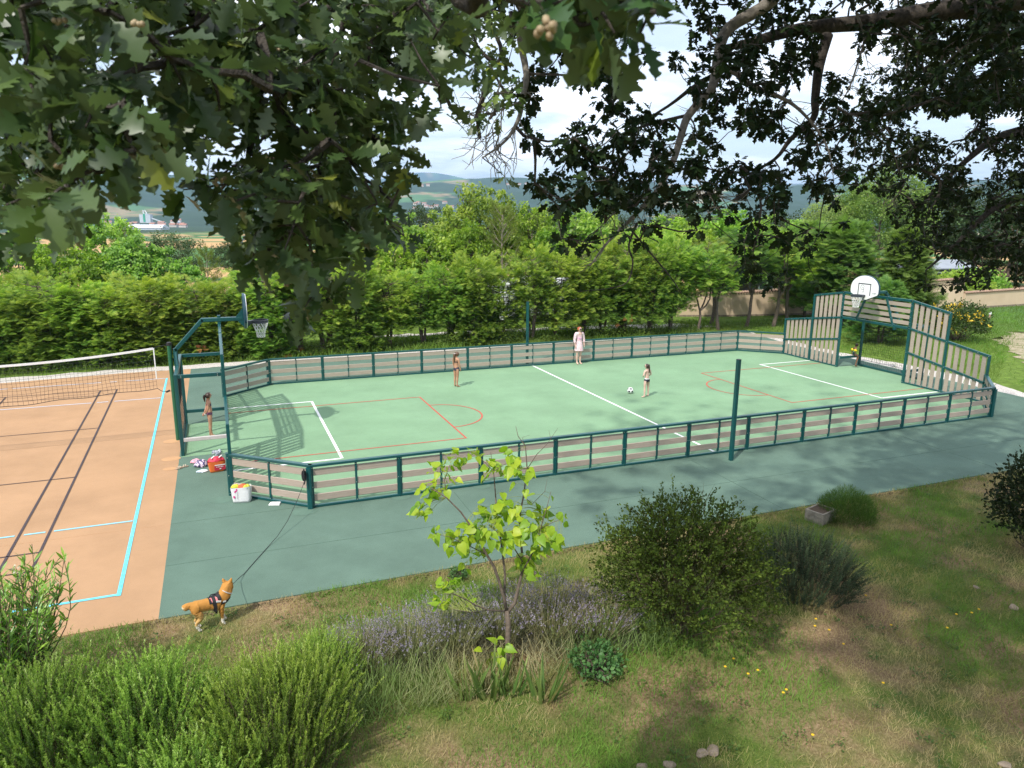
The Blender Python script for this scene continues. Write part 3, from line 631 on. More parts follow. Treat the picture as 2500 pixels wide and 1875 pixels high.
LANCE = leaf_strip([(0, .012), (.2, .07), (.5, .095), (.8, .055), (1, .004)], .3, .12)
SMALL = leaf_strip([(0, .03), (.45, .30), (1, .02)], .15, .1)
BLADE = leaf_strip([(0, .035), (.45, .03), (.8, .018), (1, .002)], .3, .0)
NEEDLE = (np.array([(-.03, 0, 0), (.03, 0, 0), (.018, 1, 0), (-.018, 1, 0)], float), np.array([(0, 1, 2, 3)]))
def spray_tpl():
    V = []; F = []
    lob = [(0.0, 0, 1.0, .035)]
    for i, b_ in enumerate((.08, .22, .36, .50, .64, .78)):
        for sg in (1, -1): lob.append((b_, sg*(46-3*i), (.50, .52, .46, .38, .28, .17)[i], .036-.002*i))
    for (b, a, l, w) in lob:
        d = np.array([math.sin(R(a)), math.cos(R(a))]); n = np.array([d[1], -d[0]]); p = np.array([0, b]); k = len(V)
        for q, zz in ((p, 0), (p+d*l*.6+n*w, .02), (p+d*l, -.08*l-.05*b), (p+d*l*.6-n*w, .02)): V.append((q[0], q[1], zz))
        F.append((k, k+1, k+2, k+3))
    return np.array(V), np.array(F)
SPRAY = spray_tpl()
def leaves_mesh(name, tpl, P, Yd, Zh, size, m, rnd, tip=0.0, wid=None):
    X, Y, Z = frames(Yd, Zh); sc = np.repeat(np.asarray(size)[:, None], 3, 1)
    if wid is not None: sc[:, 0] *= wid
    V, F = scatter(tpl[0], tpl[1], P, X, Y, Z, sc)
    a = np.repeat(rnd, len(tpl[0]))+tip*np.tile(np.clip(tpl[0][:, 1], 0, 1), len(P))
    return npmesh(name, V, F, m, {'rnd': np.clip(a, 0, 1)})
def limb_path(p0, p1, rg, wob=0.06, n=7, sag=0.0):
    p0, p1 = np.array(p0, float), np.array(p1, float); ln = np.linalg.norm(p1-p0); o = rg.normal(0, wob*ln, (2, 3)); P = []
    for i in range(n):
        t_ = i/(n-1); P.append(p0+(p1-p0)*t_+o[0]*math.sin(math.pi*t_)+o[1]*math.sin(2*math.pi*t_)*.5+np.array([0, 0, sag*ln*math.sin(math.pi*t_)]))
    return P
# ------------------------------------------------------------------ leaf materials
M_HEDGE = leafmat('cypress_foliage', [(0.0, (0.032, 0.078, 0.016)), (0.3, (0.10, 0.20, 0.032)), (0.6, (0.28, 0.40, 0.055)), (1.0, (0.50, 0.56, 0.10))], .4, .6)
M_DARKC = leafmat('dark_cypress_foliage', [(0.0, (0.035, 0.085, 0.02)), (0.4, (0.095, 0.20, 0.038)), (1.0, (0.27, 0.40, 0.09))], .4, .6)
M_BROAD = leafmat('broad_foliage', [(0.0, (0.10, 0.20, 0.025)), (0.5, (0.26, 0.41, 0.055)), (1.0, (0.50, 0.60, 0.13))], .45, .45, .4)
M_OAKBG = leafmat('background_oak_foliage', [(0.0, (0.028, 0.055, 0.016)), (0.6, (0.06, 0.10, 0.03)), (1.0, (0.12, 0.17, 0.055))], .25, .5)
M_LOCUST = leafmat('locust_foliage', [(0.0, (0.09, 0.17, 0.04)), (0.5, (0.21, 0.32, 0.075)), (1.0, (0.37, 0.47, 0.14))], .42, .5)
M_PINE = leafmat('pine_needles', [(0.0, (0.07, 0.12, 0.018)), (0.5, (0.16, 0.215, 0.03)), (1.0, (0.28, 0.31, 0.05))], .3, .5)
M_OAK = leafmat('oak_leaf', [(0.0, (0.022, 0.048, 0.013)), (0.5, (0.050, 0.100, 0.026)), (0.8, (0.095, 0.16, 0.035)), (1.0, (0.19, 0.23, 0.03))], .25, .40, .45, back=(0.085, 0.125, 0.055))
M_OAKD = leafmat('shaded_oak_leaf', [(0.0, (0.008, 0.017, 0.004)), (0.6, (0.016, 0.030, 0.007)), (1.0, (0.038, 0.058, 0.012))], .12, .65, .15, back=(0.017, 0.026, 0.009))  # oak leaf colours darkened to stand in for shade
# ------------------------------------------------------------------ cypress hedge shrubs
def cypress(seed, H_=3.8, Rb=1.5, bare=0.25, nb=150, m=M_HEDGE, stems=4, top=0.8, flat=True, size=(.17, .36)):
    rg = np.random.default_rng(seed); tm = MB(); sts = []
    for k in range(stems):
        a = rg.uniform(0, 2*np.pi); r0 = rg.uniform(.0, .18); r1 = rg.uniform(.1, .55)*Rb*.6
        b0 = (r0*math.cos(a), r0*math.sin(a), -0.05); b1 = (r1*math.cos(a), r1*math.sin(a), H_*rg.uniform(.75, .92))
        P = limb_path(b0, b1, rg, .035, 8); sts.append(np.array(P)); tm.tube(P, np.linspace(rg.uniform(.05, .085), .015, 8), 7)
    P_, Y_, Z_, S_, C_ = [], [], [], [], []
    for b_ in range(nb):
        st = sts[rg.integers(len(sts))]; h = bare+(1-bare)*rg.uniform(0, 1)**0.9; i = min(6.99, h*7); i0 = int(i); o = st[i0]+(st[i0+1]-st[i0])*(i-i0)
        zr = o[2]/H_; prof = (1.0-0.25*max(0, zr-.75)/.25) if flat else (1.05-zr)**0.75
        a = rg.uniform(0, 2*np.pi); ln = Rb*prof*rg.uniform(.55, 1.08); up = rg.uniform(.05, .55)+(.35 if zr > top else 0)
        d = np.array([math.cos(a), math.sin(a), up]); e = np.array([d[0]*ln, d[1]*ln, 0])+np.array([0, 0, min(o[2]+up*ln*.6, H_*rg.uniform(.97, 1.06))])
        if b_ % 3 == 0: tm.tube(limb_path(o, e-(e-o)*.25, rg, .05, 5), np.linspace(.022, .005, 5), 5)
        n = rg.integers(17, 27)
        for j in range(n):
            t_ = rg.uniform(.42, 1.0); p = o+(e-o)*t_; yaw = a+rg.normal(0, .75); pit = rg.normal(.12, .28)+(.5 if zr > top else 0)
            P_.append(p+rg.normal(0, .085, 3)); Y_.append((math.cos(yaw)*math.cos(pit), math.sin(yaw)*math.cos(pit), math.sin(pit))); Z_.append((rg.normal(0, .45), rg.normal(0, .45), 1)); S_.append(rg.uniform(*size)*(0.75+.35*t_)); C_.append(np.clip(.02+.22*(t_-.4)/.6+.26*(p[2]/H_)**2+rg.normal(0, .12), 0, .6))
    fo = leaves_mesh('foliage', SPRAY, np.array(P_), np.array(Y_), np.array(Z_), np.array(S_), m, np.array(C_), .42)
    return tm.mesh('trunk', BARK), fo
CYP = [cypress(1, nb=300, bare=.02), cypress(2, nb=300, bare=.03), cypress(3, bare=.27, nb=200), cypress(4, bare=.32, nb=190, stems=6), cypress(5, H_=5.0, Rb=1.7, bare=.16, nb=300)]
DRYTUFT = leafmat('dry_cypress_foliage', [(0, (0.16, 0.05, 0.015)), (1, (0.35, 0.16, 0.05))], .2, .7)
def put_tree(name, me, loc, rz, sc, label, cat, group=None):
    r = empty(name, loc, rz, label, cat, group); r.scale = sc if hasattr(sc, '__len__') else (sc, sc, sc)
    link('trunk', me[0], r); link('crown', me[1], r); return r
def gz(x, y): return float(ground_h(np.array([x]), np.array([y]))[0])
rg = np.random.default_rng(77)
xh = -15.5; k = 0
while xh < 23.6:
    yb_ = 19.75+rg.uniform(-.25, .35)+(0.3 if xh < -3 else 0)
    ht = 3.72 if xh < 0 else (3.72+(xh)*0.045 if xh < 12 else 4.25+(xh-12)*.075)
    v = (0, 1)[k % 2] if xh < 0.5 else ((2, 3, 0, 2)[k % 4] if xh < 12 else (3, 4, 2, 4)[k % 4])
    base = 5.0 if v == 4 else 3.8
    lb = ('clipped cypress shrub of the dense green hedge behind the volleyball net' if xh < -2.2 else 'cypress shrub of the hedge with open stems behind the left half of the far fence' if xh < 9 else 'taller loose cypress shrub of the hedge behind the right half of the far fence')
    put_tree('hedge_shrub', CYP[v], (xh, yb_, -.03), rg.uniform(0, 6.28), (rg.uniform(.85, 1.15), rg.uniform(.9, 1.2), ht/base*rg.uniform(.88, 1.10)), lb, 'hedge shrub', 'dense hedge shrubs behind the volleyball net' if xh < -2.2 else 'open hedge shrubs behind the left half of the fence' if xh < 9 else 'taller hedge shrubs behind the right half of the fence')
    xh += rg.uniform(1.15, 1.75); k += 1
# small dead brown tufts caught in the hedge are part of single shrubs
tf = [(310, 840), (395, 850), (430, 752), (615, 770), (555, 840), (655, 760), (70, 880), (90, 920), (1330, 700), (1360, 690)]
P = np.array([on_y(u*K, v*K, 18.55) for u, v in tf]); n = len(P)
PP = np.repeat(P, 7, 0)+RG.normal(0, .10, (7*n, 3))
dm = leaves_mesh('dead_twigs', SPRAY, PP, dirs(7*n, RG, -.9, .3), dirs(7*n, RG), RG.uniform(.15, .34, 7*n), DRYTUFT, RG.uniform(0, .7, 7*n), .3)
# (they hang on the hedge shrub nearest the net)
hs = [o for o in COL.objects if o.name.startswith('hedge_shrub')]; par = hs[5]; od = link('dead_twigs', dm, par); od.matrix_parent_inverse = Matrix.LocRotScale(par.location, par.rotation_euler.to_quaternion(), par.scale).inverted(); od['label'] = 'rust brown dead twigs in the hedge'
# undergrowth below the hedge
# ------------------------------------------------------------------ trees with bare trunks at the right end of the hedge
def legtree(seed, H_, Rb, zc, fork, m, nb=120, r0=.11, size=(.35, .6)):
    rg = np.random.default_rng(seed); tm = MB(); tips = []
    fk = np.array([rg.normal(0, .1), rg.normal(0, .1), fork])
    tm.tube(limb_path((0, 0, -.05), fk, rg, .02, 5), np.linspace(r0, r0*.75, 5), 9)
    for k in range(3):
        a = k*2.1+rg.uniform(-.4, .4); e = np.array([math.cos(a)*Rb*.55, math.sin(a)*Rb*.55, H_*rg.uniform(.75, .95)]); P = limb_path(fk, e, rg, .05, 8); tips.append(np.array(P)); tm.tube(P, np.linspace(r0*.62, .015, 8), 7)
    P_, Y_, Z_, S_, C_ = [], [], [], [], []
    for b_ in range(nb):
        st = tips[rg.integers(3)]; i = rg.uniform(.0, 6.99); i0 = int(i); o = st[i0]+(st[i0+1]-st[i0])*(i-i0)
        if o[2] < zc*.8: continue
        a = rg.uniform(0, 6.28); ln = Rb*rg.uniform(.35, .85)*(1.05-.5*(o[2]-zc)/(H_-zc)); e = o+np.array([math.cos(a)*ln, math.sin(a)*ln, ln*rg.uniform(.1, .6)])
        if b_ % 2 == 0: tm.tube(limb_path(o, e, rg, .06, 4), np.linspace(.02, .005, 4), 5)
        for j in range(rg.integers(8, 13)):
            t_ = rg.uniform(.4, 1.05); yaw = a+rg.normal(0, .8); pit = rg.normal(.15, .3); P_.append(o+(e-o)*t_+rg.normal(0, .1, 3)); Y_.append((math.cos(yaw)*math.cos(pit), math.sin(yaw)*math.cos(pit), math.sin(pit))); Z_.append((rg.normal(0, .35), rg.normal(0, .35), 1)); S_.append(rg.uniform(*size)); C_.append(np.clip(.15+.3*(t_-.4)+rg.normal(0, .12), 0, .6))
    return tm.mesh('trunk', BARK), leaves_mesh('crown', SPRAY, np.array(P_), np.array(Y_), np.array(Z_), np.array(S_), m, np.array(C_), .42)
LEG = [legtree(21, 5.2, 1.8, 2.7, 1.5, M_HEDGE), legtree(22, 6.4, 2.1, 3.1, 1.9, M_DARKC, 150), legtree(23, 5.4, 1.7, 2.5, 1.2, M_HEDGE, 110, .09)]
for (x, y, v, sc, rz, lb) in ((24.3, 19.3, 2, .95, .3, 'thin trunked cypress tree just left of the beige wall'), (25.4, 18.9, 0, 1.0, 1.2, 'cypress tree with a low side branch against the left end of the beige wall'),
        (27.95, 19.55, 1, 1.0, 2.0, 'cypress tree with forked bare trunk in front of the beige wall'), (29.6, 19.1, 0, 1.15, 4.0, 'cypress tree with twin trunks right of the forked tree'),
        (31.2, 19.6, 1, 1.08, 5.0, 'dark cypress tree over leaning trunks left of the slatted goal wall'), (26.6, 21.2, 0, 1.1, 3.3, 'cypress tree standing behind the others by the beige wall')):
    put_tree('cypress_tree', LEG[v], (x, y, -.03), rz, sc, lb, 'tree', 'cypress trees with bare trunks by the beige wall')
BIGC = [cypress(31, H_=6.4, Rb=2.5, bare=.12, nb=330, m=M_DARKC, stems=3, flat=False, size=(.3, .58)), cypress(32, H_=4.2, Rb=2.2, bare=.08, nb=260, m=M_DARKC, stems=3, flat=False, size=(.3, .55))]
for (x, y, v, sc, lb) in ((33.8, 18.0, 0, (1.1, 1.1, 1.02), 'large dense green cypress behind the left side of the slatted goal wall'), (36.8, 16.4, 0, (1.0, 1.0, .95), 'dense green cypress rising behind the hoop backboard'),
        (30.9, 12.4, 1, (.85, .9, .8), 'low dark cypress filling the mouth of the right goal'), (38.2, 16.9, 1, (.62, .62, 1.05), 'feathery light cypress leaning right of the hoop backboard'), (35.0, 22.2, 0, (1.0, 1.0, 1.0), 'tall cypress behind the dense one left of the goal wall')):
    put_tree('cypress_tree', BIGC[v], (x, y, -.03), hash(lb) % 6 if False else x, sc, lb, 'tree', 'cypress trees behind the right goal')
# ------------------------------------------------------------------ broadleaf trees and pines behind the hedge
def broadleaf(seed, H_=8.0, Rc=3.2, zc=2.2, ntip=120, nleaf=60, leaf=(.2, .34), m=M_BROAD, tpl=OVAL, clump=.42, r0=.16, droop=-.15):
    rg = np.random.default_rng(seed); tm = MB(); tips = []
    top = np.array([rg.normal(0, .3), rg.normal(0, .3), H_*.72]); tr = np.array(limb_path((0, 0, -.1), top, rg, .03, 9)); tm.tube(list(tr), np.linspace(r0, .04, 9), 9)
    limbs = []
    for k in range(9):
        i = rg.integers(2, 8); a = k*2.4+rg.uniform(-.4, .4); el = rg.uniform(.25, .9); ln = Rc*rg.uniform(.6, .95); e = tr[i]+np.array([math.cos(a)*math.cos(el), math.sin(a)*math.cos(el), math.sin(el)])*ln
        P = np.array(limb_path(tr[i], e, rg, .07, 6)); limbs.append(P); tm.tube(list(P), np.linspace(.06, .018, 6), 6)
    cz_ = (H_+zc)/2; hz = (H_-zc)/2
    for k in range(ntip):
        d = dirs(1, rg, -.75, 1)[0]; r_ = rg.uniform(.45, 1.0)**.6*rg.uniform(.85, 1.12); t_ = np.array([d[0]*Rc*r_, d[1]*Rc*r_, cz_+d[2]*hz*r_]); tips.append(t_)
        best = min(((np.linalg.norm(P[j]-t_), j, P) for P in limbs for j in (2, 3, 4, 5)), key=lambda q: q[0]); tm.tube(limb_path(best[2][best[1]], t_, rg, .08, 5), np.linspace(.018, .005, 5), 4)
    tips = np.array(tips); n = ntip*nleaf
    C = np.repeat(tips, nleaf, 0); off = dirs(n, rg)*(rg.uniform(0, 1, n)**.55*clump*rg.uniform(.7, 1.5, ntip).repeat(nleaf))[:, None]; off[:, 2] *= .75
    P = C+off; Yd = unit(off)*.7+dirs(n, rg)*.7+np.array([0, 0, droop]); Zh = np.array([-.25, -.25, 1.0])+dirs(n, rg)*.42
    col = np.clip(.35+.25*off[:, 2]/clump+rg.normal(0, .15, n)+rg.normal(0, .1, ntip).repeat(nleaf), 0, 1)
    return tm.mesh('trunk', BARK), leaves_mesh('crown', tpl, P, Yd, Zh, rg.uniform(*leaf, n), m, col, .1)
BR = [broadleaf(41), broadleaf(42, 7.0, 3.4, 1.2, 130), broadleaf(43, 9.0, 3.3, 1.6, 140)]
OB = [broadleaf(51, 7.5, 4.0, 1.8, 170, 60, (.15, .25), M_OAKBG, OVAL, .6, .22, 0), broadleaf(52, 9.0, 4.2, 1.5, 180, 60, (.15, .25), M_OAKBG, OVAL, .65, .22, 0)]
LO = [broadleaf(61, 11.0, 4.6, 2.0, 230, 80, (.13, .24), M_LOCUST, OVAL, .7, .2, -.3)]
def pine(seed, H_=6.5, R_=2.2):
    rg = np.random.default_rng(seed); tm = MB(); tr = np.array(limb_path((0, 0, -.1), (rg.normal(0, .15), rg.normal(0, .15), H_*.95), rg, .015, 10)); tm.tube(list(tr), np.linspace(.10, .015, 10), 8)
    T, D = [], []
    for k in range(34):
        h = .22+.76*(k/33); i = min(8.99, h*9); o = tr[int(i)]+(tr[int(i)+1]-tr[int(i)])*(i % 1); a = k*2.4+rg.uniform(-.3, .3); ln = R_*(1.12-h)**.8*rg.uniform(.8, 1.1); up = .45+.9*h
        e = o+np.array([math.cos(a)*ln, math.sin(a)*ln, ln*up]); P = np.array(limb_path(o, e, rg, .05, 6, -.06)); tm.tube(list(P), np.linspace(.03, .008, 6), 5)
        for j in range(10):
            t_ = rg.uniform(.4, 1.0); q = P[min(4, int(t_*5))]+(P[min(5, int(t_*5)+1)]-P[min(4, int(t_*5))])*((t_*5) % 1); T.append(q+rg.normal(0, .10, 3)); D.append(unit(np.array([math.cos(a+rg.normal(0, .7)), math.sin(a+rg.normal(0, .7)), .9+rg.normal(0, .4)])))
    T, D = np.array(T), np.array(D); k = 34; n = len(T)*k; s_ = rg.uniform(0, .32, n)
    P = np.repeat(T, k, 0)+np.repeat(D, k, 0)*s_[:, None]; Yd = np.repeat(D, k, 0)*.9+dirs(n, rg)*.75
    return tm.mesh('trunk', mat('pine_bark', (0.30, 0.25, 0.20), .85, (0.2, 0.165, 0.13), 12)), leaves_mesh('crown', NEEDLE, P, Yd, dirs(n, rg), rg.uniform(.13, .24, n), M_PINE, np.clip(rg.normal(.45, .16, n), 0, 1), .15)
PN = [pine(71), pine(72, 5.5, 1.9)]
BASEH = {id(BR[0]): 8.0, id(BR[1]): 7.0, id(BR[2]): 9.0, id(OB[0]): 7.5, id(OB[1]): 9.0, id(LO[0]): 11.0, id(PN[0]): 6.5, id(PN[1]): 5.5, id(BIGC[0]): 6.4}
def bg(u, top, y, me, wide, name, label, cat='tree', group=None):
    p = on_y(u*K, top*K, y); g = gz(p[0], y); h = p[2]-g; s_ = h/BASEH[id(me)]
    return put_tree(name, me, (p[0], y, g-.05), u*.37, (s_*wide, s_*wide, s_), label, cat, group)
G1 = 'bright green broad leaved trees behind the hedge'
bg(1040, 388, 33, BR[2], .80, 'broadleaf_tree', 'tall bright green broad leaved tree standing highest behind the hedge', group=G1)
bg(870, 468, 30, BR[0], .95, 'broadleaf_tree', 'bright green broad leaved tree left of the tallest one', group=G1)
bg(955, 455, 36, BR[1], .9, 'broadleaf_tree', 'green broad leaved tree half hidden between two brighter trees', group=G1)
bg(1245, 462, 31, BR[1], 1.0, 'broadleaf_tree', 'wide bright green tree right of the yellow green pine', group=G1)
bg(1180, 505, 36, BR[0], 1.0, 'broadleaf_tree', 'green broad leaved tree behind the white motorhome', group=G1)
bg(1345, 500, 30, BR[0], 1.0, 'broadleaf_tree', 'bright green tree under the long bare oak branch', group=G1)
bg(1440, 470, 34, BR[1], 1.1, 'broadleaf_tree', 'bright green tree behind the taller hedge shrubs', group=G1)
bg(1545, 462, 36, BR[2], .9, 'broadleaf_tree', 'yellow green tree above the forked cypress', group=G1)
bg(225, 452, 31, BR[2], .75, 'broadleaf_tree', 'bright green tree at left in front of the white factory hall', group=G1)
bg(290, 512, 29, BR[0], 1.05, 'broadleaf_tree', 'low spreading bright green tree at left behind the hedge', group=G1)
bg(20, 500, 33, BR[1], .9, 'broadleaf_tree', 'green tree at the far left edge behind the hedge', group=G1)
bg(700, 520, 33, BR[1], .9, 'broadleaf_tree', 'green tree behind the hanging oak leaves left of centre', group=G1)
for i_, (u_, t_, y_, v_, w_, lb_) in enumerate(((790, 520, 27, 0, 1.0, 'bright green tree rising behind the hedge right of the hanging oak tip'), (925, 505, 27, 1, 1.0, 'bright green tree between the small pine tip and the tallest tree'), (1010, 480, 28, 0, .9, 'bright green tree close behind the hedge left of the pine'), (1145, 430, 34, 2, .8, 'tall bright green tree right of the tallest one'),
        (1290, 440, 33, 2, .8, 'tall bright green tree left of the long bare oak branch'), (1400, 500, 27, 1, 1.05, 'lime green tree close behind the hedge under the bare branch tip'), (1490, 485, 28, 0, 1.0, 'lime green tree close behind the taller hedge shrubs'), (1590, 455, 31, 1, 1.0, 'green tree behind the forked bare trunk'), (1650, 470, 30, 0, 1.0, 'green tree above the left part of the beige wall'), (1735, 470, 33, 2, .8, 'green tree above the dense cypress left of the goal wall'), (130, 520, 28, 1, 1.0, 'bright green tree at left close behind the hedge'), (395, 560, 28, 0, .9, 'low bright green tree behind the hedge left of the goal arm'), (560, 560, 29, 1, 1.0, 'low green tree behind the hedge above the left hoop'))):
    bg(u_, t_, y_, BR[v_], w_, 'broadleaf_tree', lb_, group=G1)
G2 = 'dark oaks in the fields beyond the hedge'
bg(360, 500, 44, OB[0], .9, 'field_oak', 'round dark green oak below the factory tower', group=G2)
bg(95, 545, 42, OB[1], .95, 'field_oak', 'dark oak with visible trunk on the wheat field at left', group=G2)
bg(1130, 448, 52, OB[0], .9, 'field_oak', 'dark oak behind the pine and the tallest tree', group=G2)
bg(1215, 442, 58, OB[1], .9, 'field_oak', 'dark oak further off below the ridge right of the tallest tree', group=G2)
bg(760, 470, 60, OB[0], 1.0, 'field_oak', 'grey green oak below the hill left of the bright trees', group=G2)
bg(910, 440, 62, OB[1], .8, 'field_oak', 'grey green oak against the hill left of the tallest tree', group=G2)
bg(1330, 455, 60, OB[1], 1.1, 'field_oak', 'dark oak behind the bright trees right of centre', group=G2)
bg(500, 520, 60, OB[0], 1.1, 'field_oak', 'dark oak behind the hanging oak branch at left', group=G2)
bg(1480, 450, 56, OB[0], 1.1, 'field_oak', 'dark oak below the blue hill right of centre', group=G2)
bg(1690, 452, 47, OB[1], 1.1, 'field_oak', 'dark tree crown above the beige wall', group=G2)
bg(2010, 405, 46, OB[1], 1.0, 'field_oak', 'dark oak behind the locust tree above the mobile home', group=G2)
bg(2130, 400, 40, OB[1], 1.0, 'field_oak', 'dark oak right of the mobile home', group=G2)
bg(2200, 430, 33, OB[0], 1.1, 'field_oak', 'dark oak at the right edge above the stepped wall', group=G2)
bg(2185, 560, 36, OB[0], 1.3, 'field_oak', 'low dark oak at the right edge behind the low wall', group=G2)
bg(2110, 520, 46, OB[1], 1.2, 'field_oak', 'dark oak close behind the right end of the mobile home', group=G2)
bg(1930, 348, 36, LO[0], .9, 'locust_tree', 'tall pale green locust tree above the right goal', group='pale locust trees at right')
bg(1800, 425, 40, LO[0], .9, 'locust_tree', 'pale green locust tree left of the tallest one', group='pale locust trees at right')
bg(1880, 400, 42, LO[0], .9, 'locust_tree', 'pale green locust tree half hidden behind the tallest one', group='pale locust trees at right')
G3 = 'young yellow green pines behind the hedge'
bg(1085, 450, 27, PN[0], .98, 'young_pine', 'yellow green young pine with pale trunk standing above the hedge', group=G3)
bg(798, 535, 26, PN[1], .75, 'young_pine', 'small yellow green pine beside the hanging oak leaves', group=G3)
bg(445, 540, 31, PN[0], .9, 'young_pine', 'thin young pine in front of the pale field at left', group=G3)
bg(262, 492, 36, PN[1], .8, 'young_pine', 'narrow pine tip behind the low spreading tree at left', group=G3)
bg(905, 600, 26, PN[1], .6, 'young_pine', 'small pine tip between bright tree and hedge', group=G3)
bg(30, 590, 27, PN[0], .9, 'young_pine', 'dull green pine at the left edge above the hedge', group=G3)
# yellow flowering bush
def round_bush(seed, H_, Rx, n, leaf, m, tpl=SMALL, twig=None, flowers=None, up=.3, lump=8, fill=.45, zb_=.06, sprig=0):
    rg = np.random.default_rng(seed); ld = dirs(lump, rg, -.1, 1); lr = rg.uniform(.25, .5, lump)
    d = dirs(n, rg, -.35, 1); bump = .93+0.42*np.max(np.clip((d@ld.T-.70)/.22, 0, 1)*lr, 1)+.10*rg.normal(0, 1, n)
    r_ = (1-fill*rg.uniform(0, 1, n)**1.6)*bump*.92
    if sprig:
        ns_ = n//sprig; d = np.repeat(d[:ns_], sprig, 0); r_ = np.repeat(r_[:ns_], sprig); n = len(d)
    P = np.stack([d[:, 0]*Rx*r_, d[:, 1]*Rx*r_, H_*.42+d[:, 2]*H_*.56*r_], -1)
    if sprig:
        sd_ = np.repeat(unit(d[::sprig]+rg.normal(0, .55, (ns_, 3))+np.array([0, 0, .25])), sprig, 0); P = P+sd_*(rg.uniform(-.06, .17, n)*Rx*.9)[:, None]+rg.normal(0, .016, (n, 3))
    ok = P[:, 2] > zb_; P, d, r_ = P[ok], d[ok], r_[ok]; n = len(P)
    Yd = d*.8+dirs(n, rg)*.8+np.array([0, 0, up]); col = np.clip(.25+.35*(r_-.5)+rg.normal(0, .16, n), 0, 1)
    fo = leaves_mesh('foliage', tpl, P, Yd, d+dirs(n, rg)*.8, rg.uniform(leaf[0], leaf[1], n), m, col, .15)
    tm = MB()
    for k in range(60):
        e = P[rg.integers(n)]*rg.uniform(.85, 1.12); b0 = np.array([rg.normal(0, .08), rg.normal(0, .08), -.03]); tm.tube(limb_path(b0, e, rg, .07, 6), np.linspace(.016, .0035, 6), 5)
    return tm.mesh('stems', twig or BARK), fo, P
yb0 = round_bush(81, 2.15, 1.55, 5200, (.07, .14), leafmat('laurel_foliage', [(0, (.02, .05, .012)), (.6, (.05, .10, .02)), (1, (.12, .18, .04))], .25, .45), OVAL)
o = empty('flowering_bush', (35.6, 11.6, -.02), 0, 'round bush with yellow flower sprays behind the right goal wall', 'bush'); link('stems', yb0[0], o); link('foliage', yb0[1], o)
sel = yb0[2][(yb0[2][:, 0] < -.1) & (yb0[2][:, 2] > .5)]; sel = sel[RG.permutation(len(sel))[:520]]; sel = sel[vnoise(sel[:, 1]*2.2+5, sel[:, 2]*2.2, 3) > .52]
fm_ = leafmat('yellow_flower', [(0, (.62, .42, .03)), (1, (.75, .6, .08))], .3, .6); nn = len(sel)
link('flowers', leaves_mesh('flowers', OVAL, np.repeat(sel*1.04, 3, 0)+RG.normal(0, .05, (nn*3, 3)), dirs(nn*3, RG, -.2, 1), dirs(nn*3, RG), RG.uniform(.08, .15, nn*3), fm_, RG.uniform(0, 1, nn*3)), o)
wb0 = round_bush(82, 1.9, 1.7, 3600, (.10, .18), M_BROAD, OVAL)
for (x, y, s_, lb) in ((52.5, 24.5, 1.4, 'bright green bush above the lower part of the stepped beige wall'), (55.5, 25.5, 1.5, 'green bush behind the lower wall at the right edge'), (48.5, 17.5, .0, '')):
    if s_ > 0: o = empty('wall_bush', (x, y, -.3), x, lb, 'bush', 'bushes behind the stepped wall'); o.scale = (s_,)*3; link('stems', wb0[0], o); link('foliage', wb0[1], o)
# ================================================================== the oaks overhanging the view
def grow(tips, skel, srad):
    """attach every tip to the nearest node already in the tree; returns list of (from, to) and node weights"""
    nodes = [np.array(p) for p in skel]; par = [-1]*len(nodes); A = np.array(nodes)
    D = np.min(np.linalg.norm(tips[:, None, :]-A[None], axis=2), 1); order = np.argsort(D)
    NA = np.zeros((len(nodes)+len(tips), 3)); NA[:len(nodes)] = A; cnt = len(nodes)
    for i in order:
        d = np.linalg.norm(NA[:cnt]-tips[i], axis=1); j = int(np.argmin(d)); NA[cnt] = tips[i]; par.append(j); cnt += 1
    w = np.zeros(cnt)
    for i in range(cnt-1, len(nodes)-1, -1): w[i] += 1; w[par[i]] += w[i]
    return NA[:cnt], par, w, len(nodes)
def densify(P, step=.25):
    o = []
    for a, b_ in zip(P[:-1], P[1:]):
        a, b_ = np.array(a), np.array(b_); n = max(1, int(np.linalg.norm(b_-a)/step)); o += [a+(b_-a)*i/n for i in range(n)]
    return o+[np.array(P[-1])]
def canopy(mask, u0, v0, cell, depth, per, rg, hole=0):
    """mask: rows of digits (foliage density read off the crown); depth(u,v)->(near,far)"""
    out = []
    for r_, row in enumerate(mask):
        for c_, ch in enumerate(row):
            if ch in ' 0': continue
            n = rg.poisson(int(ch)/9*per(u0+c_*cell, v0+r_*cell))
            for _ in range(n):
                u, v = u0+(c_+rg.uniform())*cell, v0+(r_+rg.uniform())*cell; 
                if hole and float(fbm(np.array([u/75.0]), np.array([v/75.0]), 2, 4)[0]) < hole: continue
                a, b_ = depth(u, v); out.append(at_depth(u, v, rg.uniform(a, b_)))
    return np.array(out)
def oak_foliage(tips, nleaf, size, tpl, m, rg, spread, bright=0.0):
    n = len(tips)*nleaf; C = np.repeat(tips, nleaf, 0); off = dirs(n, rg)*(rg.uniform(.15, 1, n)*spread)[:, None]
    Yd = unit(off)*.9+dirs(n, rg, -.8, .3)*.6+np.array([0, 0, -.25]); Zh = np.array([0, 0, .9])+dirs(n, rg)*.75
    col = np.clip(rg.normal(.45, .2, n)+rg.normal(0, .1, len(tips)).repeat(nleaf)+bright, 0, 1)
    return leaves_mesh('foliage', tpl, C+off*.6, Yd, Zh, rg.uniform(*size, n), m, col, .05)
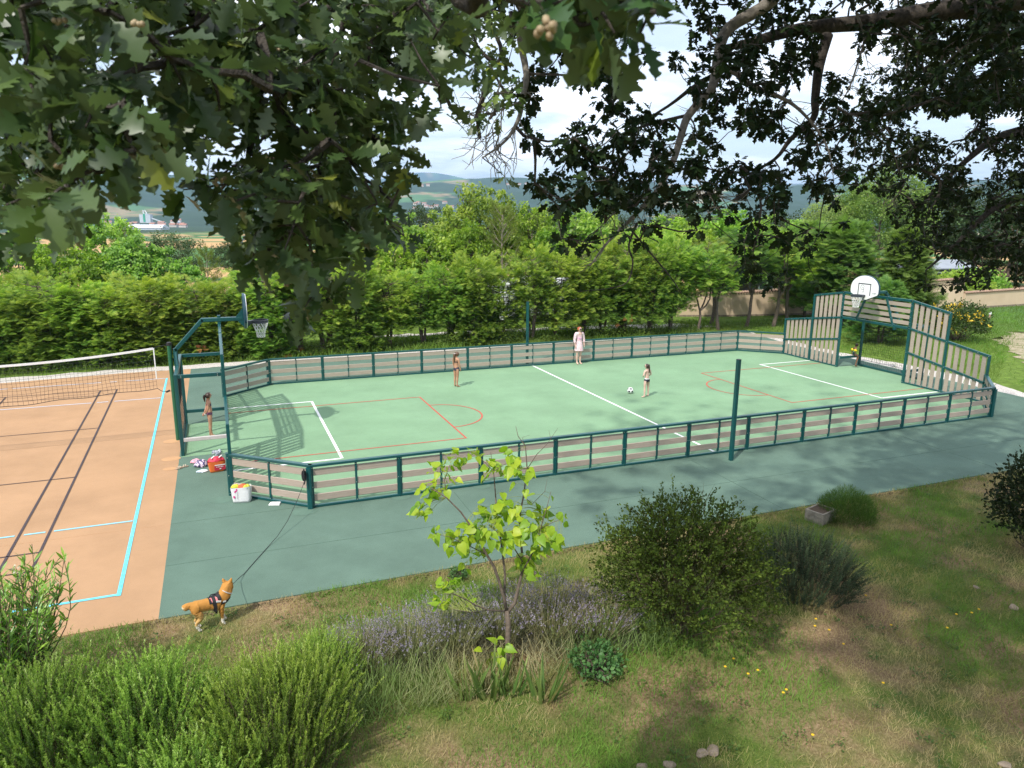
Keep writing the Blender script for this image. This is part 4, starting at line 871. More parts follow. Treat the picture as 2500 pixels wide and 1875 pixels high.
def oak(name, label, trunk_pts, trunk_r, limbs, tips, fol, rg, tw=.004, group=None):
    root = empty(name, trunk_pts[0], 0, label, 'tree', group); o_ = np.array(trunk_pts[0]); sub = lambda P: [np.array(p)-o_ for p in P]
    tm = MB(); tm.tube(sub(trunk_pts), trunk_r, 14); tm.build('trunk', OAKBARK, root, smooth=True)
    sk = []
    for P, r0, r1, mm_ in limbs:
        n = 3*len(P); Q = []
        pts = [np.array(p) for p in P]
        for i in range(len(pts)-1):     # catmull-rom
            a, b_, c_, d_ = pts[max(i-1, 0)], pts[i], pts[i+1], pts[min(i+2, len(pts)-1)]
            for k in range(4):
                t_ = k/4; Q.append(.5*((2*b_)+(c_-a)*t_+(2*a-5*b_+4*c_-d_)*t_*t_+(3*b_-a-3*c_+d_)*t_**3))
        Q.append(pts[-1]); lm = MB(); lm.tube(sub(Q), np.linspace(r0, r1, len(Q)), 9 if r0 > .02 else 6); lm.build('limb', mm_ or OAKBARK, root, smooth=True); sk += densify(Q, .12)
        if mm_ is LICH:     # bare side twigs
            for _ in range(int(4+len(Q)*.35)):
                i = rg.integers(len(Q)//4, len(Q)-1); d = unit(np.array(Q[i+1])-np.array(Q[i]))*.6+dirs(1, rg)[0]*.9+np.array([0, 0, -.25]); ln = rg.uniform(.12, .42); q0 = np.array(Q[i]); q1 = q0+unit(d)*ln; bt = MB(); tw_ = limb_path(q0, q1, rg, .10, 5); bt.tube(sub(tw_), np.linspace(.0055, .002, 5), 5)
                q2 = tw_[2]+unit(d+dirs(1, rg)[0]*.9)*ln*.5; bt.tube(sub([tw_[2], (tw_[2]+q2)/2+rg.normal(0, .01, 3), q2]), [.004, .003, .0018], 4); bt.build('bare_twig', LICH, root)
    NA, par, w, ns_ = grow(tips, sk, 0)
    tb = MB()
    for i in range(ns_, len(NA)):
        a, b_ = NA[par[i]], NA[i]; ln = np.linalg.norm(b_-a)
        if ln > 2.2: continue
        r1 = tw*min(4, max(1, w[i])**.45); r0 = min(r1*1.5, tw*5); md = (a+b_)/2+rg.normal(0, .07*ln, 3); tb.tube([a-o_, md-o_, b_-o_], [r0, (r0+r1)/2, r1*.8], 5, cap=False)
    tb.build('twigs', OAKBARK, root)
    for f_ in fol: o = link('foliage', f_, root); o.location = -o_; 
    return root
rgA = np.random.default_rng(101); LICH = mat('lichen_bark', (0.24, 0.215, 0.18), .9, (0.13, 0.115, 0.095), 22, bump=.5)
# --- oak A: close leaves at the left and the big leaves hanging at top middle
MA = ["999999876894", "999999856992", "789998789430", "889870137200", "885025887200", "541002687300", "000000685000", "000000130000"]
def depA(u, v): 
    t_ = min(1, max(0, (u-250)/700)); return 1.5+.9*t_, 2.7+1.1*t_
def perA(u, v):
    a, b_ = depA(u, v); return 7.5*((a+b_)/2/2.1)**1.6
tipsA = canopy(MA, 0, -18, 100, depA, perA, rgA, .34)
upA = canopy(["555555777777", "777777888877"], 0, -200, 100, depA, lambda u, v: 2.0, rgA)  # unseen leaves above the view, thickened at right to shade crown A
ovA = np.array([at_depth(rgA.uniform(-500, 900), rgA.uniform(-1500, -260), rgA.uniform(2.4, 4.2)) for _ in range(22)])
nearA = np.array([at_depth(u, v, d) for u, v, d in ((1290, 70, 1.45), (1330, 20, 1.5), (1400, -10, 1.45), (1470, 30, 1.5), (1535, 10, 1.55), (1585, 20, 1.6), (1500, 80, 1.5), (1420, 60, 1.55), (1560, 90, 1.65), (1245, 30, 1.5), (1350, -60, 1.5), (1480, -60, 1.55), (1590, -50, 1.6))])
tA0 = np.array([-7.4, -17.6, -.1])
def pxl(pts, d0, d1): return [at_depth(u, v, d0+(d1-d0)*i/(len(pts)-1)) for i, (u, v) in enumerate(pts)]
crA = np.array([-6.6, -17.0, 5.2])
limA = [([crA, (-4.6, -15.2, 8.3)]+pxl([(360, -60), (325, 127), (294, 172), (235, 217), (176, 253), (167, 303), (131, 348), (95, 393)], 2.6, 2.4), .05, .007, None),
        (pxl([(176, 253), (135, 244), (72, 226), (20, 260)], 2.45, 2.4), .012, .004, None),
        ([crA, (-4.2, -14.2, 8.8)]+pxl([(830, -120), (809, 0), (787, 50), (759, 100), (740, 200), (723, 280), (705, 340), (700, 434)], 3.0, 3.2), .04, .007, None),
        (pxl([(870, -60), (850, 0), (836, 68), (814, 167), (825, 210)], 3.1, 3.3), .02, .005, None),
        (pxl([(723, 280), (650, 330), (600, 390), (560, 470)], 3.2, 3.0), .009, .003, None),
        (pxl([(400, 40), (480, 150), (540, 260), (620, 330)], 2.4, 2.9), .012, .004, None),
        ([(-4.6, -15.2, 8.3), (-2.6, -14.2, 9.0)]+pxl([(1000, -200), (1180, -60), (1330, 8), (1480, 10), (1600, 30)], 1.75, 1.55), .05, .006, None)]
allA = np.vstack([tipsA, upA])
folA = [oak_foliage(allA, 7, (.068, .122), OAK_HI, M_OAK, rgA, .085), oak_foliage(nearA, 5, (.085, .13), OAK_HI, M_OAK, rgA, .10, -.05), oak_foliage(ovA, 9, (.09, .13), OAK_LO, M_OAK, rgA, .3)]
oakA = oak('oak_tree', 'near oak whose big lobed leaves fill the upper left of the view', [tA0, tA0+[.1, .1, 1.5], tA0+[.3, .3, 3.4], crA], [.42, .33, .28, .22], limA, np.vstack([allA, nearA, ovA]), folA, rgA, .0028)
am_ = MB()      # acorn cups and galls in little bunches
acorn = mat('acorn', (0.33, 0.26, 0.15), .6, (0.22, 0.15, 0.08), 30)
for (u, v, d) in ((145, 405, 2.2), (330, 55, 2.1), (135, 50, 2.2), (545, 440, 3.3), (530, 452, 3.3), (705, 520, 3.9), (708, 665, 3.8), (700, 690, 3.8), (900, 85, 4), (1335, 60, 1.47), (1310, 75, 1.47), (1345, 72, 1.47), (640, 150, 3.4), (680, 125, 3.5), (860, 590, 4), (925, 470, 4.2)):
    am_ = MB(); c0 = at_depth(u, v, d*.72)-tA0
    for k in range(4):
        c_ = c0+rgA.normal(0, .006, 3); r_ = .0065
        am_.lathe([(r_*.2, -r_), (r_*.8, -r_*.6), (r_, 0), (r_*.75, r_*.7), (r_*.15, r_)], 8, org=c_)
    am_.build('acorn_bunch', acorn, oakA, smooth=True)
# --- oak B: dark crown with the long bare limb at right
rgB = np.random.default_rng(202)
MBm = ["364443445678999", "088776657888699", "047455789986699", "000488877963788", "003798779862377", "000121136610777", "000000003100677"]
MBm = [r[:11]+'0000' if i > 2 else r[:12]+'900'[:0]+r[12:] for i, r in enumerate(MBm)]
def depB(u, v): 
    if u < 1260: return (5.0, 6.4)
    t_ = min(1, max(0, (u-1350)/700)); return (6.0+1.6*t_, 7.8+3.2*t_)
LICH = mat('lichen_bark', (0.24, 0.215, 0.18), .9, (0.13, 0.115, 0.095), 22, bump=.5)
tipsB = canopy(MBm, 1000, 0, 100, depB, lambda u, v: 24 if u < 1260 else 22, rgB, .40)
upB = canopy(["999999999999999"]*2, 1000, -200, 100, depB, lambda u, v: 16, rgB)  # unseen rows above the view, added to shade crown B
ovB = np.array([at_depth(rgB.uniform(600, 3300), rgB.uniform(-1900, -200), rgB.uniform(6.5, 11)) for _ in range(420)])  # unseen overhead leaves added for their shade
ovB = np.vstack([ovB, np.stack([rgB.uniform(-.4, 9.5, 1300), rgB.uniform(-17, -10.0, 1300), rgB.uniform(9.5, 12.8, 1300)], -1)])  # unseen leaf block added across the sun's path to shade the lawn
tB0 = np.array([9.6, -12.6, -.1]); crB = np.array([9.2, -12.2, 6.4])
LICH = mat('lichen_bark', (0.24, 0.215, 0.18), .9, (0.13, 0.115, 0.095), 22, bump=.5)
limB = [([crB]+pxl([(2850, -120), (2600, -30), (2414, 10), (2270, 30), (2129, 53), (1966, 69), (1836, 102), (1760, 120)], 10.0, 8.8), .22, .03, None),
        ([crB, tuple(at_depth(2300, -420, 9)), tuple(at_depth(2000, -140, 8.4))]+pxl([(1885, 0), (1779, 69), (1755, 134), (1748, 175), (1734, 220), (1681, 281), (1661, 338), (1641, 399), (1600, 472), (1555, 520), (1515, 560), (1479, 597), (1440, 650)], 8.2, 7.4), .085, .007, LICH),
        (pxl([(1748, 165), (1795, 178), (1840, 210), (1900, 235), (1945, 262), (1990, 310), (2020, 360), (2032, 410)], 8.2, 8.0), .035, .006, LICH),
        (pxl([(2020, 85), (2000, 160), (1990, 240), (1985, 290), (1930, 340), (1890, 390), (1800, 440)], 9, 9), .07, .01, None),
        (pxl([(1681, 281), (1600, 300), (1540, 320), (1500, 345)], 8, 8.2), .02, .006, None), (pxl([(1750, 180), (1690, 215), (1630, 260), (1530, 320)], 8.4, 8.6), .035, .008, None),
        (pxl([(1641, 372), (1600, 385), (1585, 405), (1583, 450), (1575, 490)], 7.9, 7.8), .02, .005, LICH), (pxl([(1587, 483), (1540, 490), (1500, 520), (1460, 560)], 7.7, 7.6), .016, .004, LICH),
        (pxl([(1555, 545), (1535, 600), (1545, 640), (1530, 690), (1480, 705), (1410, 712)], 7.6, 7.6), .014, .003, None), (pxl([(1540, 560), (1590, 620), (1640, 680), (1665, 720)], 7.6, 7.6), .012, .003, None),
        (pxl([(2075, 290), (2100, 308), (2160, 350), (2185, 385), (2195, 420), (2210, 445), (2230, 462), (2260, 463)], 8.8, 8.8), .010, .003, None),
        (pxl([(1690, 400), (1705, 440), (1730, 470), (1790, 490)], 8, 8), .012, .004, LICH), (pxl([(1700, 450), (1725, 510), (1740, 545)], 8, 8), .010, .003, LICH),
        (pxl([(2090, 30), (2110, 90), (2095, 150), (2075, 210), (2050, 250), (2000, 270)], 8.6, 8.6), .016, .004, LICH),
        ([tuple(at_depth(1885, 0, 8.2)), tuple(at_depth(1600, -160, 7.6)), tuple(at_depth(1330, -40, 6.6))]+pxl([(1270, 60), (1285, 180), (1275, 240), (1268, 285), (1245, 330), (1215, 360), (1178, 385)], 6.4, 6.2), .045, .006, LICH),
        (pxl([(1272, 248), (1230, 265), (1190, 280), (1160, 284), (1100, 262)], 6.3, 6.3), .011, .003, LICH), (pxl([(1225, 265), (1222, 310), (1215, 345), (1206, 378)], 6.3, 6.3), .006, .002, LICH), (pxl([(1228, 268), (1205, 300), (1190, 330), (1155, 338)], 6.3, 6.3), .005, .002, LICH), (pxl([(1190, 280), (1180, 255), (1170, 235)], 6.3, 6.3), .004, .002, LICH), (pxl([(1215, 270), (1195, 245), (1188, 232)], 6.3, 6.3), .004, .002, LICH)]
sun_l = tipsB[(np.abs(tipsB@np.array([0, 0, 0])) >= 0)]
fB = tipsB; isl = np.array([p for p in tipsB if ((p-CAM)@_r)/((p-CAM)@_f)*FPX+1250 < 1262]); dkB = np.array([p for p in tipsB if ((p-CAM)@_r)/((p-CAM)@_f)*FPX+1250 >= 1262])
folB = [oak_foliage(dkB, 12, (.08, .125), OAK_LO, M_OAKD, rgB, .11), oak_foliage(isl, 7, (.065, .10), OAK_LO, M_OAK, rgB, .15, .25), oak_foliage(upB, 8, (.08, .125), OAK_LO, M_OAKD, rgB, .2), oak_foliage(ovB, 18, (.13, .20), OAK_LO, M_OAKD, rgB, .42)]  # sun painted into the left tips' leaf colour, shade into the others
oak('oak_tree', 'oak with shade-darkened leaves at upper right with a long bare lichen covered limb', [tB0, tB0+[-.1, .1, 2], tB0+[-.2, .2, 4.5], crB], [.46, .36, .30, .27], limB, np.vstack([tipsB, upB, ovB]), folB, rgB, .0035)
# --- oak C: further oak filling the right edge
rgC = np.random.default_rng(303)
MC = ["3778999", "2789999", "4789999", "5889988", "6889988", "4788887", "0677887", "0257776", "0014433"]
tipsC = canopy(MC, 2100, 0, 78, lambda u, v: (11.5, 14.5), lambda u, v: 36, rgC, .30)
exC = np.array([at_depth(rgC.uniform(2540, 3300), rgC.uniform(-900, 600), rgC.uniform(11.5, 15)) for _ in range(420)])
tC0 = np.array([16.8, -11.6, -.1]); crC = np.array([16.4, -11.2, 5.0])
limC = [([crC]+pxl([(2780, 200), (2600, 300), (2450, 330), (2350, 400), (2250, 500)], 14, 12.5), .17, .015, None), ([crC]+pxl([(2700, 60), (2500, 80), (2350, 130), (2230, 240)], 14.2, 13), .15, .015, None), ([crC]+pxl([(2700, 420), (2560, 470), (2440, 500), (2330, 600), (2260, 660)], 13.5, 12.5), .13, .01, None)]
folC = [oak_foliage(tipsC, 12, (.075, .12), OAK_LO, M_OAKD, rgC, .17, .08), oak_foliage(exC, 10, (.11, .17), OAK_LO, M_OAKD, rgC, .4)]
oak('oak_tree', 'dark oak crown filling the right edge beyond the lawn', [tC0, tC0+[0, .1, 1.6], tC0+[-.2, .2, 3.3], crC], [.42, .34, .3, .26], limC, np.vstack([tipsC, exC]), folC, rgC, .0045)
# ================================================================== foreground planting
rgF = np.random.default_rng(404)
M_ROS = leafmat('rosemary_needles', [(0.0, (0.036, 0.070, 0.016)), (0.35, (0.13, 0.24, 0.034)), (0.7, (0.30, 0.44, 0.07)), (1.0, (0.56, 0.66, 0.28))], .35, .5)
M_ROSD = leafmat('dark_rosemary_needles', [(0.0, (0.022, 0.042, 0.022)), (0.5, (0.065, 0.11, 0.05)), (1.0, (0.20, 0.27, 0.14))], .2, .55)
M_STEM = mat('shrub_stem', (0.13, 0.105, 0.06), .9, (0.07, 0.055, 0.03), 10)
def rosemary(seed, Rx, H_, ns, m, nn=64, nl=(.022, .034), w=.16, spread=.55):
    rg = np.random.default_rng(seed); tm = MB(); P_, Y_, A_, S_ = [], [], [], []
    for k in range(ns):
        r_ = Rx*rg.uniform(0, 1)**.6; a = rg.uniform(0, 6.283); b0 = np.array([r_*math.cos(a)*.62, r_*math.sin(a)*.62, 0]); hh = H_*(1-.45*(r_/Rx)**2)
        z0 = hh*rg.uniform(.0, .55); lean = spread*(r_/Rx)+rg.normal(0, .10); d = np.array([math.cos(a)*lean, math.sin(a)*lean, 1.0]); d /= np.linalg.norm(d)
        b1 = b0+np.array([math.cos(a), math.sin(a), 0])*z0*lean*.7+np.array([0, 0, z0]); ln = max(.22, (hh-z0)*rg.uniform(.8, 1.15)); bend = rg.normal(0, .12, 3)*ln; bend[2] = 0
        if rg.random() < .06: d = unit(d+np.array([math.cos(a), math.sin(a), -.1])*.6)
        t_ = np.sort(rg.uniform(.12, 1, nn)); Q = b1+d*ln*t_[:, None]+bend*(t_[:, None]**2)
        if k % 3 == 0: tm.tube([b1-np.array([0, 0, z0*.5]), b1+d*ln*.5+bend*.25, b1+d*ln+bend], [.006, .004, .0015], 4, cap=False)
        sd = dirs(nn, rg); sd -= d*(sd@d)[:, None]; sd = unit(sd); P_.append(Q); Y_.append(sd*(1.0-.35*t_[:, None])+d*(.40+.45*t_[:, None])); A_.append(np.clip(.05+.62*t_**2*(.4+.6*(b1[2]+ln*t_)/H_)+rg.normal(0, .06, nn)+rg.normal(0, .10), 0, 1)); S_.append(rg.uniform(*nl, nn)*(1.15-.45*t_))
    P_, Y_, A_, S_ = map(np.concatenate, (P_, Y_, A_, S_)); n = len(P_)
    return tm.mesh('stems', M_STEM), leaves_mesh('needles', NEEDLE, P_, Y_, dirs(n, rg), S_, m, A_, .12, wid=w/.06*1.6)
ROS = [rosemary(1, 1.2, 1.42, 620, M_ROS, 150, (.026, .042), .15, .42), rosemary(2, 1.05, 1.32, 520, M_ROS, 150, (.026, .042), .15, .42)]
def bush2(name, me, loc, rz, sc, label, cat, parts=('stems', 'foliage'), group=None):
    o = empty(name, loc, rz, label, cat, group); o.scale = (sc,)*3 if not hasattr(sc, '__len__') else sc
    for n_, q in zip(parts, me): link(n_, q, o)
    return o
GR = 'rosemary bushes along the lower left'
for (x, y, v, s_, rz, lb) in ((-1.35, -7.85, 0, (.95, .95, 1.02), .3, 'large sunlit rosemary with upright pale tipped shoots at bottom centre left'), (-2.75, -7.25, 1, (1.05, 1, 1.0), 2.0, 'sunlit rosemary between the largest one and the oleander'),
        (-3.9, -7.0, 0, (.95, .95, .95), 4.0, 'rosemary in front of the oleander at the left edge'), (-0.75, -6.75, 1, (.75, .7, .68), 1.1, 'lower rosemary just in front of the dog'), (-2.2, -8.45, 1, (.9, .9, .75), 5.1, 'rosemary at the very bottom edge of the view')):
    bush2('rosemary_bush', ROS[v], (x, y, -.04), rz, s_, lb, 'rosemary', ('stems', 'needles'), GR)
rd = rosemary(3, 1.12, 1.15, 520, M_ROSD, 100, (.026, .04), .15, .8)
bush2('rosemary_bush', rd, (7.55, -6.9, -.04), 0, 1.0, 'dark grey green rosemary right of the round bush', 'rosemary', ('stems', 'needles'))
# oleander
def oleander(seed, ns, R_, H_):
    rg = np.random.default_rng(seed); tm = MB(); P_, Y_, A_, S_ = [], [], [], []; tips = []
    for k in range(ns):
        a = rg.uniform(0, 6.28); r0 = rg.uniform(0, .3); r1 = R_*rg.uniform(.2, 1); e = np.array([r1*math.cos(a), r1*math.sin(a), H_*rg.uniform(.6, 1.05)]); P = np.array(limb_path((r0*math.cos(a), r0*math.sin(a), 0), e, rg, .04, 8)); tm.tube(list(P), np.linspace(.011, .004, 8), 5); tips.append(e)
        for j in range(26):
            t_ = rg.uniform(.35, 1)*6.99; i = int(t_); q = P[i]+(P[i+1]-P[i])*(t_-i); d = unit(P[i+1]-P[i]); a2 = rg.uniform(0, 6.28); P_.append(q); Y_.append(np.array([math.cos(a2), math.sin(a2), 0])*.75+d*(.5+.5*t_/7)); A_.append(np.clip(.25+.4*t_/7+rg.normal(0, .15), 0, 1)); S_.append(rg.uniform(.11, .19))
    n = len(P_); m = leafmat('oleander_leaf', [(0, (.05, .11, .02)), (.5, (.14, .25, .035)), (1, (.33, .43, .06))], .3, .4, .45)
    return tm.mesh('stems', M_STEM), leaves_mesh('foliage', LANCE, np.array(P_), np.array(Y_), np.array([0, 0, 1.])+dirs(n, rg)*.5, np.array(S_), m, np.array(A_), .05), np.array(tips)
ol = oleander(7, 150, 1.0, 1.95)
oo = bush2('oleander', ol[:2], (-4.62, -5.75, -.04), 0, 1.0, 'oleander with narrow leaves and a few cream flowers at the lower left edge', 'shrub')
tp = ol[2][rgF.permutation(len(ol[2]))[:26]]; tp = np.vstack([tp[:14], tp[14:]*np.array([1, 1, .55])+np.array([.1, -.35, 0])]); nn = len(tp)*9
link('flowers', leaves_mesh('flowers', OVAL, np.repeat(tp, 9, 0)+rgF.normal(0, .03, (nn, 3)), dirs(nn, rgF, 0, 1), dirs(nn, rgF), rgF.uniform(.03, .05, nn), leafmat('cream_petal', [(0, (.62, .5, .36)), (1, (.74, .68, .55))], .3, .6), rgF.uniform(0, 1, nn)), oo)
lp = round_bush(91, .5, .45, 700, (.06, .10), M_BROAD, OVAL)
q = on_z(60, 1890); bush2('laurel_sprig', lp[:2], (q[0]-.1, q[1]+.1, -.02), 0, 1.0, 'small bright leaved shrub in the bottom left corner', 'shrub')
# lavender
def lavender(seed, R_, H_, ns):
    rg = np.random.default_rng(seed); a = rg.uniform(0, 6.28, ns); r_ = R_*rg.uniform(0, 1, ns)**.55; b0 = np.stack([r_*.45*np.cos(a), r_*.45*np.sin(a), np.full(ns, .05)], -1); d = unit(np.stack([np.cos(a)*r_/R_*.75, np.sin(a)*r_/R_*.75, np.ones(ns)], -1)+rg.normal(0, .12, (ns, 3))); ln = H_*rg.uniform(.75, 1.15, ns)
    st = leaves_mesh('stalks', BLADE, b0, d, dirs(ns, rg), ln, leafmat('lavender_stalk', [(0, (.16, .18, .08)), (.6, (.36, .35, .20)), (1, (.56, .50, .32))], .3, .6), rg.uniform(0, 1, ns), 0, wid=.16)
    k = 9; T = np.repeat(b0+d*ln[:, None]*.93, k, 0)+np.repeat(d, k, 0)*rg.uniform(0, .09, ns*k)[:, None]; sel = np.repeat(rg.random(ns) < .62, k)
    fl = leaves_mesh('flowers', SMALL, T[sel], dirs(sel.sum(), rg, -.2, 1), dirs(sel.sum(), rg), rg.uniform(.013, .024, sel.sum()), leafmat('lavender_flower', [(0, (.15, .12, .19)), (.5, (.26, .22, .31)), (1, (.40, .37, .41))], .2, .7), rg.uniform(0, 1, sel.sum()))
    n = ns*12; a = rg.uniform(0, 6.28, n); r_ = R_*rg.uniform(0, 1, n)**.5; P = np.stack([r_*np.cos(a), r_*np.sin(a), H_*.55*rg.uniform(0.05, 1, n)*(1-.5*(r_/R_)**2)], -1)
    fo = leaves_mesh('foliage', NEEDLE, P, np.stack([np.cos(a)*.5, np.sin(a)*.5, np.ones(n)], -1)+dirs(n, rg)*.6, dirs(n, rg), rg.uniform(.03, .06, n), leafmat('lavender_leaf', [(0, (.06, .055, .045)), (.5, (.14, .14, .10)), (1, (.26, .27, .20))], .2, .7), np.clip(rg.normal(.5, .2, n), 0, 1), .1, wid=1.6)
    return st, fl, fo
LV = [lavender(1, .68, .66, 620), lavender(2, .62, .62, 560)]
for i, (x, y, s_, lb) in enumerate(((-.05, -6.35, .85, 'small lavender mound at the left end of the row beside the rosemary'), (.65, -6.3, .95, 'faded lavender mound second from the left in the row'), (1.35, -6.25, 1.0, 'lavender mound left of the catalpa stem'), (2.1, -6.35, 1.05, 'lavender mound behind the catalpa stem'), (2.85, -6.55, 1.1, 'dark grey lavender mound right of the catalpa'), (3.55, -6.85, 1.05, 'grey lavender mound touching the round bush'))):
    bush2('lavender', LV[i % 2], (x, y, -.03), i*1.7, s_, lb, 'lavender', ('stalks', 'flowers', 'foliage'), 'lavender mounds in a row')
# catalpa sapling
ct0 = np.array([1.88, -7.15, -.02]); dC = float((ct0-CAM)@_f)
def cp(pts, off=0.0): return [at_depth(u, v, dC+off*i/max(1, len(pts)-1))-ct0 for i, (u, v) in enumerate(pts)]
cat_o = empty('catalpa_sapling', ct0, 0, 'young catalpa with bright yellow green heart shaped leaves in front of the fence', 'tree')
CB = mat('sapling_bark', (0.15, 0.115, 0.085), .85, (0.085, 0.065, 0.05), 20, bump=.3)
stems = [(cp([(1235, 1646), (1239, 1590), (1241, 1521), (1237, 1490)]), .048, .036), (cp([(1237, 1493), (1231, 1460), (1219, 1420), (1206, 1383), (1188, 1354), (1160, 1300), (1125, 1250), (1090, 1215), (1050, 1190)], -.5), .028, .006),
         (cp([(1241, 1493), (1257, 1472), (1265, 1436), (1274, 1399), (1276, 1371), (1272, 1322), (1268, 1261), (1278, 1212), (1287, 1145), (1283, 1090), (1265, 1065), (1259, 1040)], .3), .028, .003), (cp([(1231, 1462), (1233, 1403), (1225, 1334), (1213, 1253), (1209, 1200), (1205, 1150), (1198, 1105)], .5), .020, .004),
         (cp([(1237, 1493), (1192, 1489), (1160, 1477), (1139, 1464), (1107, 1450), (1085, 1450)], -.6), .014, .005), (cp([(1192, 1489), (1150, 1495), (1110, 1488)], -.4), .007, .003), (cp([(1287, 1145), (1310, 1110), (1335, 1085), (1362, 1045)], .1), .007, .002), (cp([(1283, 1090), (1275, 1068), (1293, 1062)], 0), .004, .0015), (cp([(1345, 1075), (1340, 1050)], 0), .003, .0015),
         (cp([(1274, 1399), (1300, 1350), (1320, 1290), (1335, 1240), (1345, 1200)], -.3), .013, .003), (cp([(1276, 1371), (1250, 1330), (1215, 1300), (1190, 1280)], -.4), .010, .003), (cp([(1320, 1290), (1350, 1275), (1370, 1268)], -.2), .006, .002), (cp([(1160, 1300), (1150, 1330), (1145, 1355)], -.3), .006, .002), (cp([(1188, 1354), (1140, 1330), (1095, 1310), (1065, 1305)], -.4), .008, .002), (cp([(1205, 1150), (1230, 1135), (1260, 1120)], .1), .006, .002), (cp([(1205, 1150), (1175, 1120), (1160, 1105)], .1), .006, .002), (cp([(1090, 1215), (1085, 1170), (1100, 1130)], 0), .007, .002), (cp([(1278, 1212), (1300, 1230), (1330, 1200), (1336, 1170)], 0), .006, .0015), (cp([(1237, 1600), (1222, 1590), (1215, 1585)], -.1), .005, .002)]
for P, r0, r1 in stems:
    lm = MB(); lm.tube(P, np.linspace(r0, r1, len(P)), 8); lm.build('trunk' if r0 > .04 else 'branch', CB, cat_o, smooth=True)
LCl = [(1060, 1195, 8), (1085, 1150, 7), (1110, 1120, 6), (1040, 1240, 5), (1200, 1140, 8), (1160, 1110, 4), (1250, 1120, 6), (1270, 1150, 5), (1150, 1300, 10), (1110, 1320, 7), (1190, 1290, 9), (1220, 1260, 8), (1240, 1310, 8), (1280, 1300, 8), (1310, 1280, 8), (1330, 1250, 6), (1340, 1310, 7), (1320, 1330, 7), (1180, 1350, 5), (1145, 1365, 3), (1280, 1370, 6), (1300, 1390, 4), (1100, 1430, 9), (1085, 1465, 8), (1130, 1460, 6), (1215, 1590, 4), (1222, 1612, 3), (1370, 1270, 2), (1230, 1215, 4), (1080, 1300, 3), (1060, 1305, 2), (1298, 1207, 1), (1180, 1250, 5), (1260, 1250, 5)]
P_, Y_ = [], []; st_n = np.vstack([np.array(densify(P, .05)) for P, _, _ in stems]); pet = MB()
for u, v, n in LCl:
    c_ = at_depth(u, v, dC+rgF.uniform(-.35, .3))-ct0
    for j in range(int(n*2.4)):
        p = c_+rgF.normal(0, .095, 3)*np.array([1, 1, .75]); nb_ = st_n[np.argmin(np.linalg.norm(st_n-p, axis=1))]; pet.tube([nb_, (nb_+p)/2+np.array([0, 0, .03]), p], [.0025, .002, .0018], 4, cap=False); o_ = (p-nb_); o_[2] *= .3
        P_.append(p); Y_.append(unit(o_+rgF.normal(0, .05, 3))*.8+np.array([0, 0, -.45])+rgF.normal(0, .3, 3))
n = len(P_); pet.build('leaf_stalks', mat('leaf_stalk', (.22, .25, .06), .7), cat_o)
link('foliage', leaves_mesh('foliage', HEART, np.array(P_), np.array(Y_), np.array([-.3, -.35, .9])+dirs(n, rgF)*.55, rgF.uniform(.115, .195, n), leafmat('catalpa_leaf', [(0, (.14, .26, .02)), (.4, (.28, .40, .024)), (1, (.46, .50, .03))], .45, .45, .4), np.clip(rgF.normal(.5, .22, n), 0, 1), wid=.82), cat_o)
# round bush, right edge bush, planter with fennel
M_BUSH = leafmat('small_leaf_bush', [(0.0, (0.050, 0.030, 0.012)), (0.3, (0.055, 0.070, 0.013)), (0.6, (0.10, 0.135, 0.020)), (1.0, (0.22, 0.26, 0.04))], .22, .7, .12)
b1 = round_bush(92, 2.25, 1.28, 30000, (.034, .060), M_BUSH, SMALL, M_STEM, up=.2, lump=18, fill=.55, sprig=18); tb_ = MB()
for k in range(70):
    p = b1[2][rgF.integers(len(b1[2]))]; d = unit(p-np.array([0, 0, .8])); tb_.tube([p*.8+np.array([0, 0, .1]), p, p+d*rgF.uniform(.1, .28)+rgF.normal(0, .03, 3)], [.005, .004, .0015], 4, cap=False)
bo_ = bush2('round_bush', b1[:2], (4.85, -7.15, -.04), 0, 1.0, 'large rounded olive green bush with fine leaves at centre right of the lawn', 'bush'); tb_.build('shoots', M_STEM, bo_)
br_ = round_bush(93, 1.9, 1.0, 5200, (.05, .09), M_OAKD, OAK_LO, M_STEM, up=.1, lump=10)
q = on_z(2250*K, 1195*K); bush2('oak_scrub', br_[:2], (q[0], q[1], -.03), 0, 1.12, 'dark oak scrub standing at the right edge of the lawn', 'bush')
STONE = mat('cast_stone', (0.30, 0.265, 0.21), .9, (0.20, 0.175, 0.135), 14, bump=.3)
pq = on_z(1760*K, 1128*K); po = empty('stone_planter', (10.22, -4.60, -.02), R(15.5), 'beige cast stone trough planter at the edge of the apron', 'planter')
mb = MB(); L_, w_, h_ = .26, .21, .27
for lo, hi in (((-L_, -w_, 0), (L_, w_, .04)), ((-L_, -w_, .041), (L_, -w_+.035, h_)), ((-L_, w_-.035, .041), (L_, w_, h_)), ((-L_, -w_+.036, .041), (-L_+.035, w_-.036, h_)), ((L_-.035, -w_+.036, .041), (L_, w_-.036, h_))): mb.box(lo, hi, STONE)
for k in range(10):
    a0, a1 = math.pi*k/10, math.pi*(k+1)/10; mb.bar((-L_-.004, .15*math.cos(a0), .04+.17*math.sin(a0)), (-L_-.004, .15*math.cos(a1), .04+.17*math.sin(a1)), .012, .02, up=(1, 0, 0), m=STONE)
mb.build('trough', STONE, po); mb = MB(); mb.box((-L_+.04, -w_+.04, .05), (L_-.04, w_-.04, .26)); mb.build('soil', mat('soil', (.10, .065, .04), .95, (.05, .035, .02), 30), po)
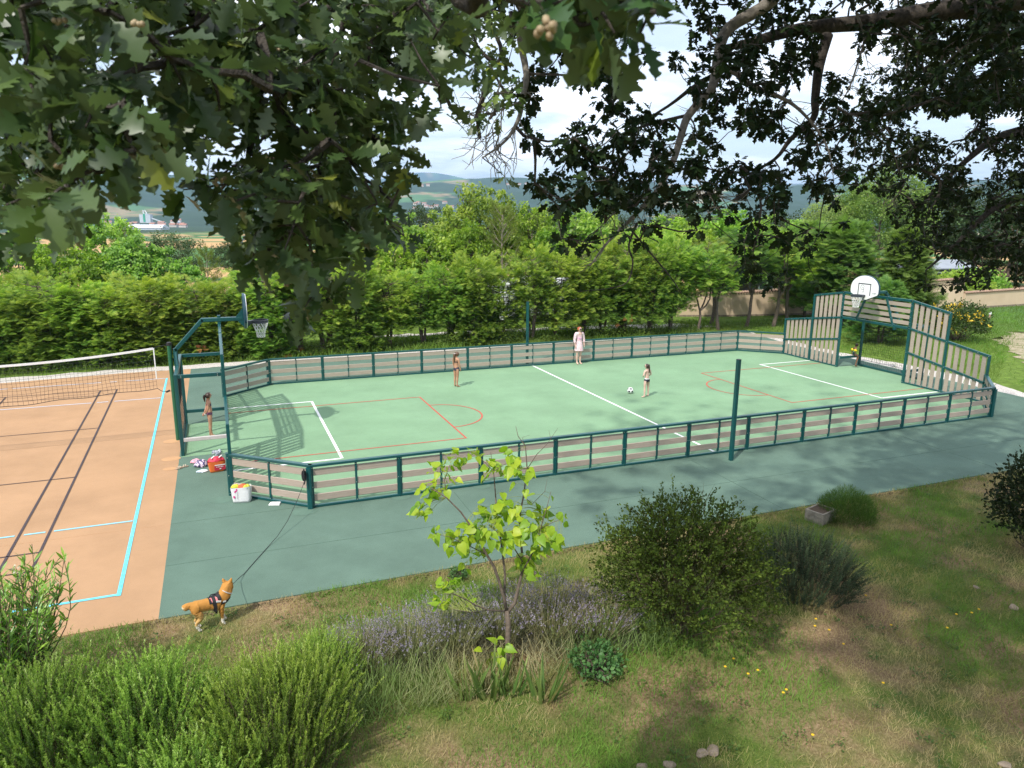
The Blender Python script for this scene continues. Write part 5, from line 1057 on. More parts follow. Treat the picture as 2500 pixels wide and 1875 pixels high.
def feathery(seed, n, Rx, H_):
    rg = np.random.default_rng(seed); a = rg.uniform(0, 6.28, n); r_ = Rx*rg.uniform(0, 1, n)**.5; b0 = np.stack([r_*np.cos(a), r_*np.sin(a), np.zeros(n)], -1); hh = H_*(1-.6*(r_/Rx)**2)
    P = b0+np.stack([np.zeros(n), np.zeros(n), hh*rg.uniform(.05, 1, n)], -1); return leaves_mesh('foliage', NEEDLE, P, dirs(n, rg)*.6+np.stack([np.cos(a)*.3, np.sin(a)*.3, np.ones(n)*.9], -1), dirs(n, rg), rg.uniform(.05, .12, n), leafmat('fennel', [(0, (.03, .075, .012)), (.6, (.07, .15, .022)), (1, (.13, .22, .04))], .35, .6), np.clip(rg.normal(.5, .2, n), 0, 1), .1, wid=1.0)
fe = feathery(5, 9000, .60, .72); fo_ = empty('fennel_clump', (10.85, -4.72, -.03), 0, 'soft feathery green clump growing beside the stone planter', 'plant'); link('foliage', fe, fo_)
# iris and other clumps
def iris(seed, n, H_):
    rg = np.random.default_rng(seed); a = rg.uniform(0, 6.28, n); r_ = .16*rg.uniform(0, 1, n)**.5; P = np.stack([r_*np.cos(a), r_*np.sin(a), np.full(n, -.02)], -1)
    return leaves_mesh('leaves', BLADE, P, np.stack([np.cos(a)*.35, np.sin(a)*.35, np.ones(n)], -1)+rg.normal(0, .12, (n, 3)), dirs(n, rg), H_*rg.uniform(.6, 1.1, n), leafmat('iris_leaf', [(0, (.10, .17, .04)), (.6, (.18, .26, .07)), (.9, (.28, .32, .10)), (1, (.45, .33, .17))], .3, .45), rg.uniform(0, 1, n), 0, wid=1.15)
IR = [iris(1, 30, .62), iris(2, 24, .5)]
for i, (u, v, k_, s_, lb) in enumerate(((1060, 1500, 0, 1.0, 'sword leaved iris clump left of the catalpa base'), (1105, 1490, 1, 1.0, 'small iris clump at the foot of the catalpa'), (1010, 1495, 1, 1.05, 'iris clump at the left end of the iris group'), (1175, 1505, 0, .95, 'separate iris clump right of the catalpa base'))):
    q = on_z(u*K, v*K); o = empty('iris_clump', (q[0], q[1], -.01), i, lb, 'iris', 'iris clumps below the catalpa'); o.scale = (s_,)*3; link('leaves', IR[k_], o)
gp = round_bush(94, .40, .34, 620, (.04, .075), leafmat('green_herb', [(0, (.04, .11, .035)), (.6, (.09, .20, .055)), (1, (.17, .30, .09))], .3, .5), OVAL)
q = on_z(1285*K, 1452*K); bush2('leafy_herb', gp[:2], (q[0], q[1], -.02), 0, 1.1, 'dark green leafy herb right of the lavender', 'plant')
q = on_z(1085*K, 1225*K); bush2('leafy_herb', gp[:2], (q[0]-.9, q[1]-.1, -.02), 2, .55, 'small weed at the edge of the green apron left of the catalpa crown', 'plant')
# ------------------------------------------------------------------ grass
def grass(name, n, xr, yr, hr, wid, dens, m, seed, tall=1.0, avoid=None):
    rg = np.random.default_rng(seed); x = rg.uniform(*xr, n*2); y = rg.uniform(*yr, n*2); f_ = dens(x, y); ok = rg.random(n*2) < f_; x, y, f_ = x[ok][:n], y[ok][:n], f_[ok][:n]; n = len(x)
    gr = fbm(x*.55, y*.55, 4, 91)+.28*(fbm(x*2.2, y*2.2, 3, 95)-.5); col = np.clip((gr-.36)*3.4+.12*(y > -6.5)-.5*np.clip((y+4.9)/.5, 0, 1)+rg.normal(0, .13, n), 0, 1)
    z = ground_h(x, y)-.005; d = np.stack([rg.normal(0, .5, n), rg.normal(0, .5, n), np.ones(n)], -1); ln = rg.uniform(*hr, n)*(.55+.9*np.clip(gr, 0, 1))*tall
    return leaves_mesh(name, NEEDLE, np.stack([x, y, z], -1), d, dirs(n, rg), ln, m, col, 0.0, wid=wid)
M_GRASS = leafmat('grass_blade', [(0.0, (0.44, 0.34, 0.19)), (0.28, (0.35, 0.28, 0.13)), (0.45, (0.19, 0.21, 0.05)), (0.72, (0.11, 0.19, 0.03)), (1.0, (0.16, 0.27, 0.04))], .3, .6)
g1 = grass('grass', 190000, (-5.2, 17.5), (-11.6, -3.9), (.03, .12), 1.05, lambda x, y: np.clip(.35+.9*(fbm(x*.6, y*.6, 3, 91)-.25), .15, 1)*np.where((x < 1.5) & (y < -10), 0, 1), M_GRASS, 1)
tag(link('grass', g1), kind='stuff')
g2 = grass('grass', 6500, (-.8, 4.6), (-7.6, -5.6), (.22, .55), .30, lambda x, y: np.clip(fbm(x, y, 3, 33)*1.4-.2, .1, 1), leafmat('dry_grass', [(0, (.50, .43, .26)), (.5, (.36, .36, .18)), (1, (.22, .30, .09))], .3, .6), 2); tag(link('tall_dry_grass', g2), kind='stuff')
g3 = grass('grass', 60000, (25.9, 56), (-3, 21.5), (.08, .22), 1.8, lambda x, y: np.where((np.abs((y-3)-.62*(x-30)) < 2.2) & (x < 43), .08, .9)*np.where(x < 27.4, .15, 1)*np.clip(1.5-(x-26)/40, .3, 1), leafmat('lawn_blade', [(0, (.12, .17, .03)), (.5, (.13, .215, .03)), (1, (.17, .27, .045))], .4, .6), 3); tag(link('lawn_grass', g3), kind='stuff')
g4 = grass('grass', 26000, (-16, 27), (18.1, 22.5), (.08, .3), 1.6, lambda x, y: np.clip(fbm(x*.8, y*.8, 3, 12)*1.6-.25, .1, 1), leafmat('lawn_blade', [(0, (.12, .17, .03)), (1, (.17, .27, .045))], .4, .6), 4); tag(link('verge_grass', g4), kind='stuff')
def cover(name, n, fx, leaf, m, seed, tpl=OVAL):
    rg = np.random.default_rng(seed); P = fx(rg, n); n = len(P); tag(link(name, leaves_mesh(name, tpl, P, dirs(n, rg, -.1, .8), np.array([0, 0, 1.])+dirs(n, rg)*.6, rg.uniform(*leaf, n), m, np.clip(rg.normal(.5, .22, n), 0, 1), .1)), kind='stuff')
def fx1(rg, n):
    x = rg.uniform(-15.5, 24, n); y = 18.35+rg.random(n)**1.4*1.5; k = np.clip(fbm(x*.9, y*.9, 3, 18)*2-.55, 0, 1); ok = rg.random(n) < k+.12; x, y, k = x[ok], y[ok], k[ok]; return np.stack([x, y, rg.uniform(0, .15, len(x))+.5*k*rg.random(len(x))], -1)
cover('hedge_undergrowth', 14000, fx1, (.06, .13), leafmat('ivy_leaf', [(0, (.03, .07, .015)), (.6, (.075, .15, .025)), (1, (.17, .25, .05))], .3, .5), 6)
def fx2(rg, n):
    c_ = np.stack([rg.uniform(-5, 16.5, 420), rg.uniform(-11, -4.1, 420)], -1); i = rg.integers(0, 420, n); o = rg.normal(0, .055, (n, 2)); x, y = c_[i, 0]+o[:, 0], c_[i, 1]+o[:, 1]; return np.stack([x, y, ground_h(x, y)+rg.uniform(.005, .09, n)], -1)
cover('lawn_weeds', 9000, fx2, (.02, .05), leafmat('weed_leaf', [(0, (.05, .10, .02)), (.6, (.09, .165, .03)), (1, (.17, .24, .05))], .3, .5), 7)
def fx3(rg, n):
    x = rg.uniform(-3.5, 17, n); y = -3.93-np.abs(rg.normal(0, .07, n)); return np.stack([x, y, rg.uniform(-.02, .02, n)], -1)
cover('edge_litter', 2600, fx3, (.02, .05), leafmat('dead_leaf', [(0, (.10, .07, .04)), (.6, (.19, .14, .075)), (1, (.11, .13, .04))], .2, .7), 8)
# dandelions and stones on the lawn
def L2(x, y): return 1400+x/2.011, 1050+y/2.011
DY = mat('dandelion_yellow', (0.72, 0.47, 0.01), .6, (.6, .36, .01), 60)
fb = MB(); fb.tube([(0, 0, -.02), (.005, 0, .06), (0, 0, .12)], [.002, .0018, .0015], 5); stm = fb.mesh('stalk', mat('leaf_stalk', (.22, .25, .06), .7)); fb = MB(); fb.lathe([(.004, .115), (.018, .122), (.021, .13), (.012, .136), (.003, .138)], 10); hdm = fb.mesh('flower_head', DY)
for i, (x, y) in enumerate(((1435, 810), (785, 1125), (745, 1165), (857, 1200), (905, 1182), (1190, 930), (1185, 965), (1255, 985), (1325, 1055), (1560, 955), (1880, 905), (1990, 885), (1835, 970), (1955, 900), (1045, 1275), (1030, 1290), (1175, 1495), (1520, 1245))):
    u, v = L2(x, y); q = on_z(u, v, .1); o = empty('dandelion', (q[0], q[1], gz(q[0], q[1])), i, 'yellow dandelion flower standing in the thin lawn right of the round bush', 'flower', 'yellow dandelions in the lawn'); link('stalk', stm, o); link('flower_head', hdm, o)
ST = mat('field_stone', (0.36, 0.28, 0.20), .9, (0.22, 0.175, 0.13), 9, bump=.4)
def stone_mesh(seed):
    rg = np.random.default_rng(seed); bm = bmesh.new(); bmesh.ops.create_icosphere(bm, subdivisions=3, radius=1); ax = dirs(9, rg)
    for v in bm.verts:
        p = np.array(v.co); f_ = 1
        for a in ax:
            t_ = p@a
            if t_ > .62: p = p-a*(t_-.62)*.8
        v.co = Vector(p)
    me = bpy.data.meshes.new('stone'); bm.to_mesh(me); bm.free(); me.materials.append(ST); return me
SM = [stone_mesh(1), stone_mesh(2)]
for i, (x, y, s_, lb) in enumerate(((630, 1580, .10, 'tan stone lying left of its twin at the bottom of the lawn'), (690, 1570, .11, 'tan stone lying right of its twin at the bottom of the lawn'), (470, 1640, .10, 'stone at the bottom edge of the lawn below the pair'), (2160, 870, .10, 'pale stone on bare soil near the right edge'), (2120, 1645, .09, 'tan stone in the bottom right corner'), (335, 1645, .08, 'flat stone at the bottom edge left of the other stones'), (1975, 775, .07, 'small stone on the bare patch right of the dark rosemary'))):
    q = on_z(*L2(x, y)); o = link('stone', SM[i % 2]); o.location = (q[0], q[1], gz(q[0], q[1])+s_*.12); o.scale = (s_, s_*.8, s_*.5); o.rotation_euler = (0, 0, i*1.3); tag(o, lb, 'stone', 'stones on the lawn')
# ================================================================== wall, camp site and town
WALLM = mat('beige_render', (0.60, 0.46, 0.32), .9, (0.54, 0.41, 0.28), .8, bump=.1); TILE = mat('clay_tile', (0.36, 0.23, 0.16), .85, (0.22, 0.15, 0.115), 6)
def wall(name, pts, label):
    o0 = Vector((pts[0][0], pts[0][1], 0)); o = empty(name, o0, 0, label, 'wall'); mb = MB(); tb = MB(); fb_ = MB()
    for (x0, y0, h0), (x1, y1, h1) in zip(pts[:-1], pts[1:]):
        a, b_ = Vector((x0, y0, 0))-o0, Vector((x1, y1, 0))-o0; d = (b_-a).normalized(); n = Vector((-d.y, d.x, 0))*.12; z_ = -.4
        vs = [a-n+Vector((0, 0, z_)), b_-n+Vector((0, 0, z_)), b_+n+Vector((0, 0, z_)), a+n+Vector((0, 0, z_)), a-n+Vector((0, 0, h0)), b_-n+Vector((0, 0, h1)), b_+n+Vector((0, 0, h1)), a+n+Vector((0, 0, h0))]
        mb.add(vs, [(0, 3, 2, 1), (4, 5, 6, 7), (0, 1, 5, 4), (1, 2, 6, 5), (2, 3, 7, 6), (3, 0, 4, 7)])
        m2 = n*1.03; fb_.add([a-m2+Vector((0, 0, -.3)), b_-m2+Vector((0, 0, -.3)), b_-m2+Vector((0, 0, .10)), a-m2+Vector((0, 0, .10))], [(0, 1, 2, 3)])
        k = int((b_-a).length/.19)
        for i in range(k):
            t_ = (i+.5)/k; c_ = a.lerp(b_, t_); z = h0+(h1-h0)*t_
            tb.tube([c_-n*1.7+Vector((0, 0, z+.02)), c_+Vector((0, 0, z+.10)), c_+n*1.7+Vector((0, 0, z+.02))], .075, 6)
    mb.build('wall_body', WALLM, o); tb.build('tile_coping', TILE, o); fb_.build('stone_footing', mat('footing_stone', (.16, .12, .09), .95, (.30, .24, .18), 9), o); return o
wall('garden_wall', [(26.6, 24.9, 1.40), (30, 23.8, 1.50), (38, 22.6, 1.8), (49.2, 21.75, 2.15)], 'tall part of the beige rendered wall with tile coping behind the right goal')
wall('garden_wall', [(49.35, 21.72, 1.12), (56, 21.9, 1.2), (66, 22.6, 1.3)], 'low stepped down part of the beige wall at the right edge')
def mobile_home(loc, rz, label, L_=8.4, W_=3.8):
    o = empty('mobile_home', loc, rz, label, 'mobile home'); mb = MB(); mb.box((-L_/2, -W_/2, 0), (L_/2, W_/2, 2.5)); mb.build('body', mat('grey_cladding', (0.085, 0.085, 0.095), .6, (0.07, 0.07, 0.08), 3), o)
    mb = MB(); mb.add([(-L_/2-.3, -W_/2-.35, 2.45), (L_/2+.3, -W_/2-.35, 2.45), (L_/2+.3, 0, 3.05), (-L_/2-.3, 0, 3.05), (L_/2+.3, W_/2+.35, 2.45), (-L_/2-.3, W_/2+.35, 2.45), (-L_/2-.3, -W_/2-.35, 2.54), (L_/2+.3, -W_/2-.35, 2.54), (L_/2+.3, 0, 3.14), (-L_/2-.3, 0, 3.14), (L_/2+.3, W_/2+.35, 2.54), (-L_/2-.3, W_/2+.35, 2.54)],
              [(0, 3, 2, 1), (3, 5, 4, 2), (6, 7, 8, 9), (9, 8, 10, 11), (0, 1, 7, 6), (5, 11, 10, 4), (0, 6, 9, 3), (3, 9, 11, 5), (1, 2, 8, 7), (2, 4, 10, 8)]); mb.build('roof', mat('metal_roof', (0.30, 0.33, 0.38), .5, (0.26, 0.29, 0.33), 2), o)
    for x in (-2.6, .2, 2.8):
        mb = MB()
        for lo, hi in (((x-.5, -W_/2-.05, .75), (x-.42, -W_/2-.002, 2.2)), ((x+.42, -W_/2-.05, .75), (x+.5, -W_/2-.002, 2.2)), ((x-.419, -W_/2-.05, 2.12), (x+.419, -W_/2-.002, 2.2)), ((x-.419, -W_/2-.05, .75), (x+.419, -W_/2-.002, .83))): mb.box(lo, hi)
        w = mb.build('window', WHITEP, o); mb = MB(); mb.box((x-.418, -W_/2-.03, .831), (x+.418, -W_/2-.003, 2.119)); mb.build('pane', mat('glass_dark', (.03, .04, .05), .08, spec=.8), w)
    return o
q = on_y(1990*K, 600*K, 30.5); mobile_home((q[0]+1.0, 31.8, gz(q[0], 31)-.15), R(-4), 'grey mobile home with pale roof above the stepped wall')
q = on_y(1632*K, 610*K, 33); mobile_home((q[0]+2, 34, gz(q[0], 34)), R(8), 'grey mobile home glimpsed between the bare trunks')
mh = empty('motorhome', (on_y(1150*K, 640*K, 25.5)[0], 25.6, gz(16, 25)-.05), R(12), 'white motorhome glimpsed above the hedge right of the pine', 'motorhome'); WB = mat('white_bodywork', (0.74, 0.76, 0.78), .35, (.7, .72, .74), 2)
mb = MB(); mb.bar((-2.6, 0, 1.60), (2.2, 0, 1.60), 2.2, 2.3, m=WB, bev=.18); mb.bar((2.1, 0, 1.1), (3.2, 0, .95), 2.0, 1.1, m=WB, bev=.2); mb.build('body', WB, mh)
mb = MB(); mb.bar((-.6, .1, 2.80), (.4, .1, 2.80), .9, .14, m=WB); mb.build('roof_hatch', WB, mh)
for x in (-1.6, 2.2):
    for y in (-1.0, 1.0): mb = MB(); mb.tube([(x, y-.1, .34), (x, y+.1, .34)], .34, 18); w = mb.build('wheel', mat('rubber', (.02, .02, .02), .8), mh); mb = MB(); mb.tube([(x, y-.115, .34), (x, y+.115, .34)], .19, 14); mb.build('rim', STEEL, w)
for x0, x1 in ((-2.0, -.9), (-.4, .8)): mb = MB(); mb.box((x0, -1.125, 1.7), (x1, -1.104, 2.2)); mb.build('window', mat('glass_dark', (.03, .04, .05), .08, spec=.8), mh)
q = on_z(2137*K, 690*K); bl = empty('bollard_light', (q[0], q[1], 0), 0, 'small bollard light standing on the bright lawn at right', 'lamp'); mb = MB(); mb.lathe([(.06, 0), (.05, .34)], 12); mb.build('post', mat('terracotta', (.42, .24, .18), .8), bl); mb = MB(); mb.lathe([(.075, .34), (.075, .43), (.09, .435), (.03, .50)], 12); mb.build('lamp_head', WHITEP, bl)
def ground_hit(u, v):
    d = ray(u, v); s_ = np.geomspace(70, 6000, 900); P = CAM[None]+d[None]*s_[:, None]; b_ = P[:, 2] < ground_h(P[:, 0], P[:, 1]); i = int(np.argmax(b_)) if b_.any() else 700; return P[i], s_[i]
def LT(x, y): return 200+x/7.373, 480+y/7.373
def far_thing(name, u, v, label, cat, group=None):
    p, d = ground_hit(u, v); o = empty(name, (p[0], p[1], float(ground_h(p[0:1], p[1:2])[0])), YAW-math.pi/2, label, cat, group); return o, d/FPX
GREYW = mat('factory_grey', (.52, .55, .58), .7, (.46, .49, .52), .05); HALLW = mat('factory_white', (.72, .73, .76), .5, (.66, .67, .7), .05)
o, s_ = far_thing('factory_tower', *LT(1150, 475), 'grey factory tower with green stripe on the plain below the hills at left', 'factory')
mb = MB()
for x0, x1, h in ((-105, -30, 150), (-30, 30, 165), (30, 90, 150)): mb.box((x0*s_/7.37, 0, -3), (x1*s_/7.37-.05, 14, h*s_/7.37), GREYW)
mb.build('tower_block', GREYW, o); mb = MB(); mb.box((-38*s_/7.37, -.4, 2), (0, -.02, 160*s_/7.37)); mb.build('green_stripe', mat('factory_green', (.02, .33, .17), .7), o)
mb = MB(); mb.tube([(-50*s_/7.37, 6, 130*s_/7.37), (-50*s_/7.37, 6, 225*s_/7.37)], 1.1, 8); mb.tube([(-20*s_/7.37, 6, 160*s_/7.37), (20*s_/7.37, 6, 150*s_/7.37), (-20*s_/7.37, 6, 225*s_/7.37)], 1.2, 6); mb.build('chimney', HALLW, o)
mb = MB(); mb.bar((90*s_/7.37, 4, 85*s_/7.37), (460*s_/7.37, 4, -5), 2.2, 2.4, m=GREYW); mb.build('conveyor', GREYW, o)
o, s_ = far_thing('factory_hall', *LT(1110, 600), 'long white roofed factory hall on the plain below the grey tower', 'factory')
mb = MB(); w = 680*s_/7.37; h = 90*s_/7.37
mb.prism([(-w/2, 0), (w/2, 0), (w/2, 26), (-w/2, 26)], -3, h*.35, GREYW); mb.build('wall', GREYW, o)
mb = MB(); mb.add([(-w/2, -1, h*.36), (w/2, -1, h*.36), (w/2, 5, h*.9), (-w/2, 5, h*.9), (w/2, 14, h), (-w/2, 14, h), (w/2, 27, h*.36), (-w/2, 27, h*.36)], [(0, 1, 2, 3), (3, 2, 4, 5), (5, 4, 6, 7), (0, 3, 5, 7), (1, 6, 4, 2)]); mb.build('roof', HALLW, o)
o, s_ = far_thing('silo_tent', *LT(1700, 480), 'white cone roofed silo on the plain right of the grey tower', 'silo'); mb = MB(); mb.lathe([(80*s_/7.37, -2), (80*s_/7.37, 22*s_/7.37)], 14, HALLW); mb.build('drum', HALLW, o); mb = MB(); mb.lathe([(60*s_/7.37, 22*s_/7.37), (4*s_/7.37, 85*s_/7.37)], 14); mb.build('roof', HALLW, o)
rgH = np.random.default_rng(9); HW = mat('house_wall', (.62, .56, .48), .8, (.5, .44, .38), .03); HR = mat('house_roof', (.36, .17, .11), .8, (.3, .15, .1), .1)
def house_mesh():
    mb = MB(); mb.box((-7, -5, -2), (7, 5, 5)); a = mb.mesh('wall', HW); mb = MB(); mb.add([(-7.5, -5.6, 4.9), (7.5, -5.6, 4.9), (7.5, 0, 8), (-7.5, 0, 8), (7.5, 5.6, 4.9), (-7.5, 5.6, 4.9)], [(0, 1, 2, 3), (3, 2, 4, 5), (0, 3, 5), (1, 4, 2), (0, 5, 4, 1)]); return a, mb.mesh('roof', HR)
hw_, hr_ = house_mesh()
spots = [(300+rgH.uniform(-40, 150), rgH.uniform(541, 556)) for _ in range(16)]+[(rgH.uniform(1000, 1110), rgH.uniform(497, 512)) for _ in range(9)]+[(u, v) for u, v in ((1240, 447), (1252, 446), (1268, 446), (1285, 445), (1300, 445), (1045, 449), (1030, 450), (1320, 446))]
for i, (u, v) in enumerate(spots):
    lb, gp_ = (('small pale house with red roof in the town beside the factory', 'houses of the town by the factory') if i < 16 else ('small pale house at the foot of the hill left of the tallest tree', 'houses at the foot of the hill') if i < 25 else ('pale house on the ridge of the hill beyond the trees', 'houses on the ridge'))
    o, s_ = far_thing('house', u, v+(6 if i > 24 else 0), lb, 'house', gp_); o.rotation_euler[2] += rgH.uniform(-.6, .6); link('wall', hw_, o); link('roof', hr_, o)
# ================================================================== people, dog and belongings
DG = lambda: bpy.context.evaluated_depsgraph_get()
def skin_mesh(name, nodes, edges, root, sub=2):
    """nodes: dict name -> (xyz, radius or (rx, ry)); grows one continuous surface"""
    ks = list(nodes); me = bpy.data.meshes.new(name+'_cage'); me.from_pydata([tuple(nodes[k][0]) for k in ks], [(ks.index(a), ks.index(b_)) for a, b_ in edges], [])
    o = bpy.data.objects.new(name+'_cage', me); COL.objects.link(o); o.modifiers.new('skin', 'SKIN'); sd = me.skin_vertices[0].data
    for i, k in enumerate(ks):
        r_ = nodes[k][1]; sd[i].radius = r_ if hasattr(r_, '__len__') else (r_, r_); sd[i].use_root = (k == root)
    sb = o.modifiers.new('sub', 'SUBSURF'); sb.levels = sub; sb.render_levels = sub
    out = bpy.data.meshes.new_from_object(o.evaluated_get(DG())); out.name = name
    bpy.data.objects.remove(o); bpy.data.meshes.remove(me); out.polygons.foreach_set('use_smooth', [True]*len(out.polygons)); return out
def clothe(me, test, off, name, m, parent):
    """garment: the faces of the body that test() accepts, lifted off the skin"""
    n = len(me.vertices); co = np.zeros(n*3, np.float32); me.vertices.foreach_get('co', co); co = co.reshape(-1, 3); no = np.zeros(n*3, np.float32); me.vertices.foreach_get('normal', no); no = no.reshape(-1, 3)
    fs = [tuple(p.vertices) for p in me.polygons]; keep = [f for f in fs if test(co[list(f)].mean(0))]
    if not keep: return None
    used = sorted({i for f in keep for i in f}); mp_ = {i: k for k, i in enumerate(used)}
    out = bpy.data.meshes.new(name); out.from_pydata([tuple(co[i]+no[i]*(off(co[i]) if callable(off) else off)) for i in used], [], [tuple(mp_[i] for i in f) for f in keep])
    out.materials.append(m); out.polygons.foreach_set('use_smooth', [True]*len(out.polygons)); return link(name, out, parent)
def person(label, loc, rz, Hh, pose, skin, hair, hairfn, child=True):
    J = {'pelvis': ((0, 0, .525), (.070, .055)), 'waist': ((0, .004, .605), (.062, .050)), 'chest': ((0, .004, .70), (.072, .056)), 'upper': ((0, -.004, .765), (.066, .048)), 'neck': ((0, -.004, .822), .030),
         'jaw': ((0, .012, .872), (.046, .050)), 'head': ((0, .008, .922), (.060, .066)), 'crown': ((0, .0, .965), (.046, .050)), 'nose': ((0, .080, .905), .009)}
    if not child: J.update({'head': ((0, .006, .930), (.048, .055)), 'jaw': ((0, .012, .888), (.038, .042)), 'crown': ((0, .0, .970), (.038, .042)), 'nose': ((0, .066, .918), .008), 'neck': ((0, -.004, .838), .026), 'upper': ((0, -.004, .79), (.066, .046)), 'chest': ((0, .008, .725), (.070, .058))})
    E = [('pelvis', 'waist'), ('waist', 'chest'), ('chest', 'upper'), ('upper', 'neck'), ('neck', 'jaw'), ('jaw', 'head'), ('head', 'crown'), ('head', 'nose')]
    sh = .80 if not child else .775
    for s_, c_ in ((-1, 'L'), (1, 'R')):
        J['sho'+c_] = ((s_*.100, -.004, sh), .034); J['elb'+c_] = ((s_*.135, -.012, .625), .024); J['wri'+c_] = ((s_*.135, .02, .49), .0165); J['pal'+c_] = ((s_*.135, .03, .455), (.020, .014))
        J['hip'+c_] = ((s_*.048, 0, .485), .052); J['thi'+c_] = ((s_*.052, .004, .385), .044); J['kne'+c_] = ((s_*.050, .004, .275), .031); J['cal'+c_] = ((s_*.050, -.008, .195), .031); J['ank'+c_] = ((s_*.048, -.008, .045), .018); J['foo'+c_] = ((s_*.052, .030, .019), (.020, .017)); J['toe'+c_] = ((s_*.057, .080, .013), (.022, .012)); J['hee'+c_] = ((s_*.048, -.026, .017), .017)
        E += [('upper', 'sho'+c_), ('sho'+c_, 'elb'+c_), ('elb'+c_, 'wri'+c_), ('wri'+c_, 'pal'+c_), ('pelvis', 'hip'+c_), ('hip'+c_, 'thi'+c_), ('thi'+c_, 'kne'+c_), ('kne'+c_, 'cal'+c_), ('cal'+c_, 'ank'+c_), ('ank'+c_, 'foo'+c_), ('foo'+c_, 'toe'+c_), ('ank'+c_, 'hee'+c_)]
    for k, v in pose.items():
        if k in J: J[k] = (v, J[k][1])
    yaw = pose.get('head_yaw', 0); nod = pose.get('nod', 0); nk = np.array(J['neck'][0])
    for k in ('jaw', 'head', 'crown', 'nose'):
        p = np.array(J[k][0])-nk; y_, z_ = p[1]*math.cos(nod)+p[2]*math.sin(nod)*1, p[2]*math.cos(nod)-p[1]*math.sin(nod); p = np.array([p[0]*math.cos(yaw)-y_*math.sin(yaw), p[0]*math.sin(yaw)+y_*math.cos(yaw), z_]); J[k] = (tuple(nk+p), J[k][1])
    hd = np.array(J['head'][0]); jw = np.array(J['jaw'][0]); fw = unit(np.array(J['nose'][0])-hd); fw[2] = 0; fw = unit(fw); rt = np.array([fw[1], -fw[0], 0])
    for s_, c_ in ((-1, 'L'), (1, 'R')):   # ears and five fingers a hand
        J['ear'+c_] = (tuple(hd+rt*s_*(.066 if child else .056)-fw*.004+np.array([0, 0, -.018])), .011); E.append(('head', 'ear'+c_))
        w_, p_ = np.array(J['wri'+c_][0]), np.array(J['pal'+c_][0]); d = unit(p_-w_); sd = unit(np.cross(d, np.array([s_, .25, .1]))); cu = unit(np.cross(sd, d))*(-s_)
        for i in range(4):
            l_ = (.017, .021, .020, .015)[i]; q0 = p_+d*.012+sd*(i-1.5)*.0095; q1 = q0+d*l_+cu*.002; q2 = q1+d*l_*.8+cu*.006
            for nm, q, r_ in (('a', q0, .0062), ('b', q1, .0055), ('c', q2, .0045)): J[f'f{i}{nm}{c_}'] = (tuple(q), r_)
            E += [('pal'+c_, f'f{i}a{c_}'), (f'f{i}a{c_}', f'f{i}b{c_}'), (f'f{i}b{c_}', f'f{i}c{c_}')]
        t0 = p_-d*.004-sd*.019; t1 = t0+d*.016-sd*.010; J['ta'+c_] = (tuple(t0), .0068); J['tb'+c_] = (tuple(t1), .0055); E += [('pal'+c_, 'ta'+c_), ('ta'+c_, 'tb'+c_)]
    NN = {k: (np.array(p)*Hh, tuple(x*Hh for x in r_) if hasattr(r_, '__len__') else r_*Hh) for k, (p, r_) in J.items()}
    root = empty('person', loc, rz, label, 'person'); me = skin_mesh('body', NN, E, 'pelvis'); me.materials.append(skin); body = link('body', me, root)
    hr = clothe(me, lambda c: hairfn(c/Hh, hd, fw, jw), .012*Hh, 'hair', hair, root)
    for s_ in (-1, 1):
        mb = MB(); c_ = (hd+fw*(.060 if child else .051)+rt*s_*.022+np.array([0, 0, -.012]))*Hh; mb.lathe([(.001, -.008), (.007, -.004), (.0085, 0), (.007, .004), (.001, .008)], 8, org=c_); mb.build('eye', mat('eye_dark', (.02, .015, .012), .3), root, smooth=True)
    mb = MB(); c_ = (jw+fw*(.049 if child else .043)+np.array([0, 0, .004]))*Hh; mb.bar(tuple(c_-rt*.016*Hh), tuple(c_+rt*.016*Hh), .008, .006); mb.build('mouth', mat('lips', (.38, .12, .10), .5), root)
    return root, me, Hh, NN, hd*Hh, fw, rt
def cap_hair(c, hd, fw, jw):
    r = c-hd; return r[2] > -.055 and (r@fw < .028-.35*max(0, -r[2]) or r[2] > .034) and c[2] > jw[2]-.03 and np.linalg.norm(r) < .12
def tail(pts, radii, name, m, root): mb = MB(); mb.tube(pts, radii, 8); return mb.build(name, m, root, smooth=True)
TAN = mat('tanned_skin', (0.44, 0.235, 0.145), .55, (0.40, 0.21, 0.13), 5); PALE = mat('pale_skin', (0.60, 0.41, 0.33), .5, (0.57, 0.37, 0.30), 5); BROWN = mat('brown_skin', (0.26, 0.125, 0.07), .5, (0.23, 0.11, 0.06), 5)
DKH = mat('dark_hair', (0.030, 0.017, 0.011), .4, (0.05, 0.03, 0.02), 40); BRH = mat('brown_hair', (0.075, 0.038, 0.02), .4, (0.11, 0.06, 0.03), 40); REDH = mat('red_hair', (0.42, 0.10, 0.035), .5, (0.33, 0.075, 0.025), 30)
HRT = mat('hair_tie', (.65, .6, .6), .6)
def arms(J, L_, R_): return {'elbL': L_[0], 'wriL': L_[1], 'palL': L_[2], 'elbR': R_[0], 'wriR': R_[1], 'palR': R_[2]}
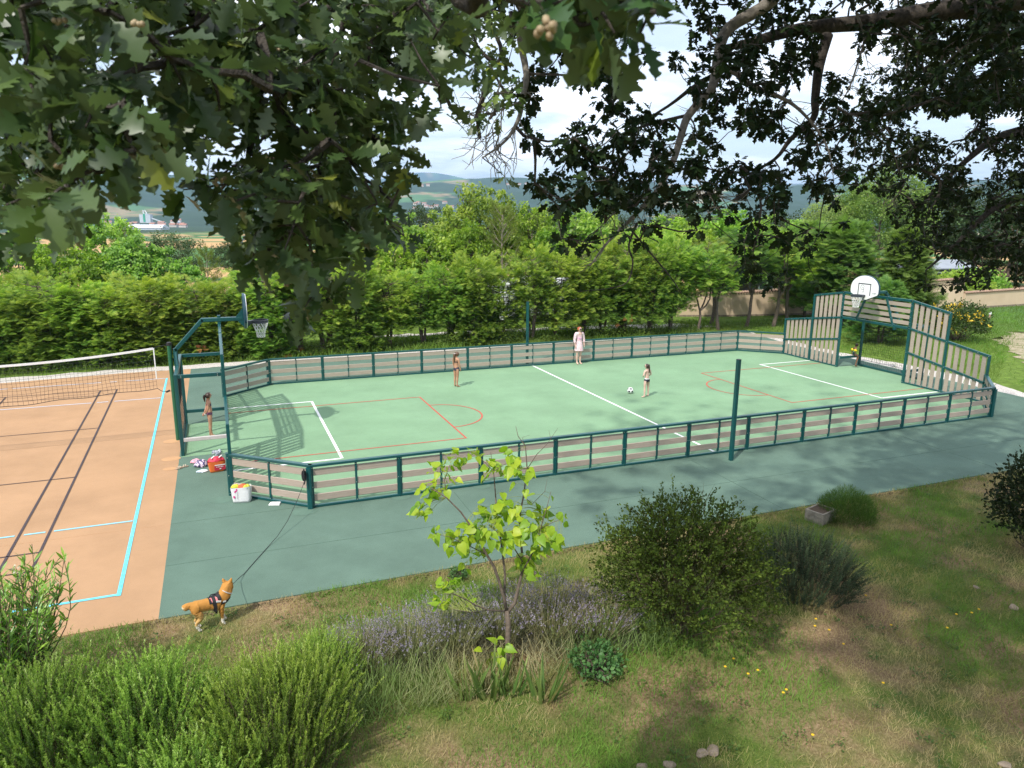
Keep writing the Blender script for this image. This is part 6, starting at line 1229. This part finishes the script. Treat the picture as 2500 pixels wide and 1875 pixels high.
# woman in the pale pink dress by the far fence
p, me, h, NN, hd, fw, rt = person('woman with red hair and sunglasses in a pale pink dress standing against the far fence', (13.08, 12.62, .004), R(186), 1.72, {**arms(0, ((-.140, .0, .64), (-.135, .03, .52), (-.13, .04, .485)), ((.140, .0, .64), (.14, .03, .52), (.14, .04, .485))), 'ankL': (-.045, -.004, .045), 'footL': (0, 0, 0), 'nod': .12}, PALE, REDH, cap_hair, child=False)
DR = mat('pink_dress', (0.66, 0.40, 0.43), .8, (0.72, 0.60, 0.61), 26, lo=.42, hi=.58)
clothe(me, lambda c: (.56 < c[2]/h < .825 and abs(c[0]) < .17*h and not (c[2]/h > .775 and abs(c[0]) < .05*h and c[1] > 0)) and (abs(c[0])/h < .175 and c[2]/h > .575), .012*h, 'dress_top', DR, p)
mb = MB(); n = 24; rows = [(.615, .068, .060), (.56, .082, .074), (.48, .100, .088), (.41, .112, .098), (.36, .120, .104)]
vs = [(rx*h*(1+.05*math.sin(j*1.7*2*math.pi/n*4)*(k/4))*math.cos(2*math.pi*j/n), ry*h*math.sin(2*math.pi*j/n)+.004*h, z*h) for k, (z, rx, ry) in enumerate(rows) for j in range(n)]
mb.add(vs, [(k*n+j, k*n+(j+1) % n, (k+1)*n+(j+1) % n, (k+1)*n+j) for k in range(4) for j in range(n)]); mb.build('skirt', DR, p, smooth=True)
mb = MB(); mb.lathe([(.068*h, 0), (.072*h, .006*h), (.072*h, .02*h), (.068*h, .026*h)], 24, org=(0, .004*h, .665*h)); sb_ = mb.build('sash', mat('pink_sash', (.60, .30, .50), .7), p); 
mb = MB()
for s_ in (-1, 1): c_ = hd+fw*.055*h+rt*s_*.022*h+np.array([0, 0, -.010*h]); mb.tube([tuple(c_), tuple(c_+fw*.004)], .019*h, 10)
mb.bar(tuple(hd+fw*.058*h-rt*.02*h), tuple(hd+fw*.058*h+rt*.02*h), .006, .008); mb.build('sunglasses', mat('dark_lens', (.02, .015, .02), .15, spec=.7), p)
# girl inside the left goal, facing the pitch, hands behind her back
p, me, h, NN, hd, fw, rt = person('girl in a patterned bikini standing in the left goal with hands behind her back', (-2.10, 6.50, .004), R(-84), 1.38, {**arms(0, ((-.125, -.035, .63), (-.07, -.085, .53), (-.035, -.105, .505)), ((.125, -.035, .63), (.07, -.085, .53), (.03, -.105, .515))), 'waist': (0, .016, .605), 'footR': (0, 0, 0), 'ankR': (.05, .02, .045), 'fooR': (.06, .06, .019), 'toeR': (.066, .108, .013), 'heeR': (.05, .0, .017)}, TAN, DKH, cap_hair)
BK = mat('patterned_bikini', (0.035, 0.02, 0.09), .6, (0.30, 0.10, 0.14), 34, lo=.45, hi=.55)
clothe(me, lambda c: .695 < c[2]/h < .742 and abs(c[0]) < .085*h, .005, 'bikini_top', BK, p); clothe(me, lambda c: .468 < c[2]/h < .552 and abs(c[0]) < .105*h and (c[2]/h > .50 or abs(c[0]) < .06*h) and c[1] > -.075*h, .006, 'bikini_bottom', BK, p)
bk = hd-fw*.062*h; tail([tuple(bk), tuple(bk-fw*.022*h+np.array([0, 0, -.04*h])), tuple(bk-fw*.018*h+np.array([0, 0, -.10*h])), tuple(bk-fw*.012*h+np.array([0, 0, -.15*h]))], [.026*h, .026*h, .018*h, .006*h], 'ponytail', DKH, p)
mb = MB(); w_ = NN['wriR'][0]; mb.lathe([(.02*h, -.012), (.024*h, 0), (.02*h, .012)], 12, org=w_); mb.build('wristband', HRT, p)
# girl standing on the pitch looking right
p, me, h, NN, hd, fw, rt = person('girl with long brown ponytail in a dark bikini standing on the pitch left of centre', (6.62, 10.22, .004), R(-66), 1.40, {**arms(0, ((-.128, .01, .63), (-.12, .045, .52), (-.118, .055, .485)), ((.128, .01, .63), (.12, .045, .52), (.118, .055, .485))), 'nod': .16}, TAN, BRH, cap_hair)
BK2 = mat('dark_bikini', (0.025, 0.022, 0.045), .6, (0.05, 0.035, 0.06), 30)
clothe(me, lambda c: .690 < c[2]/h < .735 and abs(c[0]) < .085*h and (c[1] > .01*h or c[2]/h < .705), .005, 'bikini_top', BK2, p); clothe(me, lambda c: .462 < c[2]/h < .545 and abs(c[0]) < .105*h and (c[2]/h > .505 or abs(c[0]) < .058*h), .006, 'bikini_bottom', BK2, p)
bk = hd-fw*.060*h+np.array([0, 0, .012*h]); tail([tuple(bk), tuple(bk-fw*.03*h+np.array([0, 0, -.03*h])), tuple(bk-fw*.028*h+np.array([0, 0, -.13*h])), tuple(bk-fw*.016*h+np.array([0, 0, -.22*h])), tuple(bk-fw*.01*h+np.array([0, 0, -.27*h]))], [.022*h, .03*h, .028*h, .018*h, .005*h], 'ponytail', BRH, p)
mb = MB(); mb.lathe([(.022*h, -.008), (.030*h, 0), (.022*h, .008)], 12, org=bk-fw*.012*h); mb.build('hair_tie', HRT, p)
# child with the ball, seen from behind
p, me, h, NN, hd, fw, rt = person('child in dark swim briefs seen from behind with hands in front beside the football', (12.63, 6.30, .004), R(14), 1.27, {**arms(0, ((-.150, -.005, .645), (-.095, .075, .60), (-.065, .095, .595)), ((.150, -.005, .645), (.095, .075, .60), (.065, .095, .59))),
    'hipL': (-.052, 0, .485), 'thiL': (-.062, .004, .385), 'kneL': (-.070, .006, .275), 'calL': (-.076, -.004, .195), 'ankL': (-.082, -.004, .045), 'fooL': (-.105, .022, .019), 'toeL': (-.135, .058, .013), 'heeL': (-.076, -.022, .017),
    'hipR': (.052, 0, .485), 'thiR': (.070, .012, .385), 'kneR': (.084, .020, .275), 'calR': (.096, .022, .195), 'ankR': (.108, .030, .045), 'fooR': (.112, .068, .019), 'toeR': (.117, .116, .013), 'heeR': (.107, .012, .017), 'head_yaw': .85, 'nod': .1}, PALE, DKH, cap_hair)
clothe(me, lambda c: .452 < c[2]/h < .535 and abs(c[0]) < .115*h and (c[2]/h > .487 or abs(c[0]) < .065*h), .007, 'swim_briefs', mat('navy_briefs', (0.012, 0.012, 0.03), .5), p); clothe(me, lambda c: .530 < c[2]/h < .556 and abs(c[0]) < .115*h, .006, 'waistband', WHITEP, p)
bk = hd-fw*.045*h+rt*.02*h+np.array([0, 0, .0]); b2 = np.array([.012*h, -.058*h, 0]); tail([tuple(bk+np.array([0, 0, .02*h])), (b2[0]*1.3, b2[1]*.95, .86*h), (b2[0], b2[1]-.004*h, .79*h), (b2[0]*.6, b2[1]-.008*h, .71*h)], [.034*h, .024*h, .018*h, .004*h], 'wet_ponytail', DKH, p)
# child with yellow armbands sitting on the side bar of the right goal
HB = .525; sz = .495/1.06
hh_ = 1.06
P0 = {'pelvis': (0, 0, sz+.055), 'waist': (0, .02, sz+.13), 'chest': (0, .035, sz+.225), 'upper': (0, .045, sz+.29), 'neck': (0, .055, sz+.35), 'jaw': (0, .085, sz+.40), 'head': (0, .085, sz+.452), 'crown': (0, .075, sz+.495), 'nose': (0, .160, sz+.432),
      'shoL': (-.10, .035, sz+.295), 'shoR': (.10, .035, sz+.295), 'elbL': (-.155, -.02, sz+.17), 'wriL': (-.15, .0, sz+.055), 'palL': (-.145, .012, sz+.025), 'elbR': (.155, -.02, sz+.17), 'wriR': (.15, .0, sz+.055), 'palR': (.145, .012, sz+.025),
      'hipL': (-.05, .02, sz+.045), 'thiL': (-.062, .11, sz+.03), 'kneL': (-.075, .215, sz-.015), 'calL': (-.075, .205, sz-.12), 'ankL': (-.075, .165, .05), 'fooL': (-.078, .195, .022), 'toeL': (-.08, .24, .015), 'heeL': (-.075, .148, .02),
      'hipR': (.05, .02, sz+.045), 'thiR': (.065, .10, sz+.01), 'kneR': (.082, .18, sz-.07), 'calR': (.085, .14, sz-.17), 'ankR': (.085, .085, .05), 'fooR': (.09, .115, .022), 'toeR': (.095, .16, .015), 'heeR': (.085, .068, .02)}
p, me, h, NN, hd, fw, rt = person('small child with yellow armbands and green swimsuit sitting in the right goal', (24.44, 8.10, 0), R(-114), hh_, {**P0, 'nod': .12}, BROWN, DKH, cap_hair)
clothe(me, lambda c: (sz+.02 < c[2]/h < sz+.275 and abs(c[0]) < .088*h and c[1] < .085*h), .006, 'swimsuit', mat('green_swimsuit', (0.006, 0.06, 0.055), .5, (0.35, 0.55, 0.42), 13, lo=.56, hi=.60), p)
for c_ in ('L', 'R'):
    a, b_ = NN['sho'+c_][0], NN['elb'+c_][0]; mb = MB(); q0, q1 = a+(b_-a)*.35, a+(b_-a)*.9; mb.tube([tuple(q0), tuple(q0+(q1-q0)*.15), tuple(q0+(q1-q0)*.85), tuple(q1)], [.040*h, .068*h, .068*h, .040*h], 14); mb.build('armband', mat('armband_yellow', (0.78, 0.62, 0.02), .35), p, smooth=True)
# football
bm = bmesh.new(); bmesh.ops.create_icosphere(bm, subdivisions=1, radius=1); ico = [np.array(v.co) for v in bm.verts if True]; bm.free()
bm = bmesh.new(); bmesh.ops.create_icosphere(bm, subdivisions=5, radius=.115); fm5 = bpy.data.meshes.new('football'); bm.to_mesh(fm5); bm.free()
phi = (1+5**.5)/2; ic = unit(np.array([(0, a, b_*phi) for a in (-1, 1) for b_ in (-1, 1)]+[(a, b_*phi, 0) for a in (-1, 1) for b_ in (-1, 1)]+[(b_*phi, 0, a) for a in (-1, 1) for b_ in (-1, 1)], float))
fm5.materials.append(mat('ball_white', (.8, .8, .79), .35)); fm5.materials.append(mat('ball_black', (.03, .03, .04), .4))
for q in fm5.polygons:
    c_ = unit(np.array(q.center)); q.material_index = 1 if (ic@c_).max() > .945 else 0; q.use_smooth = True
fb_ = link('football', fm5); fb_.location = (12.37, 6.99, .119); fb_.rotation_euler = (.5, .3, .9); tag(fb_, 'white football with dark patches lying on the pitch beside the child in briefs', 'ball')
# ------------------------------------------------------------------ dog
def dog():
    HD = np.array([.330, .035, .645]); md = unit(np.array([.48, .86, .16])); pr = unit(np.cross(md, np.array([0, 0, 1])))
    D = {'loin': ((-.09, 0, .44), (.108, .118)), 'hip': ((-.22, 0, .44), (.112, .122)), 'rib': ((.06, 0, .425), (.128, .142)), 'chest': ((.19, 0, .45), (.122, .138)), 'neck': ((.270, .008, .545), (.092, .098)), 'headb': (tuple(HD-md*.02+np.array([0, 0, -.02])), .112), 'head': (tuple(HD+md*.045), .100), 'muz': (tuple(HD+md*.115+np.array([0, 0, -.02])), .043), 'nos': (tuple(HD+md*.175+np.array([0, 0, -.022])), .026),
         'tail1': ((-.325, 0, .50), .056), 'tail2': ((-.395, .0, .505), .072), 'tail3': ((-.44, .0, .455), .062)}
    E = [('loin', 'hip'), ('loin', 'rib'), ('rib', 'chest'), ('chest', 'neck'), ('neck', 'headb'), ('headb', 'head'), ('head', 'muz'), ('muz', 'nos'), ('hip', 'tail1'), ('tail1', 'tail2'), ('tail2', 'tail3')]
    for s_, c_ in ((-1, 'R'), (1, 'L')):
        D['ea'+c_] = (tuple(HD+pr*s_*.055+md*.015+np.array([0, 0, .085])), .036); D['eb'+c_] = (tuple(HD+pr*s_*.078+md*.01+np.array([0, 0, .165])), .011); E += [('headb', 'ea'+c_), ('ea'+c_, 'eb'+c_)]
        fx = .03 if s_ > 0 else 0
        D['sh'+c_] = ((.185, s_*.065, .39), .062); D['el'+c_] = ((.165+fx, s_*.075, .265), .040); D['ca'+c_] = ((.175+fx*1.5, s_*.075, .135), .026); D['pa'+c_] = ((.18+fx*2, s_*.075, .030), .034); D['pt'+c_] = ((.222+fx*2, s_*.075, .022), .024)
        E += [('chest', 'sh'+c_), ('sh'+c_, 'el'+c_), ('el'+c_, 'ca'+c_), ('ca'+c_, 'pa'+c_), ('pa'+c_, 'pt'+c_)]
        gx = 0 if s_ < 0 else .02
        D['th'+c_] = ((-.235+gx, s_*.068, .375), .078); D['kn'+c_] = ((-.165+gx, s_*.08, .265), .052); D['ho'+c_] = ((-.275+gx, s_*.078, .150), .028); D['hp'+c_] = ((-.215+gx, s_*.078, .028), .027); D['ht'+c_] = ((-.175+gx, s_*.078, .021), .024)
        E += [('hip', 'th'+c_), ('th'+c_, 'kn'+c_), ('kn'+c_, 'ho'+c_), ('ho'+c_, 'hp'+c_), ('hp'+c_, 'ht'+c_)]
    me = skin_mesh('body', D, E, 'loin', 3); n = len(me.vertices); co = np.zeros(n*3, np.float32); me.vertices.foreach_get('co', co); co = co.reshape(-1, 3); no = np.zeros(n*3, np.float32); me.vertices.foreach_get('normal', no); no = no.reshape(-1, 3)
    fur = .014*(fbm(co[:, 0]*55+co[:, 2]*20, co[:, 1]*55+co[:, 2]*60, 2, 5)-.5); me.vertices.foreach_set('co', (co+no*fur[:, None]).astype(np.float32).ravel())
    wt = np.clip((.17-co[:, 2])/.05, 0, 1); wt = np.maximum(wt, np.clip((-no[:, 2]-.25)*2, 0, 1)*.8*(co[:, 2] > .2)); wt = np.maximum(wt, np.clip((-.40-co[:, 0])/.05, 0, 1)*.75*(co[:, 2] < .52)); wt = np.maximum(wt, np.clip((.40-co[:, 2])/.12, 0, 1)*.35*(co[:, 0] < -.05)); r_ = co-HD; wt = np.maximum(wt, np.clip((r_@md-.03)/.05, 0, 1)*np.clip((-r_[:, 2]+.0)/.03, 0, 1)*.8)
    a = me.attributes.new('fur', 'FLOAT', 'POINT'); a.data.foreach_set('value', np.clip(wt+.10*(fbm(co[:, 0]*14, co[:, 2]*14, 3, 8)-.5), 0, 1).astype(np.float32)); me.materials.append(leafmat('dog_fur', [(0, (.46, .185, .05)), (.45, (.56, .34, .15)), (.8, (.66, .55, .42)), (1, (.72, .67, .60))], .0, .75, .15, attr='fur')); return me, HD, md, pr
dme, HD, md, pr = dog(); do = empty('dog', (-2.10, -4.36, gz(-2.10, -4.36)+.004), R(14), 'orange and cream dog in black and pink harness standing on the lawn edge', 'dog'); do.scale = (.90,)*3
link('body', dme, do)
BLK = mat('black_webbing', (.012, .012, .014), .7); PNK = mat('pink_pad', (.62, .20, .20), .7)
clothe(dme, lambda c: .035 < c[0] < .088 and c[2] > .27 and abs(c[1]) < .16, .010, 'girth_strap', BLK, do); clothe(dme, lambda c: -.02 < c[0] < .17 and c[2] > .475-.1*(c[0]-.07), .012, 'saddle', BLK, do); clothe(dme, lambda c: .02 < c[0]+.5*(c[2]-.5) < .135 and .495 < c[2] < .56 and c[1] < -.02 and abs(c[0]-.06) > .028, .016, 'pink_panel', PNK, do); clothe(dme, lambda c: .16 < c[0] < .36 and .425 < c[2]-.12*(c[0]-.2) < .468 and c[2] < .53, .012, 'chest_strap', BLK, do)
mb = MB(); mb.bar((.085, -.118, .505), (.165, -.121, .487), .006, .030, up=(0, 0, 1)); mb.bar((.20, -.123, .470), (.25, -.118, .462), .006, .026, up=(0, 0, 1)); lab_ = mb.build('label_patch', WHITEP, do)
mb = MB(); mb.tube([(.0, 0, .565), (.03, 0, .60), (.09, 0, .60), (.12, 0, .575)], .009, 6); mb.build('grab_handle', BLK, do)
cm = MB(); nc_ = np.array((.285, .008, .555)); ax = unit(np.array([.42, .02, .62])); x_ = unit(np.cross(ax, np.array([0, 1, 0]))); y_ = np.cross(ax, x_)
cm.tube([tuple(nc_+ax*.035+(x_*math.cos(a)*.098+y_*math.sin(a)*.094)) for a in [2*math.pi*k/20 for k in range(21)]], .010, 5, cap=False); cm.build('collar', mat('grey_collar', (.45, .44, .42), .5), do)
# leash: coil on the corner post and the cord to the dog
coil = MB(); 
for k in range(7):
    c0 = np.array([-.15, -.10, .82]); coil.tube([tuple(c0+np.array([.030*math.cos(a)+.006*k-.02, -.010-.004*k+.008*math.sin(3*a), .11*math.sin(a)-.02*(k % 2)])) for a in [2*math.pi*j/16 for j in range(17)]], .008, 5, cap=False)
coil.tube([(-.15, -.15, .98), (-.16, -.16, .86), (-.14, -.15, .70), (-.17, -.16, .63)], .018, 8)
co_ = empty('leash_coil', (0, 0, 0), 0, 'black coiled leash hanging on the near corner post of the fence', 'leash'); coil.build('coil', mat('leash_black', (.02, .02, .022), .6), co_)
nk = np.array([-2.10, -4.36, 0])+.90*np.array([math.cos(R(14))*.30-math.sin(R(14))*.09, math.sin(R(14))*.30+math.cos(R(14))*.09, .55])
ld_ = empty('dog_leash', (0, 0, 0), 0, 'long thin dark leash running from the fence corner post to the dog', 'leash'); mb = MB(); mb.tube([(-.17, -.17, .66), (-.36, -.52, .42), (-.62, -1.02, .19), (-.86, -1.42, .06), (-1.06, -1.74, .012), (-1.32, -2.27, .010), (-1.55, -2.76, .012), (-1.66, -3.05, .07), (-1.74, -3.5, .22), tuple(nk+np.array([.05, .30, -.10])), tuple(nk)], .006, 5)
mb.build('cord', mat('leash_black', (.02, .02, .022), .6), ld_)
# ------------------------------------------------------------------ bags, clothes and shoes
def soft_bag(L0, W0, L1, W1, h, m, sag=.02, seed=1):
    rg = np.random.default_rng(seed); n = 28; rows = []
    for k in range(9):
        t_ = k/8; L_, W_ = L0+(L1-L0)*t_, W0+(W1-W0)*t_; ring = []
        for j in range(n):
            a = 2*math.pi*j/n; c_, s_ = math.cos(a), math.sin(a); e = .38; x = L_/2*math.copysign(abs(c_)**e, c_); y = W_/2*math.copysign(abs(s_)**e, s_); w_ = 1+sag*(rg.normal()*.5+math.sin(5*a+3*t_)*.8)*(.3+t_); ring.append((x*w_, y*w_, h*t_*(1+.04*math.sin(2*a+seed))))
        rows.append(ring)
    mb = MB(); mb.add([p for r_ in rows for p in r_], [tuple(range(n-1, -1, -1))]+[(k*n+j, k*n+(j+1) % n, (k+1)*n+(j+1) % n, (k+1)*n+j) for k in range(8) for j in range(n)], m); return mb
def cloth_heap(seed, R_, h, m, sq=.8):
    rg = np.random.default_rng(seed); n = 26; V = []; F = []
    for i in range(n+1):
        for j in range(n+1):
            x, y = (i/n*2-1), (j/n*2-1); r_ = math.hypot(x, y); e = max(0, 1-r_**2); V.append((x*R_, y*R_*sq, h*(e**.5)*(.55+.75*float(fbm(np.array([x*2.3+seed]), np.array([y*2.3]), 3, seed)[0]))+.004))
    idx_ = lambda i, j: i*(n+1)+j
    for i in range(n):
        for j in range(n):
            if math.hypot((i+.5)/n*2-1, (j+.5)/n*2-1) < .98: F.append((idx_(i, j), idx_(i+1, j), idx_(i+1, j+1), idx_(i, j+1)))
    mb = MB(); mb.add(V, F, m); return mb
q = on_z(518*K, 1089*K); tb = empty('tote_bag', (q[0]+.06, q[1]+.16, .004), R(-14), 'white tote bag with pink print stuffed with bright towels beside the corner panel', 'bag')
WBAG = mat('white_bag_fabric', (.76, .75, .75), .7, (.66, .65, .66), 7, bump=.3, bscale=9)
soft_bag(.38, .20, .44, .25, .37, WBAG, .03, 3).build('bag_body', WBAG, tb, smooth=True)
PK = mat('pink_print', (.60, .04, .22), .6)
mb = MB(); 
for x, z, rx_, rz_ in ((-.14, .15, .020, .032), (-.10, .29, .026, .014), (-.075, .32, .016, .03), (-.115, .27, .014, .022)): mb.add([(x+rx_*math.cos(a), -.124-.02*(z-.15), z+rz_*math.sin(a)) for a in [2*math.pi*k/14 for k in range(14)]], [tuple(range(14))])
mb.build('pink_print', PK, tb); mb = MB(); mb.add([(-.075, -.122, .10), (-.068, -.122, .10), (-.055, -.128, .26), (-.06, -.128, .27)], [(0, 1, 2, 3)]); mb.build('dark_stripe', mat('ink_dark', (.02, .02, .05), .6), tb)
for (nm, c_, x, y, s_, sd) in (('lime_towel', (.55, .58, .05), -.13, .0, .10, 4), ('coral_towel', (.62, .13, .05), .02, .02, .12, 5), ('lime_shirt', (.5, .5, .06), .13, -.03, .09, 7)):
    o = cloth_heap(sd, s_, .09, mat(nm, c_, .85, tuple(v*.8 for v in c_), 6)).build(nm, None, None, smooth=True); o.location = (tb.location.x+x*math.cos(R(-14))-y*math.sin(R(-14)), tb.location.y+x*math.sin(R(-14))+y*math.cos(R(-14)), .325)
    tag(o, {'lime_towel': 'lime yellow towel hanging out of the white tote bag on its left', 'coral_towel': 'coral red towel on top of the white tote bag', 'lime_shirt': 'small lime cloth tucked in the right corner of the white tote bag'}[nm], 'towel')
q = on_z(467*K, 1021*K); ob = empty('beach_bag', (q[0]+.02, q[1]+.14, .004), R(8), 'orange and red beach bag standing beside the near goal post', 'bag')
OR_ = mat('orange_bag_fabric', (.72, .16, .03), .6, (.66, .14, .03), 6); RD_ = mat('red_bag_fabric', (.55, .03, .07), .6, (.5, .03, .06), 6)
soft_bag(.34, .22, .42, .26, .27, OR_, .015, 5).build('bag_body', OR_, ob, smooth=True)
mb = MB(); mb.add([(-.07, -.122, .05), (.19, -.125, .05), (.20, -.131, .19), (-.065, -.129, .19)], [(0, 1, 2, 3)]); pk_ = mb.build('front_pocket', RD_, ob); mb = MB()
for i in range(5): mb.box((-.02+.035*i, -.1345, .125), (-.002+.035*i, -.1325, .15))
mb.bar((-.06, -.1335, .185), (.19, -.1345, .185), .003, .022, up=(0, 0, 1)); mb.bar((.05, -.132, .085), (.09, -.132, .085), .003, .022, up=(0, 0, 1)); mb.build('pocket_marks', WHITEP, pk_)
o = cloth_heap(9, .21, .13, RD_, .62).build('bag_flap', None, ob, smooth=True); o.location = (0, 0, .25)
mb = MB(); 
for x in (-.12, .06): mb.bar((x, -.09, .37), (x+.09, .06, .38), .03, .012, m=WHITEP)
mb.build('flap_print', WHITEP, ob)
cl = cloth_heap(12, .19, .17, mat('navy_print_cloth', (.03, .035, .12), .85, (.62, .5, .58), 16, lo=.47, hi=.55), .8).build('clothes_heap', None, None, smooth=True); q = on_z(437*K, 1010*K); cl.location = (q[0]-.02, q[1]+.12, .004); tag(cl, 'heap of navy and white printed clothes left of the orange beach bag', 'clothes')
cl = cloth_heap(14, .14, .09, mat('pink_cloth', (.6, .22, .3), .85, (.66, .45, .5), 12), .8).build('clothes_heap', None, None, smooth=True); q = on_z(428*K, 1004*K); cl.location = (q[0]-.06, q[1]+.22, .004); tag(cl, 'pink cloth sticking out behind the navy printed heap', 'clothes')
cl = cloth_heap(13, .15, .05, mat('pale_blue_cloth', (.40, .55, .70), .85, (.7, .72, .75), 9), .55).build('folded_cloth', None, None, smooth=True); q = on_z(437*K, 1020*K); cl.location = (q[0], q[1]+.03, .004); tag(cl, 'pale blue folded cloth lying in front of the navy heap', 'clothes')
def shoe(name, loc, rz, m, sole, label, group, flat=False):
    o = empty(name, loc, rz, label, 'shoe', group); ol_ = [(-.09, 0), (-.075, .030), (-.02, .028), (.05, .040), (.095, .032), (.115, 0)]; ol_ = ol_+[(x, -y) for x, y in ol_[::-1][1:-1]]
    mb = MB(); mb.prism(ol_, 0, .018); mb.build('sole', sole, o); mb = MB()
    if flat:
        for x in (-.0, .045): mb.tube([(x, .038*math.cos(a), .012+.042*math.sin(a)) for a in [math.pi*k/8 for k in range(9)]], .013, 6)
        mb.build('strap', m, o)
    else:
        n = 14; rows = [(.018, 1.0, 0), (.045, .95, 0), (.065, .72, -.018), (.085, .42, -.045)]
        P = [(.115*math.cos(2*math.pi*j/n)*sc_+dx_+.01, .037*math.sin(2*math.pi*j/n)*min(1, sc_*1.15), z) for z, sc_, dx_ in rows for j in range(n)]
        mb.add(P, [(k*n+j, k*n+(j+1) % n, (k+1)*n+(j+1) % n, (k+1)*n+j) for k in range(3) for j in range(n)]+[tuple(range(3*n, 4*n))]); mb.build('upper', m, o, smooth=True)
    return o
SND = mat('sandal_strap', (.52, .46, .36), .7, (.3, .25, .18), 30); SOL = mat('sandal_sole', (.36, .26, .18), .8); TR_ = mat('trainer_upper', (.55, .58, .62), .7, (.12, .15, .22), 22, lo=.45, hi=.55)
q = on_z(386*K, 1013*K); shoe('sandal', (q[0], q[1], .004), R(35), SND, SOL, 'beige sandal on the orange edge, left one of the pair', 'sandals by the goal', True); shoe('sandal', (q[0]+.12, q[1]+.10, .004), R(15), SND, SOL, 'beige sandal on the green edge, right one of the pair', 'sandals by the goal', True)
q = on_z(471*K, 984*K); shoe('trainer', (q[0], q[1], .008), R(60), TR_, WHITEP, 'grey white trainer lying nearer the beach bag', 'trainers in the goal mouth'); shoe('trainer', (q[0]-.06, q[1]+.20, .008), R(15), TR_, WHITEP, 'grey white trainer lying further into the goal', 'trainers in the goal mouth'); o = shoe('trainer', (q[0]+.05, q[1]+.27, .008), R(100), TR_, WHITEP, 'dark topped trainer tipped behind the other two', 'trainers in the goal mouth')
q = on_z(594*K, 1091*K); mb = MB(); mb.bar((-.12, 0, .012), (.12, 0, .012), .15, .022, m=WHITEP); mb.bar((-.09, .01, .030), (.11, .015, .030), .13, .012, m=WHITEP); o = empty('folded_papers', (q[0], q[1]+.03, .004), R(-20), 'small stack of white folded papers on the apron at the corner panel', 'papers'); mb.build('sheets', mat('white_paper', (.74, .74, .78), .7, (.62, .62, .68), 9), o)
